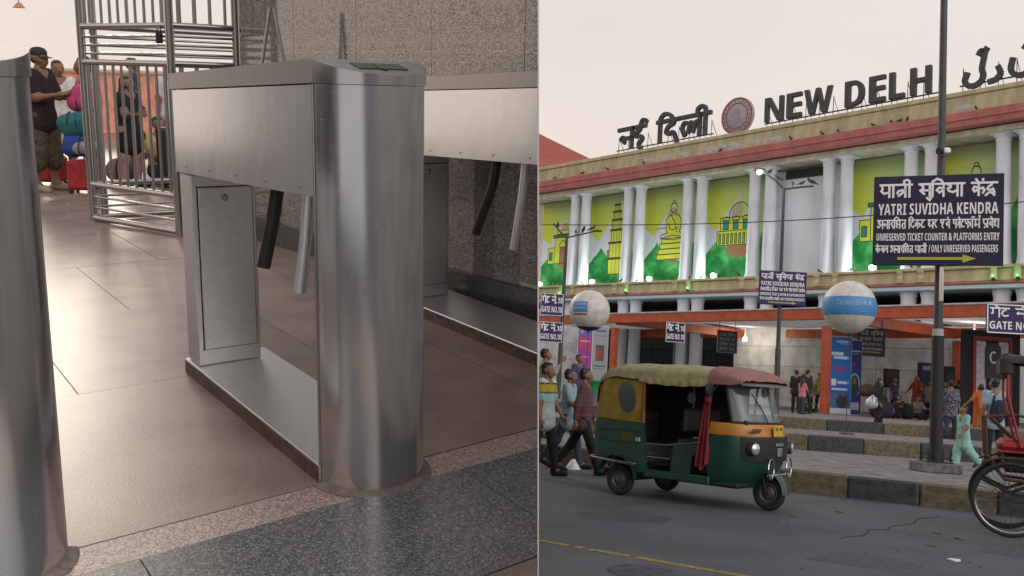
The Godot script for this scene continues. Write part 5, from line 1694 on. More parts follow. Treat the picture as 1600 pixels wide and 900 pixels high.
# ---------------------------------------------------------------- lettering on the roof
func roof_signs() -> void:
	var mk := func(called: String, label: String, x0: float, x1: float, y: float) -> Node3D:
		var o := thing(called, label, "sign", FAC * Transform3D(Basis(), Vector3((x0 + x1) * 0.5, 16.62, 0.35)))
		var w := x1 - x0
		var b := Mb.new()
		b.box(Vector3(0, y - 16.62, -0.1), Vector3(w + 0.3, 0.07, 0.07), 0.01)
		put("rail", b, M.letter, o)
		var k := -w * 0.5
		while k <= w * 0.5 + 0.01:
			b = Mb.new()
			b.cyl(Vector3(k, 0, -0.1), Vector3(k, y - 16.62 + 0.9, -0.14), 0.022, 0.022, 6)
			b.cyl(Vector3(k + 0.05, 0, -0.9), Vector3(k, y - 16.62 + 0.8, -0.16), 0.018, 0.018, 6)
			put("stay", b, M.letter, o)
			k += 0.85
		return o
	# Hindi
	var o: Node3D = mk.call("hindi_lettering", "dark Hindi station name lettering standing on the roof edge at the left", -15.4, -7.7, 17.0)
	var lay := [["na", -15.25, 1.25], ["ii", -14.0, 0.95], ["di", -11.9, 1.75], ["lla", -10.2, 1.75], ["i_", -8.45, 0.62]]
	for g in lay:
		var b := Mb.new()
		var sx: float = g[2] / DEV[g[0]][0]
		for st in String(DEV[g[0]][1]).split("|"):
			var p := []
			for s in st.split(" "):
				var k := s.split(",")
				p.append(Vector2(float(k[0]) * sx, float(k[1]) * 0.128))
			b.ribbon(Mb.smooth(p, 2), 0.25, -0.10, 0.10)
		b.ribbon([Vector2(-0.06, 1.28), Vector2(g[2] + 0.06, 1.28)], 0.25, -0.105, 0.105)
		put("letter", b, M.letter, o, Transform3D(Basis(), Vector3(g[1] + 11.55, 0.45, 0)))
	# English
	o = mk.call("english_lettering", "large dark letters NEW DELHI standing on the roof edge", -3.75, 6.5, 17.0)
	var xs := [["N", -2.92, 1.22], ["E", -1.60, 0.95], ["W", -0.08, 1.73], ["D", 2.12, 1.11], ["E", 3.42, 0.90], ["L", 4.51, 0.83], ["H", 5.79, 1.10], ["I", 6.90, 0.29]]
	for g in xs:
		var b := Mb.new()
		words(b, g[0], Transform3D(Basis(), Vector3(g[1] - 1.375 - 0.28, 1.14, 0)), g[2], 1.42, 0.22)
		put("letter", b, M.letter, o)
	# Urdu
	o = mk.call("urdu_lettering", "dark Urdu station name lettering on the roof edge at the right", 7.6, 13.0, 17.1)
	for st in [[[0.05, 1.0], [-0.08, 0.7], [0.05, 0.42], [0.4, 0.32], [0.75, 0.5], [0.85, 0.85], [0.75, 1.1], [0.82, 1.5], [0.92, 2.0]], [[0.62, 1.9], [0.72, 2.05], [0.85, 1.95], [0.98, 2.1]], [[1.15, 0.42], [1.45, 0.46], [1.68, 0.72], [1.55, 1.05]],
		[[2.2, 1.3], [2.1, 0.85], [2.25, 0.55], [2.65, 0.42], [3.0, 0.65], [3.1, 1.0], [2.95, 1.35], [3.2, 1.5], [3.5, 1.6], [3.8, 1.5]], [[2.75, 1.75], [2.9, 1.95], [3.1, 1.85], [2.85, 1.65]], [[3.8, 1.5], [4.1, 1.7], [4.2, 2.2]], [[3.5, 2.2], [3.7, 2.3]]]:
		var b := Mb.new()
		var p := []
		for q in st: p.append(Vector2(q[0] - 2.5, q[1]))
		b.ribbon(Mb.smooth(p, 2), 0.25, -0.09, 0.09)
		put("letter", b, M.letter, o)
	# round emblem
	var em := thing("round_emblem", "round pale emblem with a maroon ring standing on the roof edge", "emblem", FAC * Transform3D(Basis(), Vector3(-5.75, 16.62, 0.35)))
	var face := Transform3D(Basis(Vector3.RIGHT, PI / 2), Vector3(0, 1.14, 0))
	var b := Mb.new()
	b.lathe([Vector2(0, -0.12), Vector2(1.12, -0.12), Vector2(1.14, -0.1), Vector2(1.14, 0.08), Vector2(1.12, 0.1), Vector2(0, 0.1)], face, 40)
	put("disc", b, mat(lin(0.42, 0.36, 0.38), 0.7, 0.0, "dirt"), em)
	var maroon := mat(lin(0.30, 0.10, 0.12), 0.7, 0.0, "dirt")
	for r in [[1.11, 1.02], [0.80, 0.74]]:
		b = Mb.new()
		b.lathe([Vector2(r[1], 0.101), Vector2(r[1], 0.115), Vector2(r[0], 0.115), Vector2(r[0], 0.101)], face, 40)
		put("ring", b, maroon, em)
	b = Mb.new()
	for k in 22:
		var g := TAU * k / 22.0
		b.box(Vector3(cos(g) * 0.91, 1.14 + sin(g) * 0.91, 0.107), Vector3(0.07, 0.12, 0.012), 0.0)
	put("ring_marks", b, maroon, em)
	b = Mb.new()
	b.box(Vector3(0, 1.10, 0.107), Vector3(0.52, 0.46, 0.012), 0.003)
	b.prism(PackedVector2Array([Vector2(-0.3, 1.34), Vector2(0.3, 1.34), Vector2(0, 1.6)]), 0.101, 0.113)
	for k in 3: b.box(Vector3(-0.34 + 0.34 * k, 0.74, 0.107), Vector3(0.2, 0.14, 0.012), 0.0)
	put("crest", b, mat(lin(0.30, 0.26, 0.33), 0.7), em)
	for s in [-0.6, 0.6]:
		b = Mb.new()
		b.cyl(Vector3(s, 0, -0.2), Vector3(s, 1.0, -0.14), 0.03, 0.03, 6)
		put("stay", b, M.letter, em)

# ---------------------------------------------------------------- canopy
func canopy() -> void:
	var C := Transform3D(Basis(Vector3(0.612, 0, 0.79).normalized(), Vector3.UP, Vector3(-0.79, 0, 0.612).normalized()), Vector3(11.81, 0.742, -38.93))
	var o := thing("forecourt_canopy", "orange framed canopy with white fabric ceiling along the station front", "canopy", C)
	var y := 4.02
	var dp := 10.2
	var pl: Plane = C.affine_inverse() * cplane()
	var add := func(called: String, p: Vector3, s: Vector3, m: Material) -> void:
		var b := Mb.new()
		b.box(p, s, 0.015)
		put(called, b.clipped(pl), m, o)
	add.call("front_beam", Vector3(0, y, 0), Vector3(46, 0.44, 0.22), M.orange)
	add.call("front_trim", Vector3(0, y + 0.26, 0.0), Vector3(46, 0.07, 0.30), M.fabric_white)
	add.call("back_beam", Vector3(0, y + 0.0, -dp), Vector3(46, 0.46, 0.2), M.orange)
	for k in [-1.0, 0.0, 1.0]:
		var x: float = k * 12.7
		add.call("post", Vector3(x, 1.78, 0), Vector3(0.30, 3.56, 0.30), M.orange)
		add.call("post", Vector3(x, 1.83, -dp), Vector3(0.36, 3.66, 0.3), M.orange)
		add.call("rafter", Vector3(x, y - 0.05, -dp * 0.5), Vector3(0.26, 0.46, dp - 0.3), M.orange)
	# sagging fabric ceiling between the beams
	for k in [-2, -1, 0, 1]:
		var b := Mb.new()
		var rows := []
		for i in 9:
			var line := []
			for j in 11:
				var f := i / 8.0; var g := j / 10.0
				line.append(Vector3(k * 12.7 + 0.15 + g * 12.4, y + 0.30 - 0.22 * sin(PI * f) * sin(PI * g) + 0.03 * sin(j * 2.1 + i * 1.3), -0.12 - f * (dp - 0.25)))
			rows.append(line)
		b.skin(rows, Vector3(k * 12.7 + 6, -60, -5))
		var c := b.clipped(pl)
		if not c.v.is_empty(): put("fabric_ceiling", c, M.fabric_white, o)
	for k in 2:
		var lt := thing("canopy_lamp", ["lit bulb at the canopy's rear post above the white wall", "lit bulb under the canopy just right of the thick black pole"][k], "lamp", C * Transform3D(Basis(), Vector3([-11.25, 2.75][k], 3.58, [-8.4, -6.5][k])), "lit bulbs under the canopy")
		var b := Mb.new()
		b.cyl(Vector3(0, 0.12, 0), Vector3(0, 0.62, 0), 0.05, 0.05, 10)
		put("holder", b, M.white, lt)
		lamp(Vector3(0, 0, 0), 0.13, Color(1.0, 0.95, 0.86), 16.0, 2.6, "bulb", lt)

# ---------------------------------------------------------------- lamps, signs and things on the forecourt
func street_lamps() -> void:
	# thin double-armed pole behind the auto rickshaw
	var o := thing("street_lamp", "tall thin grey lamp pole behind the auto rickshaw with birds on its arms", "street lamp", spot(STREET, 8.35, 0.742, 33.0))
	var b := Mb.new()
	b.cyl(Vector3(0, 0, 0), Vector3(0, 2.2, 0), 0.10, 0.10, 12)
	b.cyl(Vector3(0, 2.2, 0), Vector3(0, 2.3, 0), 0.10, 0.075, 12)
	b.cyl(Vector3(0, 2.3, 0), Vector3(0.02, 7.85, 0), 0.075, 0.05, 12)
	put("pole", b, M.pole, o)
	b = Mb.new()
	b.tube([Vector3(0.02, 7.8, 0), Vector3(-0.30, 8.10, 0), Vector3(-0.75, 8.36, 0.05)], 0.032, 8)
	put("arm", b, M.pole, o)
	b = Mb.new()
	b.tube([Vector3(0.02, 7.8, 0), Vector3(0.55, 7.90, 0), Vector3(1.05, 7.98, -0.05)], 0.032, 8)
	put("arm", b, M.pole, o)
	b = Mb.new()
	b.box(Vector3(-0.85, 8.42, 0.05), Vector3(0.36, 0.10, 0.20), 0.03)
	put("lamp_head", b, M.pole, o)
	lamp(Vector3(-0.88, 8.33, 0.10), 0.09, Color(1.0, 0.96, 0.85), 14.0, 1.5, "bulb", o)
	# left lamp pole, beside the hoarding
	o = thing("street_lamp", "grey lamp pole with bird-lined arms at the hoarding, carrying gate signs", "street lamp", spot(STREET, 1.02, 0.742, 38.0))
	b = Mb.new()
	b.cyl(Vector3(0, 0, 0), Vector3(0, 6.5, 0), 0.10, 0.055, 12)
	put("pole", b, M.pole, o)
	b = Mb.new()
	b.tube([Vector3(0, 6.4, 0), Vector3(-0.25, 6.6, 0), Vector3(-0.55, 6.95, 0)], 0.03, 8)
	put("arm", b, M.pole, o)
	b = Mb.new()
	b.tube([Vector3(0, 6.4, 0), Vector3(0.5, 6.55, 0), Vector3(1.08, 6.72, 0)], 0.03, 8)
	put("arm", b, M.pole, o)
	b = Mb.new()
	b.box(Vector3(1.22, 6.75, 0), Vector3(0.34, 0.07, 0.16), 0.02)
	put("lamp_head", b, M.pole, o)
	# thick pole on the island
	o = thing("sign_pole", "thick grey and black pole on a bolted concrete base on the island", "pole", spot(STREET, 6.955, 0.28, 16.58))
	b = Mb.new()
	b.cyl(Vector3(0, 0.12, 0), Vector3(0, 2.30, 0), 0.112, 0.100, 18)
	put("sleeve", b, M.black, o)
	b = Mb.new()
	b.cyl(Vector3(0, 2.30, 0), Vector3(0, 9.6, 0), 0.075, 0.058, 18)
	put("shaft", b, M.pole, o)
	b = Mb.new()
	b.cyl(Vector3(0, 2.28, 0), Vector3(0, 2.42, 0), 0.098, 0.088, 18)
	put("collar", b, mat(lin(0.4, 0.42, 0.42), 0.7, 0.0, "grime", Vector3(6, 6, 6)), o)
	box1("base", Vector3(0, 0.055, 0), Vector3(0.70, 0.16, 0.56), 0.012, M.concrete, o)
	box1("base_plate", Vector3(0, 0.14, 0), Vector3(0.46, 0.022, 0.40), 0.004, M.black, o)
	for sx in [-1.0, 1.0]:
		for sz in [-1.0, 1.0]:
			b = Mb.new()
			b.cyl(Vector3(sx * 0.19, 0.14, sz * 0.16), Vector3(sx * 0.19, 0.36, sz * 0.16), 0.014, 0.014, 8)
			b.cyl(Vector3(sx * 0.19, 0.17, sz * 0.16), Vector3(sx * 0.19, 0.21, sz * 0.16), 0.032, 0.032, 6)
			b.cyl(Vector3(sx * 0.19, 0.27, sz * 0.16), Vector3(sx * 0.19, 0.30, sz * 0.16), 0.026, 0.026, 6)
			put("bolt", b, M.black, o)
	# camera on the pole
	o = thing("security_camera", "small white and black security camera on the thick pole above the navy sign", "camera", spot(STREET, 6.955, 5.78, 16.58))
	b = Mb.new()
	b.box(Vector3(-0.02, 0.0, 0.22), Vector3(0.11, 0.10, 0.22), 0.02)
	put("housing", b, M.white, o)
	b = Mb.new()
	b.cyl(Vector3(-0.07, 0.0, 0.22), Vector3(-0.16, -0.01, 0.26), 0.055, 0.062, 14)
	put("lens_hood", b, M.black, o)
	b = Mb.new()
	b.box(Vector3(0, -0.03, 0.10), Vector3(0.04, 0.04, 0.10), 0.005)
	put("bracket", b, M.pole, o)
	# cable across the front of the station
	b = Mb.new()
	var pts := []
	for i in 25:
		var f := i / 24.0
		pts.append(v3(-0.05 + 24.0 * f, 9.15 + 0.75 * f - 0.55 * sin(PI * f), 47.5 - 14.0 * f))
	b.tube(pts, 0.022, 5)
	tag(put("overhead_cable", b.clipped(cplane()), M.black), "thin dark cable sagging across the front of the painted panels", "cable")

func board(called: String, label: String, t: Transform3D, w: float, h: float, m: Material, grp := "") -> Node3D:
	var o := thing(called, label, "sign", t, grp)
	box1("panel", Vector3(0, 0, -0.03), Vector3(w, h, 0.05), 0.008, m, o)
	return o

func yatri(o: Node3D, w: float, h: float) -> void:       # the six lines of the unreserved-ticket sign
	var at := func(y: float, x := 0.0) -> Transform3D: return Transform3D(Basis(), Vector3(x * w, y * h, -0.003))
	var z := 0.006
	var b := Mb.new()
	hindi(b, [["ya", "aa", "tra", "i_"], ["su", "vi", "dha", "aa"], ["ken", "dra"]], at.call(0.345), w * 0.90, h * 0.235, 0.10, z)
	put("hindi_heading", b, M.white, o)
	b = Mb.new()
	words(b, "YATRI SUVIDHA KENDRA", at.call(0.125), w * 0.92, h * 0.125, z)
	put("heading", b, M.white, o)
	b = Mb.new()
	hindi(b, [["a", "na", "aa", "ra", "kshi", "ta"], ["tti", "ka", "tta"], ["gha", "ra"], ["e", "van"], ["ple", "tta", "pha", "o_", "rma"], ["pra", "ve", "sha"]], at.call(-0.035), w * 0.93, h * 0.155, 0.085, z)
	put("hindi_line", b, M.white, o)
	b = Mb.new()
	words(b, "UNRESERVED TICKET COUNTER & PLATFORMS ENTRY", at.call(-0.185), w * 0.94, h * 0.082, z)
	put("line", b, M.white, o)
	b = Mb.new()
	hindi(b, [["ke", "va", "la"], ["a", "na", "aa", "ra", "kshi", "ta"], ["ya", "aa", "tra", "i_"]], at.call(-0.315, -0.275), w * 0.40, h * 0.125, 0.09, z)
	words(b, "/ ONLY UNRESERVED PASSENGERS", at.call(-0.315, 0.20), w * 0.52, h * 0.08, z)
	put("line", b, M.white, o)
	b = Mb.new()
	b.prism(PackedVector2Array([Vector2(-0.30 * w, -0.44 * h), Vector2(0.20 * w, -0.44 * h), Vector2(0.20 * w, -0.47 * h), Vector2(0.30 * w, -0.425 * h), Vector2(0.20 * w, -0.38 * h), Vector2(0.20 * w, -0.41 * h), Vector2(-0.30 * w, -0.41 * h)]), -0.004, z)
	put("arrow", b, M.arrow, o)

func gate_sign(o: Node3D, w: float, h: float) -> void:
	var b := Mb.new()
	var t := Transform3D(Basis(), Vector3(-0.14 * w, 0.235 * h, -0.003))
	hindi(b, [["ge", "tta"], ["nan"]], t, w * 0.60, h * 0.50, 0.10, 0.006)
	words(b, ".10", Transform3D(Basis(), Vector3(0.33 * w, 0.20 * h, -0.003)), w * 0.27, h * 0.27, 0.006)
	words(b, "GATE NO.10", Transform3D(Basis(), Vector3(0, -0.22 * h, -0.003)), w * 0.90, h * 0.27, 0.006)
	put("lettering", b, M.white, o)
	b = Mb.new()
	for e in [[0, 0.5, 1, 0], [0, -0.5, 1, 0], [0.5, 0, 0, 1], [-0.5, 0, 0, 1]]:
		b.box(Vector3(e[0] * (w - 0.03), e[1] * (h - 0.03), -0.001), Vector3(e[2] * (w - 0.03) + 0.018, e[3] * (h - 0.03) + 0.018, 0.008), 0.0)
	put("border", b, M.white, o)

func street_signs() -> void:
	var o := board("direction_sign", "large navy YATRI SUVIDHA KENDRA sign with yellow arrow on the thick pole", spot(STREET, 6.79, 4.56, 16.32, -0.42), 2.08, 1.58, M.navy)
	yatri(o, 2.08, 1.58)
	var b := Mb.new()
	for y in [-0.5, 0.45]: b.box(Vector3(0.14, y, -0.10), Vector3(0.5, 0.05, 0.10), 0.005)
	put("clamp", b, M.pole, o)
	# inner face of the double bracket under the sign, as a strip along the pole
	b = Mb.new()
	b.box(Vector3(0.09, -1.1, -0.07), Vector3(0.07, 0.6, 0.03), 0.005)
	put("rail_end", b, M.tube, o)
	o = board("direction_sign", "smaller navy YATRI SUVIDHA KENDRA sign on the thin lamp pole", spot(STREET, 8.40, 5.05, 32.85, -0.05), 1.62, 1.18, M.purple)
	yatri(o, 1.62, 1.18)
	o = board("gate_sign", "purple GATE NO.10 sign hanging at the right edge of the photo", spot(STREET, 8.02, 2.89, 16.0, -0.08), 0.96, 0.50, M.purple)
	gate_sign(o, 0.96, 0.50)
	b = Mb.new()
	b.cyl(Vector3(0.32, 0.25, -0.1), Vector3(0.32, 0.9, -0.1), 0.02, 0.02, 8)
	b.cyl(Vector3(0.44, -2.6, -0.12), Vector3(0.44, 1.0, -0.12), 0.04, 0.04, 10)
	b.box(Vector3(0.38, 0.9, -0.11), Vector3(0.18, 0.04, 0.04))
	put("post", b, M.pole, o)
	o = board("gate_sign", "small dark GATE NO.10 sign hung below the canopy beam behind the auto", spot(STREET, 5.53, 3.62, 38.0, 0.2), 0.80, 0.80, M.navy)
	gate_sign(o, 0.80, 0.80)
	b = Mb.new()
	b.cyl(Vector3(0, -2.9, -0.1), Vector3(0, 0.35, -0.1), 0.03, 0.03, 8)
	put("post", b, M.pole, o)
	o = board("gate_sign", "purple gate 10 sign low on the lamp pole at the hoarding", spot(STREET, 0.60, 3.33, 37.8, 0.1), 0.92, 0.80, M.purple)
	gate_sign(o, 0.92, 0.80)
	o = board("gate_sign", "purple gate 10 sign higher on the lamp pole at the hoarding", spot(STREET, 0.58, 4.42, 37.8, 0.1), 0.90, 0.88, M.purple)
	gate_sign(o, 0.90, 0.88)
	# dark boards below the canopy
	o = board("notice_board", "dark framed Hindi notice board on the entrance left of the white wall", spot(STREET, 9.0, 3.72, 45.0, 0.55), 1.25, 1.05, M.sign_black)
	for k in 4:
		b = Mb.new()
		hindi(b, [[["ya", "aa", "tra"], ["vi", "dha"]], [["ke", "va", "la"], ["e"]], [["pra", "ve", "sha"], ["ra", "ka"]], [["a", "na", "ra"], ["gha", "ta"]]][k], Transform3D(Basis(), Vector3(0, 0.33 - 0.22 * k, -0.003)), 0.95, 0.20, 0.10, 0.006)
		put("line", b, mat(lin(0.25, 0.26, 0.30), 0.7), o)
	b = Mb.new()
	for e in [[0, 0.5, 1, 0], [0, -0.5, 1, 0], [0.5, 0, 0, 1], [-0.5, 0, 0, 1]]:
		b.box(Vector3(e[0] * 1.23, e[1] * 1.03, -0.001), Vector3(e[2] * 1.23 + 0.025, e[3] * 1.03 + 0.025, 0.02), 0.0)
	b.cyl(Vector3(-0.5, 0.5, -0.03), Vector3(-0.5, 1.0, -0.03), 0.015, 0.015, 6)
	b.cyl(Vector3(0.5, 0.5, -0.03), Vector3(0.5, 1.0, -0.03), 0.015, 0.015, 6)
	put("frame", b, mat(lin(0.20, 0.21, 0.24), 0.6), o)
	o = board("notice_board", "dark navy board with white lines hung beside the right globe balloon", spot(STREET, 14.35, 3.85, 41.0, 0.1), 1.25, 1.2, M.sign_black)
	for k in 4:
		b = Mb.new()
		if k == 0: hindi(b, [["ya", "aa", "tra", "i_"], ["su", "vi", "dha", "aa"]], Transform3D(Basis(), Vector3(0, 0.40, -0.003)), 1.05, 0.28, 0.10, 0.006)
		elif k == 1: hindi(b, [["ke", "va", "la"], ["a", "na", "ra"]], Transform3D(Basis(), Vector3(0, 0.14, -0.003)), 1.05, 0.22, 0.10, 0.006)
		else: words(b, ["", "", "COUNTER NO.", "PASSENGERS"][k], Transform3D(Basis(), Vector3(0, 0.12 - 0.20 * (k - 1), -0.003)), 1.0, 0.11, 0.006)
		put("line", b, mat(lin(0.4, 0.4, 0.44), 0.7), o)
	b = Mb.new()
	b.box(Vector3(0, -0.42, 0.0), Vector3(0.8, 0.05, 0.008))
	put("underline", b, M.arrow, o)
	b = Mb.new()
	b.cyl(Vector3(-0.5, 0.6, -0.03), Vector3(-0.5, 0.95, -0.03), 0.015, 0.015, 6)
	b.cyl(Vector3(0.5, 0.6, -0.03), Vector3(0.5, 0.95, -0.03), 0.015, 0.015, 6)
	put("hanger", b, M.pole, o)

func globe(label: String, p: Vector3, r: float, turn: float, foot: float) -> Node3D:
	var o := thing("globe_balloon", label, "balloon", STREET * Transform3D(Basis(Vector3.UP, turn), p))
	var b := Mb.new()
	b.ball(Vector3.ZERO, Vector3(r, r, r), 56, 32)
	put("skin", b, M.balloon, o)
	b = Mb.new()
	b.cyl(Vector3(0, -r - 0.06, 0), Vector3(0, -r + 0.03, 0), 0.03, 0.05, 10)
	b.cyl(Vector3(0, foot - p.y, 0), Vector3(0, -r, 0), 0.012, 0.012, 6)
	b.cyl(Vector3(0, foot - p.y, 0), Vector3(0, foot - p.y + 0.05, 0), 0.2, 0.18, 14)
	put("tether", b, M.pole, o)
	return o

func on_globe(src: Mb, r: float) -> Mb:        # bends flat print (x, y in metres) on to a sphere
	var m := Mb.new()
	for k in range(0, src.v.size(), 3):
		var q := []
		for j in 3:
			var p := src.v[k + j]
			var lo := p.x / r; var la := p.y / r
			q.append(Vector3(sin(lo) * cos(la), sin(la), cos(lo) * cos(la)))
		m.tri(q[0] * r, q[1] * r, q[2] * r, q[0], q[1], q[2])
	return m

func patch(x0: float, x1: float, y0: float, y1: float) -> Mb:
	var b := Mb.new()
	for i in 48:
		for j in 8:
			var a := lerpf(x0, x1, i / 48.0); var c := lerpf(x0, x1, (i + 1) / 48.0)
			var d := lerpf(y0, y1, j / 8.0); var e := lerpf(y0, y1, (j + 1) / 8.0)
			b.quad(Vector3(a, d, 0), Vector3(c, d, 0), Vector3(c, e, 0), Vector3(a, e, 0), Vector3(0, 0, 1))
	return b

func forecourt_things() -> void:
	var r := 0.64
	var g := globe("cream globe balloon at the left with a small blue print and dark foot", v3(1.643, 3.68, 30.0), r, 0.0, 0.45)
	put("print", on_globe(patch(-0.62, -0.10, -0.10, 0.24), r + 0.006), M.balloon_blue, g)
	put("print", on_globe(patch(-0.60, -0.10, -0.19, -0.14), r + 0.006), mat(lin(0.30, 0.05, 0.06), 0.6), g)
	var b := Mb.new()
	words(b, "CANARA", Transform3D(Basis(), Vector3(-0.36, 0.15, 0)), 0.42, 0.07, 0.002)
	words(b, "BANK", Transform3D(Basis(), Vector3(-0.36, 0.03, 0)), 0.36, 0.07, 0.002)
	put("lettering", on_globe(b, r + 0.011), M.white, g)
	b = Mb.new()
	var pr := []
	for k in 9:
		var a := lerpf(0.0, 0.62, k / 8.0)
		pr.append(Vector2(sin(a) * (r + 0.003), -cos(a) * (r + 0.003)))
	b.lathe(pr, Transform3D(), 28)
	put("foot_band", b, M.navy, g)
	r = 0.715
	g = globe("cream globe balloon on the right with a wide blue bank band", v3(8.478, 3.88, 26.0), r, -0.25, 0.45)
	put("band", on_globe(patch(-2.2, 2.2, -0.26, 0.25), r + 0.006), M.balloon_blue, g)
	b = Mb.new()
	words(b, "Canara Bank", Transform3D(Basis(), Vector3(0.02, 0.08, 0)), 0.80, 0.15, 0.002, false)
	b.ribbon([Vector2(0.50, 0.02), Vector2(0.56, 0.15), Vector2(0.62, 0.02)], 0.03, 0, 0.002)
	words(b, "Together we can", Transform3D(Basis(), Vector3(0.36, -0.15, 0)), 0.36, 0.045, 0.002, false)
	put("lettering", on_globe(b, r + 0.011), M.white, g)
	# standees
	standee("standee", "tall bright blue advertising standee beside the orange canopy post", spot(STREET, 12.62, 0.742, 39.6, 0.0), 0.92, 3.2, 0)
	standee("standee", "dark blue advertising standee with a woman's portrait, right of the bright blue one", spot(STREET, 13.32, 0.742, 39.9, 0.0), 0.56, 3.1, 1)
	standee("standee", "pink and violet advertising standee at the far left", spot(STREET, 2.10, 0.742, 40.4, 0.1), 0.62, 3.0, 2)
	standee("standee", "white advertising standee with a small photo beside the pink one", spot(STREET, 2.80, 0.742, 41.2, 0.05), 0.68, 3.15, 3)
	# bin
	var o := thing("drum_bin", "grey drum with green upper part behind the checked-shirt man", "bin", spot(STREET, 1.80, 0.44, 28.4))
	b = Mb.new()
	b.lathe([Vector2(0.0, 0.0), Vector2(0.27, 0.0), Vector2(0.29, 0.04), Vector2(0.28, 0.3), Vector2(0.295, 0.32), Vector2(0.28, 0.34), Vector2(0.29, 0.72)], Transform3D(), 24)
	put("drum", b, mat(lin(0.11, 0.11, 0.12), 0.6, 0.2, "grime", Vector3(2, 2, 2)), o)
	b = Mb.new()
	b.lathe([Vector2(0.28, 0.70), Vector2(0.36, 1.02), Vector2(0.40, 1.04), Vector2(0.40, 1.08), Vector2(0.34, 1.08), Vector2(0.0, 1.02)], Transform3D(), 24)
	put("basin", b, M.bin_green, o)
	# flat screen on legs
	o = thing("screen_board", "dark framed board on two thin legs before the white shop wall", "board", spot(STREET, 17.4, 0.742, 46.8, 0.55))
	box1("frame", Vector3(0, 1.75, 0), Vector3(1.15, 0.92, 0.08), 0.02, M.black, o)
	b = Mb.new()
	b.box(Vector3(0, 1.75, 0.043), Vector3(1.0, 0.76, 0.006), 0.0)
	put("picture", b, mat(lin(0.08, 0.075, 0.05), 0.5, 0.0, "camo", Vector3(2, 2, 2)), o)
	b = Mb.new()
	b.prism(PackedVector2Array([Vector2(-0.15, 1.55), Vector2(0.3, 1.55), Vector2(0.28, 1.9), Vector2(0.05, 1.98), Vector2(-0.12, 1.85)]), 0.047, 0.05)
	put("picture_shape", b, mat(lin(0.07, 0.03, 0.09), 0.6), o)
	for s in [-0.4, 0.4]:
		b = Mb.new()
		b.cyl(Vector3(s, 0, 0), Vector3(s, 1.3, 0), 0.025, 0.025, 8)
		put("leg", b, M.black, o)
	# loudspeaker on a stand
	o = thing("loudspeaker", "black loudspeaker on a thin stand right of the thick pole", "loudspeaker", spot(STREET, 19.2, 0.742, 44.6, 0.3))
	box1("cabinet", Vector3(0, 2.05, 0), Vector3(0.52, 0.72, 0.40), 0.03, M.black, o)
	b = Mb.new()
	b.lathe([Vector2(0.02, 0.0), Vector2(0.17, 0.03), Vector2(0.19, 0.02)], Transform3D(Basis(Vector3.RIGHT, PI / 2), Vector3(0, 1.92, 0.185)), 20)
	put("cone", b, M.sign_black, o)
	b = Mb.new()
	b.cyl(Vector3(0, 0.5, 0), Vector3(0, 1.7, 0), 0.02, 0.02, 8)
	put("pole", b, M.black, o)
	for k in 3:
		b = Mb.new()
		b.cyl(Vector3(0, 0.6, 0), Vector3(cos(k * TAU / 3) * 0.45, 0.0, sin(k * TAU / 3) * 0.45), 0.014, 0.014, 6)
		put("leg", b, M.black, o)
	# navy kiosk behind the pole
	o = thing("help_kiosk", "navy kiosk board partly hidden behind the thick black pole", "kiosk", spot(STREET, 18.1, 0.742, 44.2, 0.3))
	box1("board", Vector3(0, 1.35, 0), Vector3(0.95, 2.3, 0.3), 0.03, M.navy, o)
	box1("foot", Vector3(0, 0.10, 0), Vector3(1.0, 0.2, 0.4), 0.02, M.black, o)
	box1("header", Vector3(0, 2.25, 0.155), Vector3(0.8, 0.2, 0.01), 0.0, mat(lin(0.16, 0.16, 0.22), 0.6), o)
	# posters on the wall
	for k in 3:
		o = thing("wall_notice", ["small pale notice on the shop wall left of the navy kiosk", "small pale notice on the shop wall right of the loudspeaker, lower one", "small grey notice on the shop wall right of the loudspeaker, upper one"][k], "notice", FAC * Transform3D(Basis(), Vector3([4.5, 8.2, 8.3][k], [2.35, 2.0, 3.1][k], -0.80)))
		box1("sheet", Vector3.ZERO, Vector3([0.8, 0.55, 0.45][k], [0.6, 0.9, 0.4][k], 0.02), 0.0, mat(lin(0.42, 0.40, 0.48), 0.8, 0.0, "dirt"), o)
		for q in 4: box1("print", Vector3(0, 0.14 - 0.09 * q, 0.0115), Vector3(0.34, 0.03, 0.003), 0.0, mat(lin(0.18, 0.16, 0.26), 0.8), o)
	# red and black framed shop entrance at the right
	o = thing("shop_entrance", "black and red framed shop entrance with pale panels at the right", "shop front", spot(STREET, 17.15, 0.742, 36.0, 0.12))
	box1("outer_frame", Vector3(-0.0, 1.75, -0.12), Vector3(2.3, 3.5, 0.2), 0.02, M.black, o)
	for e in [[Vector3(-0.72, 1.6, 0), Vector3(0.12, 3.2, 0.12)], [Vector3(0.72, 1.6, 0), Vector3(0.12, 3.2, 0.12)], [Vector3(0, 3.2, 0), Vector3(1.56, 0.16, 0.12)]]:
		box1("red_frame", e[0], e[1], 0.01, M.red_paint, o)
	for s in [-1.0, 1.0]:
		box1("pale_panel", Vector3(s * 0.45, 1.95, 0.0), Vector3(0.40, 2.3, 0.04), 0.01, mat(lin(0.52, 0.52, 0.58), 0.5, 0.0, "dirt"), o)
	b = Mb.new()
	b.prism(PackedVector2Array([Vector2(-0.30, 1.7), Vector2(0.30, 1.7), Vector2(0.30, 2.85), Vector2(0.18, 3.02), Vector2(-0.18, 3.02), Vector2(-0.30, 2.85)]), 0.0, 0.09)
	put("dark_plaque", b, M.sign_black, o)
	b = Mb.new()
	var arc := []
	for k in 13:
		var a := deg_to_rad(60 + 240 * k / 12.0)
		arc.append(Vector2(cos(a) * 0.13, 2.5 + sin(a) * 0.2))
	b.ribbon(arc, 0.055, 0.09, 0.10)
	put("c_letter", b, M.white, o)

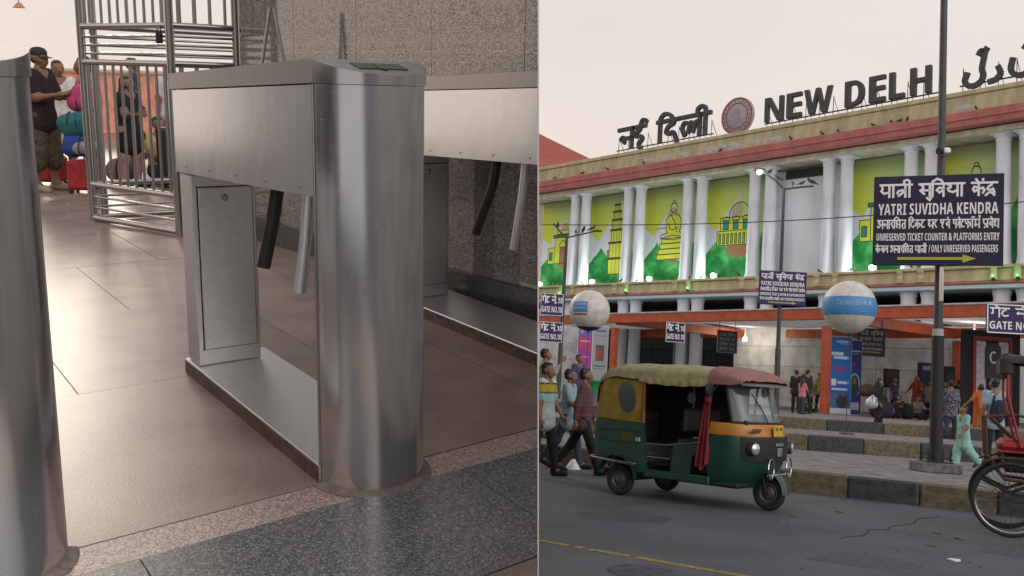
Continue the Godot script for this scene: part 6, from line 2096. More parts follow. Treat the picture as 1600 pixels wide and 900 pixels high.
func standee(called: String, label: String, t: Transform3D, w: float, h: float, kind: int) -> void:
	var o := thing(called, label, "standee", t)
	box1("backing", Vector3(0, h * 0.5, -0.03), Vector3(w, h, 0.05), 0.005, M.white, o)
	var im := Image.create(96, 320, false, Image.FORMAT_RGB8)
	var fill := func(x: float, y: float, ww: float, hh: float, c: Color) -> void: im.fill_rect(Rect2i(int(x * 96), int(y * 320), int(ww * 96), int(hh * 320)), c)
	var blob := func(x: float, y: float, rx: float, ry: float, c: Color) -> void:
		for j in range(maxi(0, int((y - ry) * 320)), mini(320, int((y + ry) * 320))):
			var dy := (j / 320.0 - y) / ry
			var hw := rx * sqrt(maxf(0.0, 1.0 - dy * dy))
			im.fill_rect(Rect2i(int((x - hw) * 96), j, maxi(1, int(hw * 192)), 1), c)
	if kind == 0:
		im.fill(Color(0.10, 0.40, 0.72))
		fill.call(0.30, 0.05, 0.6, 0.025, Color(0.65, 0.78, 0.9))
		fill.call(0.45, 0.085, 0.45, 0.015, Color(0.55, 0.7, 0.85))
		fill.call(0.08, 0.20, 0.55, 0.045, Color(0.75, 0.84, 0.93))
		fill.call(0.18, 0.255, 0.7, 0.04, Color(0.75, 0.84, 0.93))
		blob.call(0.5, 0.42, 0.22, 0.035, Color(0.62, 0.22, 0.42))
		fill.call(0.10, 0.55, 0.22, 0.09, Color(0.8, 0.87, 0.93))
		fill.call(0.38, 0.58, 0.5, 0.035, Color(0.75, 0.84, 0.93))
		fill.call(0.12, 0.67, 0.75, 0.03, Color(0.75, 0.84, 0.93))
		blob.call(0.25, 0.84, 0.2, 0.07, Color(0.25, 0.42, 0.55))
		blob.call(0.62, 0.84, 0.28, 0.09, Color(0.16, 0.2, 0.28))
		blob.call(0.30, 0.77, 0.09, 0.03, Color(0.5, 0.38, 0.3))
		blob.call(0.66, 0.75, 0.1, 0.03, Color(0.5, 0.38, 0.3))
		fill.call(0.0, 0.93, 1.0, 0.07, Color(0.78, 0.82, 0.88))
	elif kind == 1:
		im.fill(Color(0.13, 0.16, 0.45))
		fill.call(0.1, 0.14, 0.8, 0.02, Color(0.7, 0.72, 0.85))
		fill.call(0.1, 0.18, 0.6, 0.012, Color(0.6, 0.62, 0.8))
		fill.call(0.15, 0.30, 0.4, 0.06, Color(0.4, 0.2, 0.5))
		blob.call(0.5, 0.60, 0.42, 0.16, Color(0.45, 0.65, 0.75))
		blob.call(0.5, 0.62, 0.32, 0.15, Color(0.10, 0.20, 0.18))
		blob.call(0.5, 0.55, 0.15, 0.05, Color(0.45, 0.32, 0.25))
		fill.call(0.08, 0.84, 0.8, 0.10, Color(0.65, 0.68, 0.75))
	elif kind == 2:
		im.fill(Color(0.56, 0.22, 0.52))
		fill.call(0, 0, 1, 0.12, Color(0.36, 0.36, 0.66))
		fill.call(0.15, 0.03, 0.25, 0.05, Color(0.8, 0.45, 0.5))
		fill.call(0, 0.14, 1, 0.16, Color(0.66, 0.20, 0.40))
		fill.call(0.15, 0.18, 0.7, 0.02, Color(0.8, 0.6, 0.7))
		fill.call(0.15, 0.33, 0.6, 0.03, Color(0.4, 0.25, 0.6))
		fill.call(0.15, 0.40, 0.65, 0.02, Color(0.75, 0.5, 0.7))
		blob.call(0.6, 0.6, 0.2, 0.06, Color(0.75, 0.6, 0.75))
	else:
		im.fill(Color(0.56, 0.57, 0.57))
		fill.call(0.15, 0.05, 0.7, 0.03, Color(0.25, 0.35, 0.55))
		fill.call(0.15, 0.13, 0.75, 0.012, Color(0.4, 0.4, 0.42))
		fill.call(0.22, 0.26, 0.56, 0.22, Color(0.28, 0.28, 0.30))
		blob.call(0.38, 0.38, 0.1, 0.08, Color(0.60, 0.25, 0.2))
		blob.call(0.62, 0.38, 0.1, 0.08, Color(0.55, 0.2, 0.18))
		fill.call(0.12, 0.54, 0.8, 0.02, Color(0.3, 0.35, 0.5))
		fill.call(0.12, 0.58, 0.6, 0.012, Color(0.4, 0.4, 0.42))
	var m := StandardMaterial3D.new()
	m.albedo_texture = ImageTexture.create_from_image(im)
	m.roughness = 0.6
	m.cull_mode = BaseMaterial3D.CULL_DISABLED
	var b := Mb.new()
	b.quad(Vector3(-w * 0.5 + 0.01, 0.02, -0.001), Vector3(w * 0.5 - 0.01, 0.02, -0.001), Vector3(w * 0.5 - 0.01, h - 0.02, -0.001), Vector3(-w * 0.5 + 0.01, h - 0.02, -0.001), Vector3(0, 0, 1))
	put("poster", b, m, o)
	for s in [-0.4, 0.4]:
		b = Mb.new()
		b.cyl(Vector3(s * w, 0.0, -0.45), Vector3(s * w, h * 0.7, -0.06), 0.018, 0.018, 6)
		put("stay", b, M.pole, o)

func birds() -> void:
	var b := Mb.new()
	b.nets([[Vector3(0, 0.09, -0.03), Vector3(0, 0.12, 0.05), 0.045, 0.038], [Vector3(0, 0.13, 0.06), Vector3(0, 0.165, 0.075), 0.026, 0.026], [Vector3(0, 0.075, -0.06), Vector3(0, 0.03, -0.17), 0.026, 0.014], [Vector3(0, 0.165, 0.09), Vector3(0, 0.16, 0.115), 0.009, 0.004]], 0.012, 110.0)
	b.cyl(Vector3(0.012, 0, 0), Vector3(0.012, 0.07, 0), 0.005, 0.005, 5)
	b.cyl(Vector3(-0.012, 0, 0), Vector3(-0.012, 0.07, 0), 0.005, 0.005, 5)
	var me := b.mesh()
	var m := mat(lin(0.045, 0.047, 0.055), 0.7)
	var spots := []
	for q in [[-0.52, 8.27], [-0.22, 8.08], [0.30, 7.90], [0.62, 7.95], [0.95, 8.00]]:
		spots.append([v3(8.37 + q[0], 0.742 + q[1], 33.0), 0])
	for q in [[-0.38, 6.78], [0.35, 6.54], [0.65, 6.63], [1.0, 6.73]]:
		spots.append([v3(1.02 + q[0], 0.742 + q[1], 38.0), 1])
	for x in [-20.6, -17.9, -15.6, -12.4, -6.4, -1.6, 0.35, 1.3, 3.3, 4.3, 4.75, 5.15, 8.6]:
		spots.append([FAC * Vector3(x, 15.525, 1.04), 2])
	for x in [-20.4, -17.6, -15.3, -14.1, -12.7, -9.9, -8.5, -7.6, -4.9, -2.6, 0.3, 2.2, 5.4, 6.8, 9.2]:
		spots.append([FAC * Vector3(x, 8.003, 0.80), 3])
	var lab := ["dark bird perched on the thin lamp pole's arms behind the auto", "dark bird perched on the arms of the lamp pole at the hoarding", "dark bird perched high on the cream cornice above the red band", "dark bird perched on the cream ledge below the painted panels"]
	var grp := ["birds on the thin lamp pole", "birds on the left lamp pole", "birds on the cornice", "birds on the ledge"]
	for s in spots:
		var o := inst("bird", me, m, null, Transform3D(Basis(Vector3.UP, rng.randf_range(0, TAU)).scaled(Vector3.ONE * rng.randf_range(1.1, 1.45)), s[0]))
		tag(o, lab[s[1]], "bird", grp[s[1]])

# =====================================================================  vehicles
func wheel(parent: Node3D, p: Vector3, r: float, w: float) -> void:      # a small motor wheel, axle along z
	var t := Transform3D(Basis(Vector3.RIGHT, PI / 2), Vector3.ZERO)
	var b := Mb.new()
	var pr := []
	for k in 13:
		var g := TAU * k / 12.0
		pr.append(Vector2(r - w * 0.42 + cos(g) * w * 0.42, sin(g) * w * 0.5))
	b.lathe(pr, t, 28)
	var ty := put("tyre", b, M.rubber, parent, Transform3D(Basis().scaled(Vector3(1.0 / 0.90, 1, 1)), p))
	b = Mb.new()
	var half := [Vector2(0, 0.46), Vector2(0.12, 0.46), Vector2(0.30, 0.34), Vector2(0.42, 0.22), Vector2(1.0 - w / r * 0.85, 0.36), Vector2(1.0 - w / r * 0.70, 0.30)]
	var rp := []
	for q in half: rp.append(Vector2(q.x * r, -q.y * w))
	for k in 6: rp.append(Vector2(half[5 - k].x * r, half[5 - k].y * w))
	b.lathe(rp, t, 24)
	put("rim", b, mat(lin(0.14, 0.14, 0.145), 0.45, 0.6, "dirt"), ty)

func auto_rickshaw() -> void:
	var t := Transform3D(Basis(Vector3(0.766, 0, 0.643).normalized() * 0.90, Vector3.UP, Vector3(-0.643, 0, 0.766).normalized()), v3(2.26, 0, 12.50))
	var o := thing("auto_rickshaw", "green auto rickshaw with yellow rear, canvas roof and red cloth on the road", "auto rickshaw", t)
	var b := Mb.new()
	wheel(o, Vector3(-1.0, 0.205, 0.56), 0.205, 0.115)
	wheel(o, Vector3(-1.0, 0.205, -0.56), 0.205, 0.115)
	wheel(o, Vector3(1.02, 0.21, 0), 0.21, 0.115)
	# floor and engine
	box1("floor_pan", Vector3(-0.22, 0.30, 0), Vector3(2.2, 0.06, 1.16), 0.02, M.black, o)
	box1("engine", Vector3(-1.15, 0.34, 0), Vector3(0.45, 0.24, 0.6), 0.04, M.black, o)
	b = Mb.new()
	b.cyl(Vector3(-1.0, 0.205, -0.5), Vector3(-1.0, 0.205, 0.5), 0.03, 0.03, 10)
	put("axle", b, M.black, o)
	# rear quarters: green below, yellow above
	var arch := [Vector2(-1.42, 0.46), Vector2(-1.45, 0.62), Vector2(-1.43, 0.98), Vector2(-0.60, 0.95), Vector2(-0.56, 0.60), Vector2(-0.52, 0.34), Vector2(-0.70, 0.32)]
	for k in 7:
		var g := PI * (0.10 + 0.72 * k / 6.0)
		arch.append(Vector2(-1.0 + cos(g) * 0.30, 0.22 + sin(g) * 0.28))
	for s in [-1.0, 1.0]:
		b = Mb.new()
		b.prism(PackedVector2Array(arch), s * 0.605 - 0.02, s * 0.605 + 0.02)
		var q := put("rear_quarter", b, M.auto_green, o)
		b = Mb.new()
		for y in [0.84, 0.70]: b.box(Vector3(-1.0, y, s * 0.628), Vector3(0.76, 0.012, 0.012), 0.004)
		put("body_crease", b, M.auto_green, q)
		b = Mb.new()
		b.prism(PackedVector2Array([Vector2(-1.43, 0.985), Vector2(-1.40, 1.25), Vector2(-1.33, 1.45), Vector2(-1.22, 1.58), Vector2(-0.95, 1.60), Vector2(-0.62, 1.55), Vector2(-0.60, 0.955)]), s * 0.61 - 0.015, s * 0.61 + 0.015)
		var y2 := put("rear_hood_side", b, M.auto_yellow, o)
		b = Mb.new()
		var ov := PackedVector2Array()
		for k in 18:
			var g := TAU * k / 18.0
			ov.append(Vector2(-0.90 + cos(g) * 0.15 - sin(g) * 0.03, 1.27 + sin(g) * 0.20))
		b.prism(ov, s * 0.6265 - 0.003, s * 0.6265 + 0.003)
		put("side_window", b, mat(lin(0.03, 0.055, 0.055), 0.12), y2)
		b = Mb.new()
		b.box(Vector3(-0.62, 1.25, s * 0.615), Vector3(0.03, 0.60, 0.05), 0.008)
		put("door_post", b, mat(lin(0.20, 0.04, 0.015), 0.7), o)
		# rear mudguard with bright trim
		b = Mb.new()
		var rows := [[], []]
		for k in 9:
			var g := PI * (0.02 + 0.9 * k / 8.0)
			rows[0].append(Vector3(-1.0 + cos(g) * 0.31, 0.22 + sin(g) * 0.29, s * 0.60))
			rows[1].append(Vector3(-1.0 + cos(g) * 0.33, 0.22 + sin(g) * 0.30, s * 0.70))
		b.skin(rows, Vector3(-1, 0.2, s * 0.6))
		put("rear_mudguard", b, M.auto_green, o)
		b = Mb.new()
		b.tube([Vector3(-1.46, 0.47, s * 0.66), Vector3(-1.2, 0.46, s * 0.71), Vector3(-0.85, 0.44, s * 0.71), Vector3(-0.66, 0.42, s * 0.67)], 0.022, 8)
		put("bumper_trim", b, M.chrome, o)
	box1("tail_panel", Vector3(-1.435, 0.72, 0), Vector3(0.04, 0.52, 1.18), 0.01, M.auto_green, o)
	box1("rear_hood_back", Vector3(-1.405, 1.24, 0), Vector3(0.025, 0.52, 1.20), 0.008, M.auto_yellow, o)
	b = Mb.new()
	b.lathe([Vector2(0, 0), Vector2(0.10, 0), Vector2(0.10, 0.008), Vector2(0, 0.008)], Transform3D(Basis(Vector3(0, 0, 1), -PI / 2).scaled_local(Vector3(1, 1, 1.2)), Vector3(-1.392, 1.27, 0.22)), 18)
	put("back_window", b, mat(lin(0.55, 0.55, 0.54), 0.3), o)
	b = Mb.new()
	b.box(Vector3(-0.88, 0.76, 0.628), Vector3(0.16, 0.13, 0.006), 0.002)
	put("side_print", b, mat(lin(0.10, 0.08, 0.015), 0.6, 0.0, "grime", Vector3(8, 8, 8)), o)
	b = Mb.new()
	b.box(Vector3(-0.68, 0.74, 0.632), Vector3(0.08, 0.06, 0.018), 0.006)
	put("fuel_flap", b, M.chrome, o)
	# sill and middle panel
	box1("sill", Vector3(-0.05, 0.33, 0.60), Vector3(1.05, 0.10, 0.05), 0.015, M.auto_green, o)
	box1("sill", Vector3(-0.05, 0.33, -0.60), Vector3(1.05, 0.10, 0.05), 0.015, M.auto_green, o)
	for s in [-1.0, 1.0]:
		b = Mb.new()
		b.prism(PackedVector2Array([Vector2(-0.14, 0.34), Vector2(-0.10, 0.72), Vector2(0.34, 0.76), Vector2(0.36, 0.68), Vector2(0.20, 0.60), Vector2(0.16, 0.34)]), s * 0.60 - 0.018, s * 0.60 + 0.018)
		put("middle_panel", b, M.auto_green, o)
	box1("partition", Vector3(-0.04, 0.56, 0), Vector3(0.05, 0.46, 1.16), 0.01, M.inside, o)
	box1("driver_seat", Vector3(0.12, 0.74, 0), Vector3(0.34, 0.12, 1.0), 0.04, M.black, o)
	box1("driver_backrest", Vector3(-0.06, 1.02, 0), Vector3(0.08, 0.30, 0.9), 0.03, M.black, o)
	var st := box1("passenger_seat", Vector3(-0.92, 0.58, 0), Vector3(0.46, 0.20, 1.12), 0.05, M.seat_grey, o)
	box1("seat_front", Vector3(-0.68, 0.44, 0), Vector3(0.03, 0.24, 1.12), 0.008, M.seat_grey, st)
	box1("passenger_backrest", Vector3(-1.22, 0.86, 0), Vector3(0.12, 0.44, 1.10), 0.05, M.seat_grey, o)
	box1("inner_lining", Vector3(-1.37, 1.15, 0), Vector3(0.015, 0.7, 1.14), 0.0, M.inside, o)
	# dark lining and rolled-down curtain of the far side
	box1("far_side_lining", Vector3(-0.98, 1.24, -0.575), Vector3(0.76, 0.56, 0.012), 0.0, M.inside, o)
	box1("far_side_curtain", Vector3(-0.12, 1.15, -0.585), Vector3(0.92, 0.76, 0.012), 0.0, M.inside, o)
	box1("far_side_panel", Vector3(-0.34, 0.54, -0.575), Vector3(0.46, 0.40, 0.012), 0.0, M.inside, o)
	box1("leg_room", Vector3(-0.35, 0.45, 0.0), Vector3(0.50, 0.015, 1.1), 0.0, M.black, o)
	b = Mb.new()
	b.cyl(Vector3(-0.62, 1.30, -0.568), Vector3(-0.62, 1.30, -0.563), 0.075, 0.075, 20)
	put("far_window", b, mat(lin(0.55, 0.56, 0.58), 0.4), o)
	# grab rails
	for e in [[Vector3(-0.55, 0.70, 0.61), Vector3(-0.14, 0.71, 0.61)], [Vector3(-0.53, 0.54, 0.61), Vector3(-0.14, 0.54, 0.61)], [Vector3(-0.14, 0.72, 0.615), Vector3(0.46, 0.80, 0.615)], [Vector3(-0.52, 1.02, -0.61), Vector3(0.3, 1.04, -0.61)]]:
		b = Mb.new()
		b.cyl(e[0], e[1], 0.014, 0.014, 8)
		put("grab_rail", b, M.chrome, o)
	# roof frame and canvas
	for s in [-1.0, 1.0]:
		b = Mb.new()
		b.tube([Vector3(-1.30, 1.50, s * 0.585), Vector3(-0.6, 1.56, s * 0.60), Vector3(0.2, 1.56, s * 0.60), Vector3(0.74, 1.53, s * 0.57)], 0.016, 8)
		put("roof_tube", b, M.black, o)
		b = Mb.new()
		b.tube([Vector3(0.40, 0.80, s * 0.60), Vector3(0.43, 1.2, s * 0.60), Vector3(0.47, 1.54, s * 0.59)], 0.018, 8)
		put("door_pillar", b, M.black, o)
	var rows := []
	var stn := [[-1.455, 1.13, 1.24, 0.60], [-1.44, 1.34, 1.40, 0.62], [-1.38, 1.44, 1.55, 0.635], [-1.27, 1.50, 1.65, 0.64], [-1.1, 1.53, 1.70, 0.645], [-0.8, 1.515, 1.722, 0.645], [-0.45, 1.52, 1.716, 0.642], [-0.1, 1.505, 1.725, 0.645], [0.25, 1.52, 1.715, 0.64], [0.50, 1.52, 1.70, 0.635]]
	for q in stn:
		var line := []
		for k in 21:
			var g := PI * k / 20.0
			var c := cos(g); var sn := sin(g)
			line.append(Vector3(q[0], q[1] + (q[2] - q[1]) * pow(absf(sn), 0.55) + 0.006 * sin(k * 2.3 + q[0] * 9.0), q[3] * signf(c) * pow(absf(c), 0.42)))
		rows.append(line)
	b = Mb.new()
	b.skin(rows, Vector3(-0.4, 1.2, 0))
	var rf := put("canvas_roof", b, M.canvas, o)
	b = Mb.new()
	var inner := []
	for line in rows:
		var l2 := []
		for p in line: l2.append(Vector3(p.x, p.y - 0.02, p.z * 0.975))
		inner.append(l2)
	b.skin(inner, Vector3(-0.4, 1.2, 0))
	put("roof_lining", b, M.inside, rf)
	for s in [-1.0, 1.0]:          # hanging hem with folds
		b = Mb.new()
		var h := [[], [], []]
		for k in 33:
			var f := k / 32.0
			var x := lerpf(-0.70, 0.50, f)
			var wv := 0.005 * sin(k * 1.7)
			h[0].append(Vector3(x, 1.535, s * 0.642))
			h[1].append(Vector3(x, 1.50, s * (0.648 + wv)))
			h[2].append(Vector3(x, 1.475 + 0.005 * sin(k * 0.9) - 0.03 * sin(PI * f), s * (0.642 + wv * 1.5)))
		b.skin(h, Vector3(0, 1.5, 0))
		put("hem", b, M.canvas, rf)
	# reddish cover over the front of the roof, visor
	rows = []
	for q in [[0.43, 1.50, 1.716, 0.648], [0.48, 1.49, 1.728, 0.655], [0.60, 1.49, 1.715, 0.652], [0.78, 1.50, 1.68, 0.64], [0.88, 1.515, 1.62, 0.62], [0.92, 1.53, 1.56, 0.60]]:
		var line := []
		for k in 21:
			var g := PI * k / 20.0
			var c := cos(g); var sn := sin(g)
			line.append(Vector3(q[0] + 0.03 * sin(g) * (1.0 if q[0] > 0.8 else 0.0), q[1] + (q[2] - q[1]) * pow(absf(sn), 0.55) + 0.007 * sin(k * 1.9 + q[0] * 14.0), q[3] * signf(c) * pow(absf(c), 0.42)))
		rows.append(line)
	b = Mb.new()
	b.skin(rows, Vector3(0.5, 1.2, 0))
	put("front_roof_cover", b, M.canvas_red, o)
	b = Mb.new()
	rows = []
	for i in 3:
		var line := []
		for k in 15:
			var g := PI * k / 14.0
			line.append(Vector3(0.84 + 0.10 * i * sin(g) + 0.05 * i, 1.55 - 0.028 * i, -cos(g) * (0.615 + 0.012 * i)))
		rows.append(line)
	b.skin(rows, Vector3(0.8, 1.0, 0))
	put("visor", b, mat(lin(0.10, 0.09, 0.085), 0.5), o)
	# front shell
	var ring := func(x0: float, xf: float, y: float, w: float, a0 := 0.0, a1 := 1.0, n := 24) -> Array:
		var line := []
		for k in n + 1:
			var g := -PI / 2 + PI * lerpf(a0, a1, float(k) / n)
			line.append(Vector3(x0 + (xf - x0) * pow(maxf(cos(g), 0.0), 0.62), y, w * signf(sin(g)) * pow(absf(sin(g)), 0.8)))
		return line
	b = Mb.new()
	b.skin([ring.call(0.46, 0.84, 0.28, 0.52), ring.call(0.44, 0.93, 0.36, 0.59), ring.call(0.42, 1.06, 0.52, 0.62), ring.call(0.42, 1.12, 0.70, 0.625), ring.call(0.43, 1.11, 0.86, 0.62), ring.call(0.44, 1.09, 0.90, 0.615)], Vector3(0.5, 0.6, 0))
	put("front_shell", b, M.auto_green, o)
	b = Mb.new()
	b.skin([ring.call(0.44, 1.105, 0.895, 0.62), ring.call(0.45, 1.10, 0.92, 0.622), ring.call(0.46, 1.065, 1.02, 0.612), ring.call(0.46, 1.045, 1.04, 0.60)], Vector3(0.5, 0.95, 0))
	put("orange_band", b, M.auto_orange, o)
	b = Mb.new()
	b.skin([ring.call(0.42, 1.135, 0.60, 0.60, 0.16, 0.84), ring.call(0.42, 1.15, 0.72, 0.62, 0.16, 0.84), ring.call(0.43, 1.135, 0.885, 0.615, 0.16, 0.84)], Vector3(0.5, 0.7, 0))
	var mk := put("front_mask", b, M.black, o)
	for s in [-1.0, 1.0]:
		b = Mb.new()
		var lt := Transform3D(Basis(Vector3(0, 0, 1), -PI / 2) * Basis(Vector3.RIGHT, 0.35 * s), Vector3(1.0, 0.755, s * 0.46))
		b.lathe([Vector2(0.082, 0.0), Vector2(0.082, 0.06), Vector2(0.076, 0.085), Vector2(0.068, 0.085)], lt, 22)
		var hl := put("headlight", b, M.sign_black, o)
		b = Mb.new()
		b.lathe([Vector2(0.070, 0.078), Vector2(0.05, 0.10), Vector2(0.0, 0.106)], lt, 22)
		put("lens", b, M.lens, hl)
	b = Mb.new()
	b.box(Vector3(1.152, 0.80, 0.0), Vector3(0.012, 0.035, 0.20), 0.004)
	b.box(Vector3(1.158, 0.71, 0.0), Vector3(0.012, 0.10, 0.12), 0.02)
	put("badge", b, M.chrome, mk)
	b = Mb.new()
	b.box(Vector3(1.135, 0.965, 0.02), Vector3(0.015, 0.13, 0.24), 0.004)
	put("number_plate", b, M.plate_yellow, o)
	b = Mb.new()
	words(b, "DL 1R", Transform3D(Basis(Vector3.UP, PI / 2), Vector3(1.144, 0.99, 0.02)), 0.18, 0.04, 0.002)
	put("plate_lettering", b, M.black, o)
	b = Mb.new()
	b.box(Vector3(1.04, 0.965, 0.41), Vector3(0.012, 0.05, 0.22), 0.003, Transform3D(Basis(Vector3.UP, 0.0), Vector3.ZERO))
	put("band_print", b, mat(lin(0.12, 0.04, 0.01), 0.6), o)
	# windscreen
	b = Mb.new()
	var low: Array = ring.call(0.50, 1.035, 1.05, 0.585, 0.10, 0.90, 16)
	var top: Array = ring.call(0.42, 0.86, 1.515, 0.575, 0.10, 0.90, 16)
	b.skin([low, top], Vector3(0.4, 1.25, 0))
	put("windscreen", b, M.glass, o)
	b = Mb.new()
	b.tube(low, 0.017, 8)
	b.tube(top, 0.02, 8)
	for k in [0, 16]: b.cyl(low[k], top[k], 0.022, 0.022, 8)
	put("windscreen_frame", b, M.black, o)
	b = Mb.new()
	b.tube([low[9] + Vector3(0.02, 0.0, 0), low[9].lerp(top[11], 0.35) + Vector3(0.022, 0.0, 0), low[9].lerp(top[12], 0.75) + Vector3(0.025, 0.01, 0)], 0.008, 6)
	put("wiper", b, M.black, o)
	b = Mb.new()
	b.box(Vector3(0.80, 1.05, 0.0), Vector3(0.28, 0.06, 1.0), 0.02)
	put("dashboard", b, M.black, o)
	b = Mb.new()
	b.tube([Vector3(0.55, 1.02, -0.30), Vector3(0.62, 0.98, 0.0), Vector3(0.55, 1.02, 0.30)], 0.016, 8)
	b.cyl(Vector3(0.62, 0.98, 0), Vector3(0.90, 0.35, 0), 0.025, 0.03, 8)
	put("handlebar", b, M.black, o)
	# rear view mirrors
	for s in [-1.0, 1.0]:
		b = Mb.new()
		b.ball(Vector3(0.50, 1.43, s * 0.735), Vector3(0.035, 0.085, 0.085), 14, 8)
		b.cyl(Vector3(0.52, 1.43, s * 0.66), Vector3(0.56, 1.50, s * 0.60), 0.01, 0.01, 6)
		put("mirror", b, M.black, o)
	# front mudguard, fork, bumper loop
	b = Mb.new()
	rows = []
	for j in 5:
		var line := []
		for k in 11:
			var g := PI * (0.0 + 0.95 * k / 10.0)
			var z := (j / 4.0 - 0.5) * 0.20
			line.append(Vector3(1.02 + cos(g) * (0.27 - absf(z) * 0.25), 0.21 + sin(g) * (0.29 - absf(z) * 0.35), z))
		rows.append(line)
	b.skin(rows, Vector3(1.02, 0.1, 0))
	put("front_mudguard", b, M.auto_green, o)
	b = Mb.new()
	for s in [-0.085, 0.085]: b.cyl(Vector3(1.02, 0.21, s), Vector3(0.92, 0.56, s), 0.018, 0.018, 8)
	b.cyl(Vector3(1.02, 0.21, -0.10), Vector3(1.02, 0.21, 0.10), 0.02, 0.02, 8)
	put("fork", b, M.black, o)
	for s in [-1.0, 1.0]:
		b = Mb.new()
		var lp := []
		for k in 15:
			var g := TAU * k / 14.0
			lp.append(Vector3(1.17 + 0.03 * cos(g), 0.52 + 0.12 * sin(g), s * 0.24 + 0.13 * cos(g)))
		b.tube(lp, 0.011, 6)
		put("bumper_loop", b, M.chrome, o)
	b = Mb.new()
	b.cyl(Vector3(1.15, 0.44, -0.30), Vector3(1.15, 0.44, 0.30), 0.014, 0.014, 8)
	put("bumper_bar", b, M.chrome, o)
	# cloth hanging by the driver's door
	b = Mb.new()
	rows = []
	for i in 13:
		var f := i / 12.0
		var line := []
		for k in 13:
			var g := k / 12.0
			var wd := 0.035 + 0.055 * f
			line.append(Vector3(0.43 - 0.05 * f + (g - 0.5) * wd * 2.0, 1.36 - 0.86 * f - 0.05 * sin(g * PI * 1.3) * f, 0.655 + 0.028 * sin(g * 15.0 + f * 2.0) * (0.3 + f)))
		rows.append(line)
	b.skin(rows, Vector3(0.4, 1, 0))
	put("red_cloth", b, M.red_cloth, o)
	b = Mb.new()
	b.nets([[Vector3(0.44, 1.36, 0.65), Vector3(0.44, 1.30, 0.655), 0.035, 0.05]], 0.014, 90.0)
	put("cloth_knot", b, M.red_cloth, o)

func spoked(parent: Node3D, p: Vector3, r: float) -> void:
	var t := Transform3D(Basis(Vector3.RIGHT, PI / 2), Vector3.ZERO)
	var b := Mb.new()
	var pr := []
	for k in 11:
		var g := TAU * k / 10.0
		pr.append(Vector2(r - 0.022 + cos(g) * 0.022, sin(g) * 0.021))
	b.lathe(pr, t, 48)
	var ty := put("tyre", b, M.rubber, parent, Transform3D(Basis(), p))
	b = Mb.new()
	b.lathe([Vector2(r - 0.045, -0.014), Vector2(r - 0.060, 0.0), Vector2(r - 0.045, 0.014)], t, 48)
	put("rim", b, M.tube, ty)
	b = Mb.new()
	for k in 32:
		var g := TAU * k / 32.0
		var h := g + (0.35 if k % 2 == 0 else -0.35)
		b.cyl(Vector3(cos(h) * 0.03, sin(h) * 0.03, 0.03 * (1 if k % 4 < 2 else -1)), Vector3(cos(g) * (r - 0.055), sin(g) * (r - 0.055), 0), 0.0026, 0.0026, 5, false)
	put("spokes", b, M.pole, ty)
	b = Mb.new()
	b.cyl(Vector3(0, 0, -0.05), Vector3(0, 0, 0.05), 0.032, 0.032, 14)
	put("hub", b, M.black, ty)

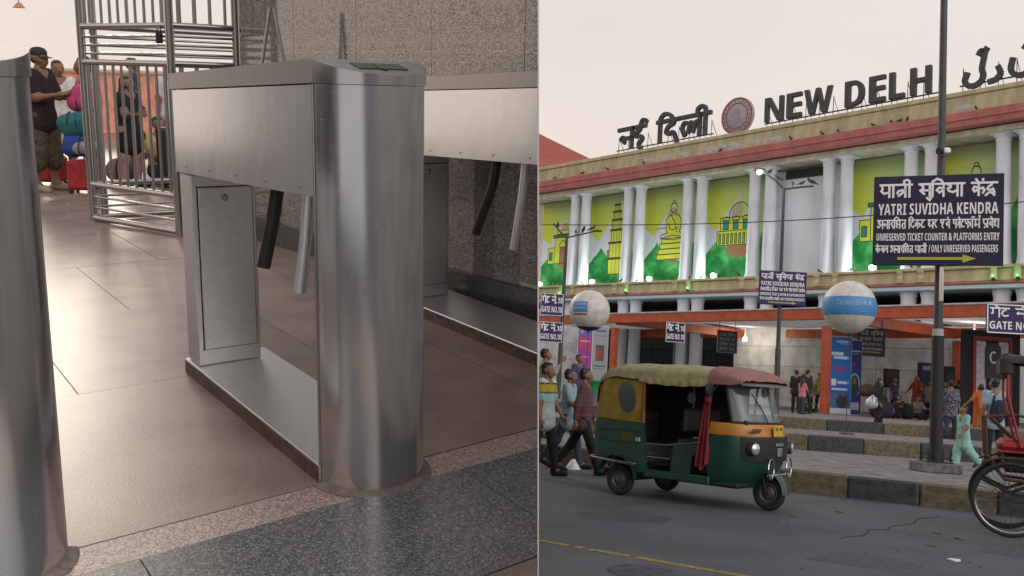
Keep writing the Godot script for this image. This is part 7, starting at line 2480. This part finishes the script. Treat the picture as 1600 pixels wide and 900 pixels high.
func cycle_rickshaw() -> void:
	var o := thing("cycle_rickshaw", "red cycle rickshaw with spoked wheel and dark hood cut off by the right edge", "cycle rickshaw", Transform3D(Basis(Vector3.UP, -0.40), v3(5.50, 0, 11.12)))
	var R := 0.41
	spoked(o, Vector3(0, R, 0.42), R)
	spoked(o, Vector3(0, R, -0.42), R)
	spoked(o, Vector3(1.62, R - 0.02, 0), R - 0.02)
	var bar := func(called: String, pts: Array, r: float, m: Material) -> void:
		var b := Mb.new()
		b.tube(pts, r, 8)
		put(called, b, m, o)
	bar.call("axle", [Vector3(0, R, -0.44), Vector3(0, R, 0.44)], 0.02, M.black)
	for s in [-1.0, 1.0]:
		bar.call("frame_tube", [Vector3(-0.22, 0.86, s * 0.33), Vector3(-0.06, 0.62, s * 0.33), Vector3(0.5, 0.58, s * 0.33), Vector3(0.9, 0.60, s * 0.10)], 0.018, M.rust)
		bar.call("spring", [Vector3(-0.28, 0.60, s * 0.30), Vector3(0.0, 0.48, s * 0.30), Vector3(0.28, 0.60, s * 0.30)], 0.02, M.black)
		bar.call("armrest", [Vector3(-0.26, 1.30, s * 0.36), Vector3(0.05, 1.34, s * 0.37), Vector3(0.30, 1.30, s * 0.36)], 0.014, M.rust)
		bar.call("side_tube", [Vector3(-0.20, 1.30, s * 0.36), Vector3(0.08, 1.03, s * 0.36), Vector3(0.26, 0.86, s * 0.34)], 0.014, M.rust)
		bar.call("seat_post", [Vector3(0.26, 0.60, s * 0.34), Vector3(0.28, 1.30, s * 0.36)], 0.016, M.red_paint)
		bar.call("seat_post", [Vector3(-0.24, 0.86, s * 0.34), Vector3(-0.26, 1.30, s * 0.36)], 0.016, M.rust)
		bar.call("hood_hoop", [Vector3(0.10, 0.98, s * 0.40), Vector3(-0.04, 1.55, s * 0.42), Vector3(-0.04, 1.86, s * 0.42)], 0.016, M.red_paint)
		bar.call("mudguard_stay", [Vector3(-0.30, 0.80, s * 0.42), Vector3(-0.1, 0.86, s * 0.42), Vector3(0.2, 0.86, s * 0.42)], 0.012, M.rust)
	var ft := box1("seat_cushion", Vector3(0.14, 1.00, 0), Vector3(0.52, 0.12, 0.78), 0.045, M.red_seat, o)
	box1("seat_trim", Vector3(0.14, 0.93, 0), Vector3(0.54, 0.03, 0.80), 0.008, M.red_paint, ft)
	box1("backrest", Vector3(0.36, 1.26, 0), Vector3(0.07, 0.38, 0.74), 0.03, M.red_seat, o)
	box1("footboard", Vector3(0.62, 0.60, 0), Vector3(0.44, 0.03, 0.62), 0.006, M.rust, o)
	box1("seat_box", Vector3(0.16, 0.80, 0), Vector3(0.44, 0.20, 0.66), 0.02, M.black, o)
	# hood, half raised
	var b := Mb.new()
	var rows := []
	for i in 5:
		var line := []
		for k in 13:
			var g := PI * k / 12.0
			line.append(Vector3(-0.06 + 0.19 * i + 0.03 * sin(k), 1.93 + 0.10 * pow(sin(g), 0.5) - 0.018 * i + 0.008 * sin(k * 2.0 + i), -cos(g) * 0.44))
		rows.append(line)
	b.skin(rows, Vector3(0.4, 1.5, 0))
	b.box(Vector3(-0.05, 1.88, 0), Vector3(0.14, 0.26, 0.9), 0.05)
	put("hood", b, M.hood, o)
	# front: main tube, saddle, handlebar, pedals
	bar.call("main_tube", [Vector3(0.9, 0.60, 0), Vector3(1.1, 0.72, 0), Vector3(1.40, 0.86, 0)], 0.02, M.rust)
	bar.call("fork_tube", [Vector3(1.62, R, 0.06), Vector3(1.46, 0.80, 0.04), Vector3(1.38, 1.06, 0)], 0.016, M.black)
	bar.call("handlebar", [Vector3(1.22, 1.04, -0.26), Vector3(1.38, 1.08, -0.1), Vector3(1.38, 1.08, 0.1), Vector3(1.22, 1.04, 0.26)], 0.014, M.tube)
	bar.call("saddle_post", [Vector3(1.05, 0.40, 0), Vector3(0.98, 0.94, 0)], 0.016, M.black)
	b = Mb.new()
	b.nets([[Vector3(0.90, 0.97, 0), Vector3(1.14, 0.96, 0), 0.09, 0.04]], 0.02, 60.0)
	put("saddle", b, M.black, o)
	bar.call("chain_guard", [Vector3(0.02, R + 0.03, 0.10), Vector3(1.05, 0.44, 0.10), Vector3(1.05, 0.34, 0.10), Vector3(0.02, R - 0.05, 0.10)], 0.01, M.black)

func street_people() -> void:
	var dk := cloth(0.012, 0.012, 0.015)
	var g1 := "passers-by on the road at the left"
	person(STREET, 0.83, 0, 15.27, 80, 1.70, {"cell": 0.019, "top": [mat(Color.WHITE, 0.9, 0.0, "checks", Vector3(3.4, 3.4, 3.4), "cloth", 0.5), 1.85, 0.10], "pants": [dk, 1.0], "lleg": -24, "lknee": 14, "rleg": 22, "rknee": 4, "larm": 10, "rarm": -16, "rel": 12, "shoes": M.black, "hyaw": 8.0},
		"man in red and blue checked shirt walking behind the auto rickshaw", g1)
	person(STREET, 0.62, 0, 16.1, 70, 1.66, {"cell": 0.02, "top": [cloth(0.30, 0.42, 0.47), 0.85, 0.12], "pants": [cloth(0.05, 0.06, 0.10), 1.0], "lleg": 18, "lknee": 6, "rleg": -20, "rknee": 18, "rarm": 20, "rel": 40, "shoes": M.black},
		"man in pale blue shirt walking just behind the checked-shirt man", g1)
	person(STREET, 0.215, 0, 14.55, 60, 1.69, {"cell": 0.019, "top": [bands(), 0.8, 0.12], "bands": [[1.40, Color(0.48, 0.50, 0.49)], [1.375, Color(0.02, 0.02, 0.025)], [1.26, Color(0.42, 0.31, 0.02)], [1.235, Color(0.02, 0.02, 0.025)], [1.08, Color(0.26, 0.42, 0.39)], [0.0, Color(0.42, 0.46, 0.47)]], "pants": [dk, 1.0], "lleg": 12, "rleg": -12, "rknee": 12, "lab": 6, "shoes": M.black, "larm": 10, "lel": 20},
		"man in white, yellow and mint shirt at the edge of the hoarding", g1)
	person(STREET, 0.22, 0.31, 19.0, 100, 1.72, {"cell": 0.026, "top": [cloth(0.30, 0.29, 0.25), 1.6, 0.1], "pants": [dk, 1.0], "larm": 60, "lel": 90, "shoes": M.black},
		"man in khaki shirt with raised arm, on the island beside the hoarding", g1)
	person(STREET, 1.15, 0.46, 24.6, 40, 1.66, {"cell": 0.028, "top": [cloth(0.06, 0.06, 0.14), 0.8, 0.1], "pants": [dk, 1.0], "shoes": M.black},
		"man in dark blue shirt standing far behind the pale-blue-shirt man", g1)
	var g2 := "travellers in front of the station"
	var C := 0.032
	# group right of the auto's windscreen
	person(STREET, 10.0, 0.745, 36.6, 150, 1.62, {"cell": C, "top": [dk, 1.6, 0.1], "pants": [dk, 1.0], "shoes": M.black}, "dark-clad person standing behind the thin lamp pole's foot", g2)
	person(STREET, 10.35, 0.745, 36.4, 200, 1.66, {"cell": C, "top": [cloth(0.02, 0.02, 0.025), 1.7, 0.1], "pants": [dk, 1.0], "shoes": M.black}, "taller dark-clad person right of the thin lamp pole, back turned", g2)
	person(STREET, 9.85, 0.745, 35.2, 120, 1.30, {"cell": C, "top": [cloth(0.55, 0.20, 0.25), 0.8, 0.05], "pants": [cloth(0.03, 0.06, 0.07), 1.0], "hair": "long", "shoes": M.black, "rarm": 20}, "child in pink top among the dark-clad group", g2)
	person(STREET, 11.75, 0.745, 41.0, 170, 1.52, {"cell": C, "top": [cloth(0.40, 0.40, 0.38), 0.8, 0.1], "pants": [dk, 1.0], "shoes": M.black, "larm": 30, "lel": 60}, "person in grey-white top between the group and the guard", g2)
	person(STREET, 11.15, 0.745, 39.5, 60, 1.45, {"cell": C, "hip": 0.16, "lleg": 84, "rleg": 80, "lknee": 110, "rknee": 112, "top": [cloth(0.14, 0.26, 0.03), 0.8, 0.0], "pants": [dk, 1.0], "larm": 40, "rarm": 40, "lel": 40, "rel": 40, "shoes": M.black}, "person in lime green top sitting on the forecourt", g2)
	person(STREET, 12.5, 0.745, 42.0, 10, 1.68, {"cell": C, "top": [cloth(0.33, 0.36, 0.08), 0.7, 0.08], "topname": "vest", "pants": [dk, 1.0], "shoes": M.black, "larm": 10, "lel": 50}, "guard in lime reflective vest standing beside the orange canopy post", g2)
	# right part
	person(STREET, 10.43, 0.445, 29.0, 80, 1.58, {"cell": 0.028, "top": [dk, 1.7, 0.12], "pants": [dk, 1.0], "lleg": 8, "rleg": -8, "rknee": 10, "hair": "long", "shoes": mat(lin(0.5, 0.5, 0.5), 0.7), "rarm": -30, "rel": 60}, "woman in dark clothes walking with a shiny white bag on her back", g2)
	bag("shoulder_bag", "shiny white bag on the back of the dark-clad walking woman", spot(STREET, 10.20, 1.34, 28.9), [[Vector3(-0.04, 0.0, 0), Vector3(0.04, 0.10, 0), 0.15, 0.13], [Vector3(-0.08, -0.08, 0), Vector3(0.06, -0.06, 0), 0.12, 0.12]], mat(lin(0.55, 0.58, 0.66), 0.25, 0.3, "dirt", Vector3(4, 4, 4), "cloth", 1.0))
	person(STREET, 14.0, 0.745, 39.0, -60, 1.55, {"cell": C, "top": [dk, 1.6, 0.1], "pants": [dk, 1.0], "hair": "long", "shoes": M.black}, "long-haired woman standing before the dark blue standee", g2)
	person(STREET, 14.3, 0.745, 37.6, -40, 1.60, {"cell": C, "hip": 0.17, "lleg": 84, "rleg": 78, "lknee": 105, "rknee": 110, "top": [cloth(0.04, 0.015, 0.03), 1.4, 0.0], "pants": [dk, 1.0], "larm": 45, "rarm": 40, "lel": 50, "rel": 50, "shoes": M.black}, "person in dark plum top sitting on the forecourt edge below the framed board", g2)
	bag("sack", "big round dark sack on the forecourt edge left of the plum-clad sitter", spot(STREET, 13.35, 0.745, 36.9), [[Vector3(-0.1, 0.32, 0), Vector3(0.1, 0.30, 0), 0.36, 0.36], [Vector3(0, 0.7, 0), Vector3(0.05, 0.72, 0), 0.20, 0.18]], cloth(0.02, 0.022, 0.04), "sack")
	bag("basket", "round brown basket held up behind the woman with the white bag", spot(STREET, 13.30, 1.75, 38.4), [[Vector3(-0.08, 0, 0), Vector3(0.08, 0.04, 0), 0.24, 0.24]], cloth(0.09, 0.06, 0.04, "grime", 6.0), "basket")
	person(STREET, 16.1, 0.745, 40.4, -30, 1.72, {"cell": C, "top": [cloth(0.26, 0.025, 0.02), 0.8, 0.1], "topname": "blouse", "skirt": [cloth(0.26, 0.025, 0.02), 0.02], "drape": cloth(0.28, 0.03, 0.02), "hair": "scarf", "hairmat": cloth(0.26, 0.025, 0.02), "larm": 30, "lel": 70, "rab": 30, "rel": 60}, "woman in red sari with covered head standing left of the thick pole", g2)
	person(STREET, 15.2, 0.745, 38.0, 10, 1.60, {"cell": C, "hip": 0.17, "lleg": 84, "rleg": 78, "lknee": 108, "rknee": 112, "top": [cloth(0.18, 0.20, 0.21), 1.3, 0.0], "pants": [dk, 1.0], "larm": 42, "rarm": 40, "lel": 45, "rel": 50, "shoes": M.black}, "person in grey top sitting just left of the thick black pole", g2)
	bag("backpack", "dark pack beside the grey-clad sitter left of the thick pole", spot(STREET, 14.62, 0.745, 37.6), [[Vector3(0, 0.20, 0), Vector3(0, 0.42, 0), 0.24, 0.20]], cloth(0.015, 0.02, 0.025))
	person(STREET, 16.9, 0.745, 39.8, 180, 1.62, {"cell": C, "top": [dk, 1.7, 0.1], "pants": [dk, 1.0], "hair": "long", "shoes": M.black}, "dark-clad person half hidden by the thick black pole", g2)
	person(STREET, 12.05, 0.445, 27.75, 160, 1.64, {"cell": 0.028, "top": [mat(Color.WHITE, 0.9, 0.0, "blots", Vector3(2.2, 2.2, 2.2), "cloth", 0.5), 1.2, 0.22], "topname": "patterned_shirt", "pants": [cloth(0.03, 0.04, 0.06), 1.0], "shoes": M.black, "lleg": -6, "rleg": 8}, "man in black and white patterned shirt walking away right of the thick pole", g2)
	person(STREET, 17.6, 0.745, 39.8, 190, 1.70, {"cell": C, "top": [cloth(0.015, 0.02, 0.02), 1.7, 0.12], "pants": [dk, 1.0], "shoes": M.black, "hair": "short"}, "dark-clad man between the patterned shirt and the orange sari", g2)
	bag("sack", "bright blue bundle at the side of the dark-clad man by the orange sari", spot(STREET, 16.6, 1.20, 37.6), [[Vector3(0, 0.10, 0), Vector3(0.04, 0.34, 0), 0.24, 0.22]], cloth(0.03, 0.04, 0.30), "bundle")
	person(STREET, 13.75, 0.445, 29.6, 200, 1.63, {"cell": 0.026, "top": [cloth(0.40, 0.10, 0.012), 0.8, 0.1], "topname": "blouse", "skirt": [cloth(0.40, 0.10, 0.012), 0.03], "drape": cloth(0.42, 0.11, 0.015), "hair": "bun", "lab": 40, "lel": 40, "rab": 22}, "woman in orange sari walking away before the shop entrance", g2)
	var tops := [cloth(0.05, 0.05, 0.09), cloth(0.22, 0.20, 0.18), cloth(0.10, 0.03, 0.03), cloth(0.03, 0.06, 0.05), cloth(0.16, 0.15, 0.05)]
	for k in 5:
		person(STREET, [15.6, 17.3, 18.3, 12.2, 19.0][k], 0.745, [41.6, 42.0, 41.0, 43.5, 42.6][k], [30, 150, -70, 190, 20][k], [1.66, 1.60, 1.70, 1.62, 1.58][k], {"cell": C, "top": [tops[k], 1.0 + 0.15 * k, 0.1], "pants": [dk, 1.0], "shoes": M.black, "hair": ["short", "bun", "short", "short", "scarf"][k], "hairmat": [M.hair, M.hair, M.hair, M.hair, cloth(0.12, 0.03, 0.05)][k], "larm": 8 * k, "lel": 20 + 10 * k},
			["person in dark blue top behind the woman in red sari", "woman in beige top with hair in a bun, behind the thick black pole", "man in maroon top turned left near the loudspeaker", "man in dark green top standing behind the guard", "woman in olive top with wine-red headscarf at the far right wall"][k], g2)
	person(STREET, 8.15, 0.25, 18.2, -80, 1.16, {"cell": 0.018, "top": [cloth(0.26, 0.52, 0.47), 0.7, 0.30], "topname": "tunic", "wide": 1.15, "pants": [cloth(0.28, 0.54, 0.49), 0.9, 0.035], "hair": "short", "lleg": -14, "lknee": 30, "rleg": 13, "rknee": 3, "larm": 10, "lel": 30, "shoes": M.black}, "child in pale mint tunic and trousers walking past the thick pole", g2)
	person(STREET, 9.25, 0.25, 19.3, 185, 1.72, {"cell": 0.021, "top": [cloth(0.28, 0.42, 0.50), 0.7, 0.1], "pants": [dk, 1.0], "shoes": M.black, "lab": 14, "larm": -8, "rarm": 70, "rel": 100, "rab": 10}, "man in pale blue t-shirt with dark backpack standing behind the cycle rickshaw", g2)
	bag("backpack", "dark backpack with straps on the pale blue t-shirt man's back", spot(STREET, 9.25, 1.22, 19.13), [[Vector3(-0.03, 0.0, 0), Vector3(0.02, 0.22, 0), 0.13, 0.12], [Vector3(0.13, 0.10, 0), Vector3(0.13, 0.40, 0.10), 0.03, 0.03], [Vector3(-0.13, 0.10, 0), Vector3(-0.13, 0.40, 0.10), 0.03, 0.03]], cloth(0.02, 0.025, 0.05))

func bands() -> StandardMaterial3D:
	var m := mat(Color.WHITE, 0.9, 0.0, "dirt", Vector3(2.5, 2.5, 2.5), "cloth", 0.6)
	m.vertex_color_use_as_albedo = true
	return m
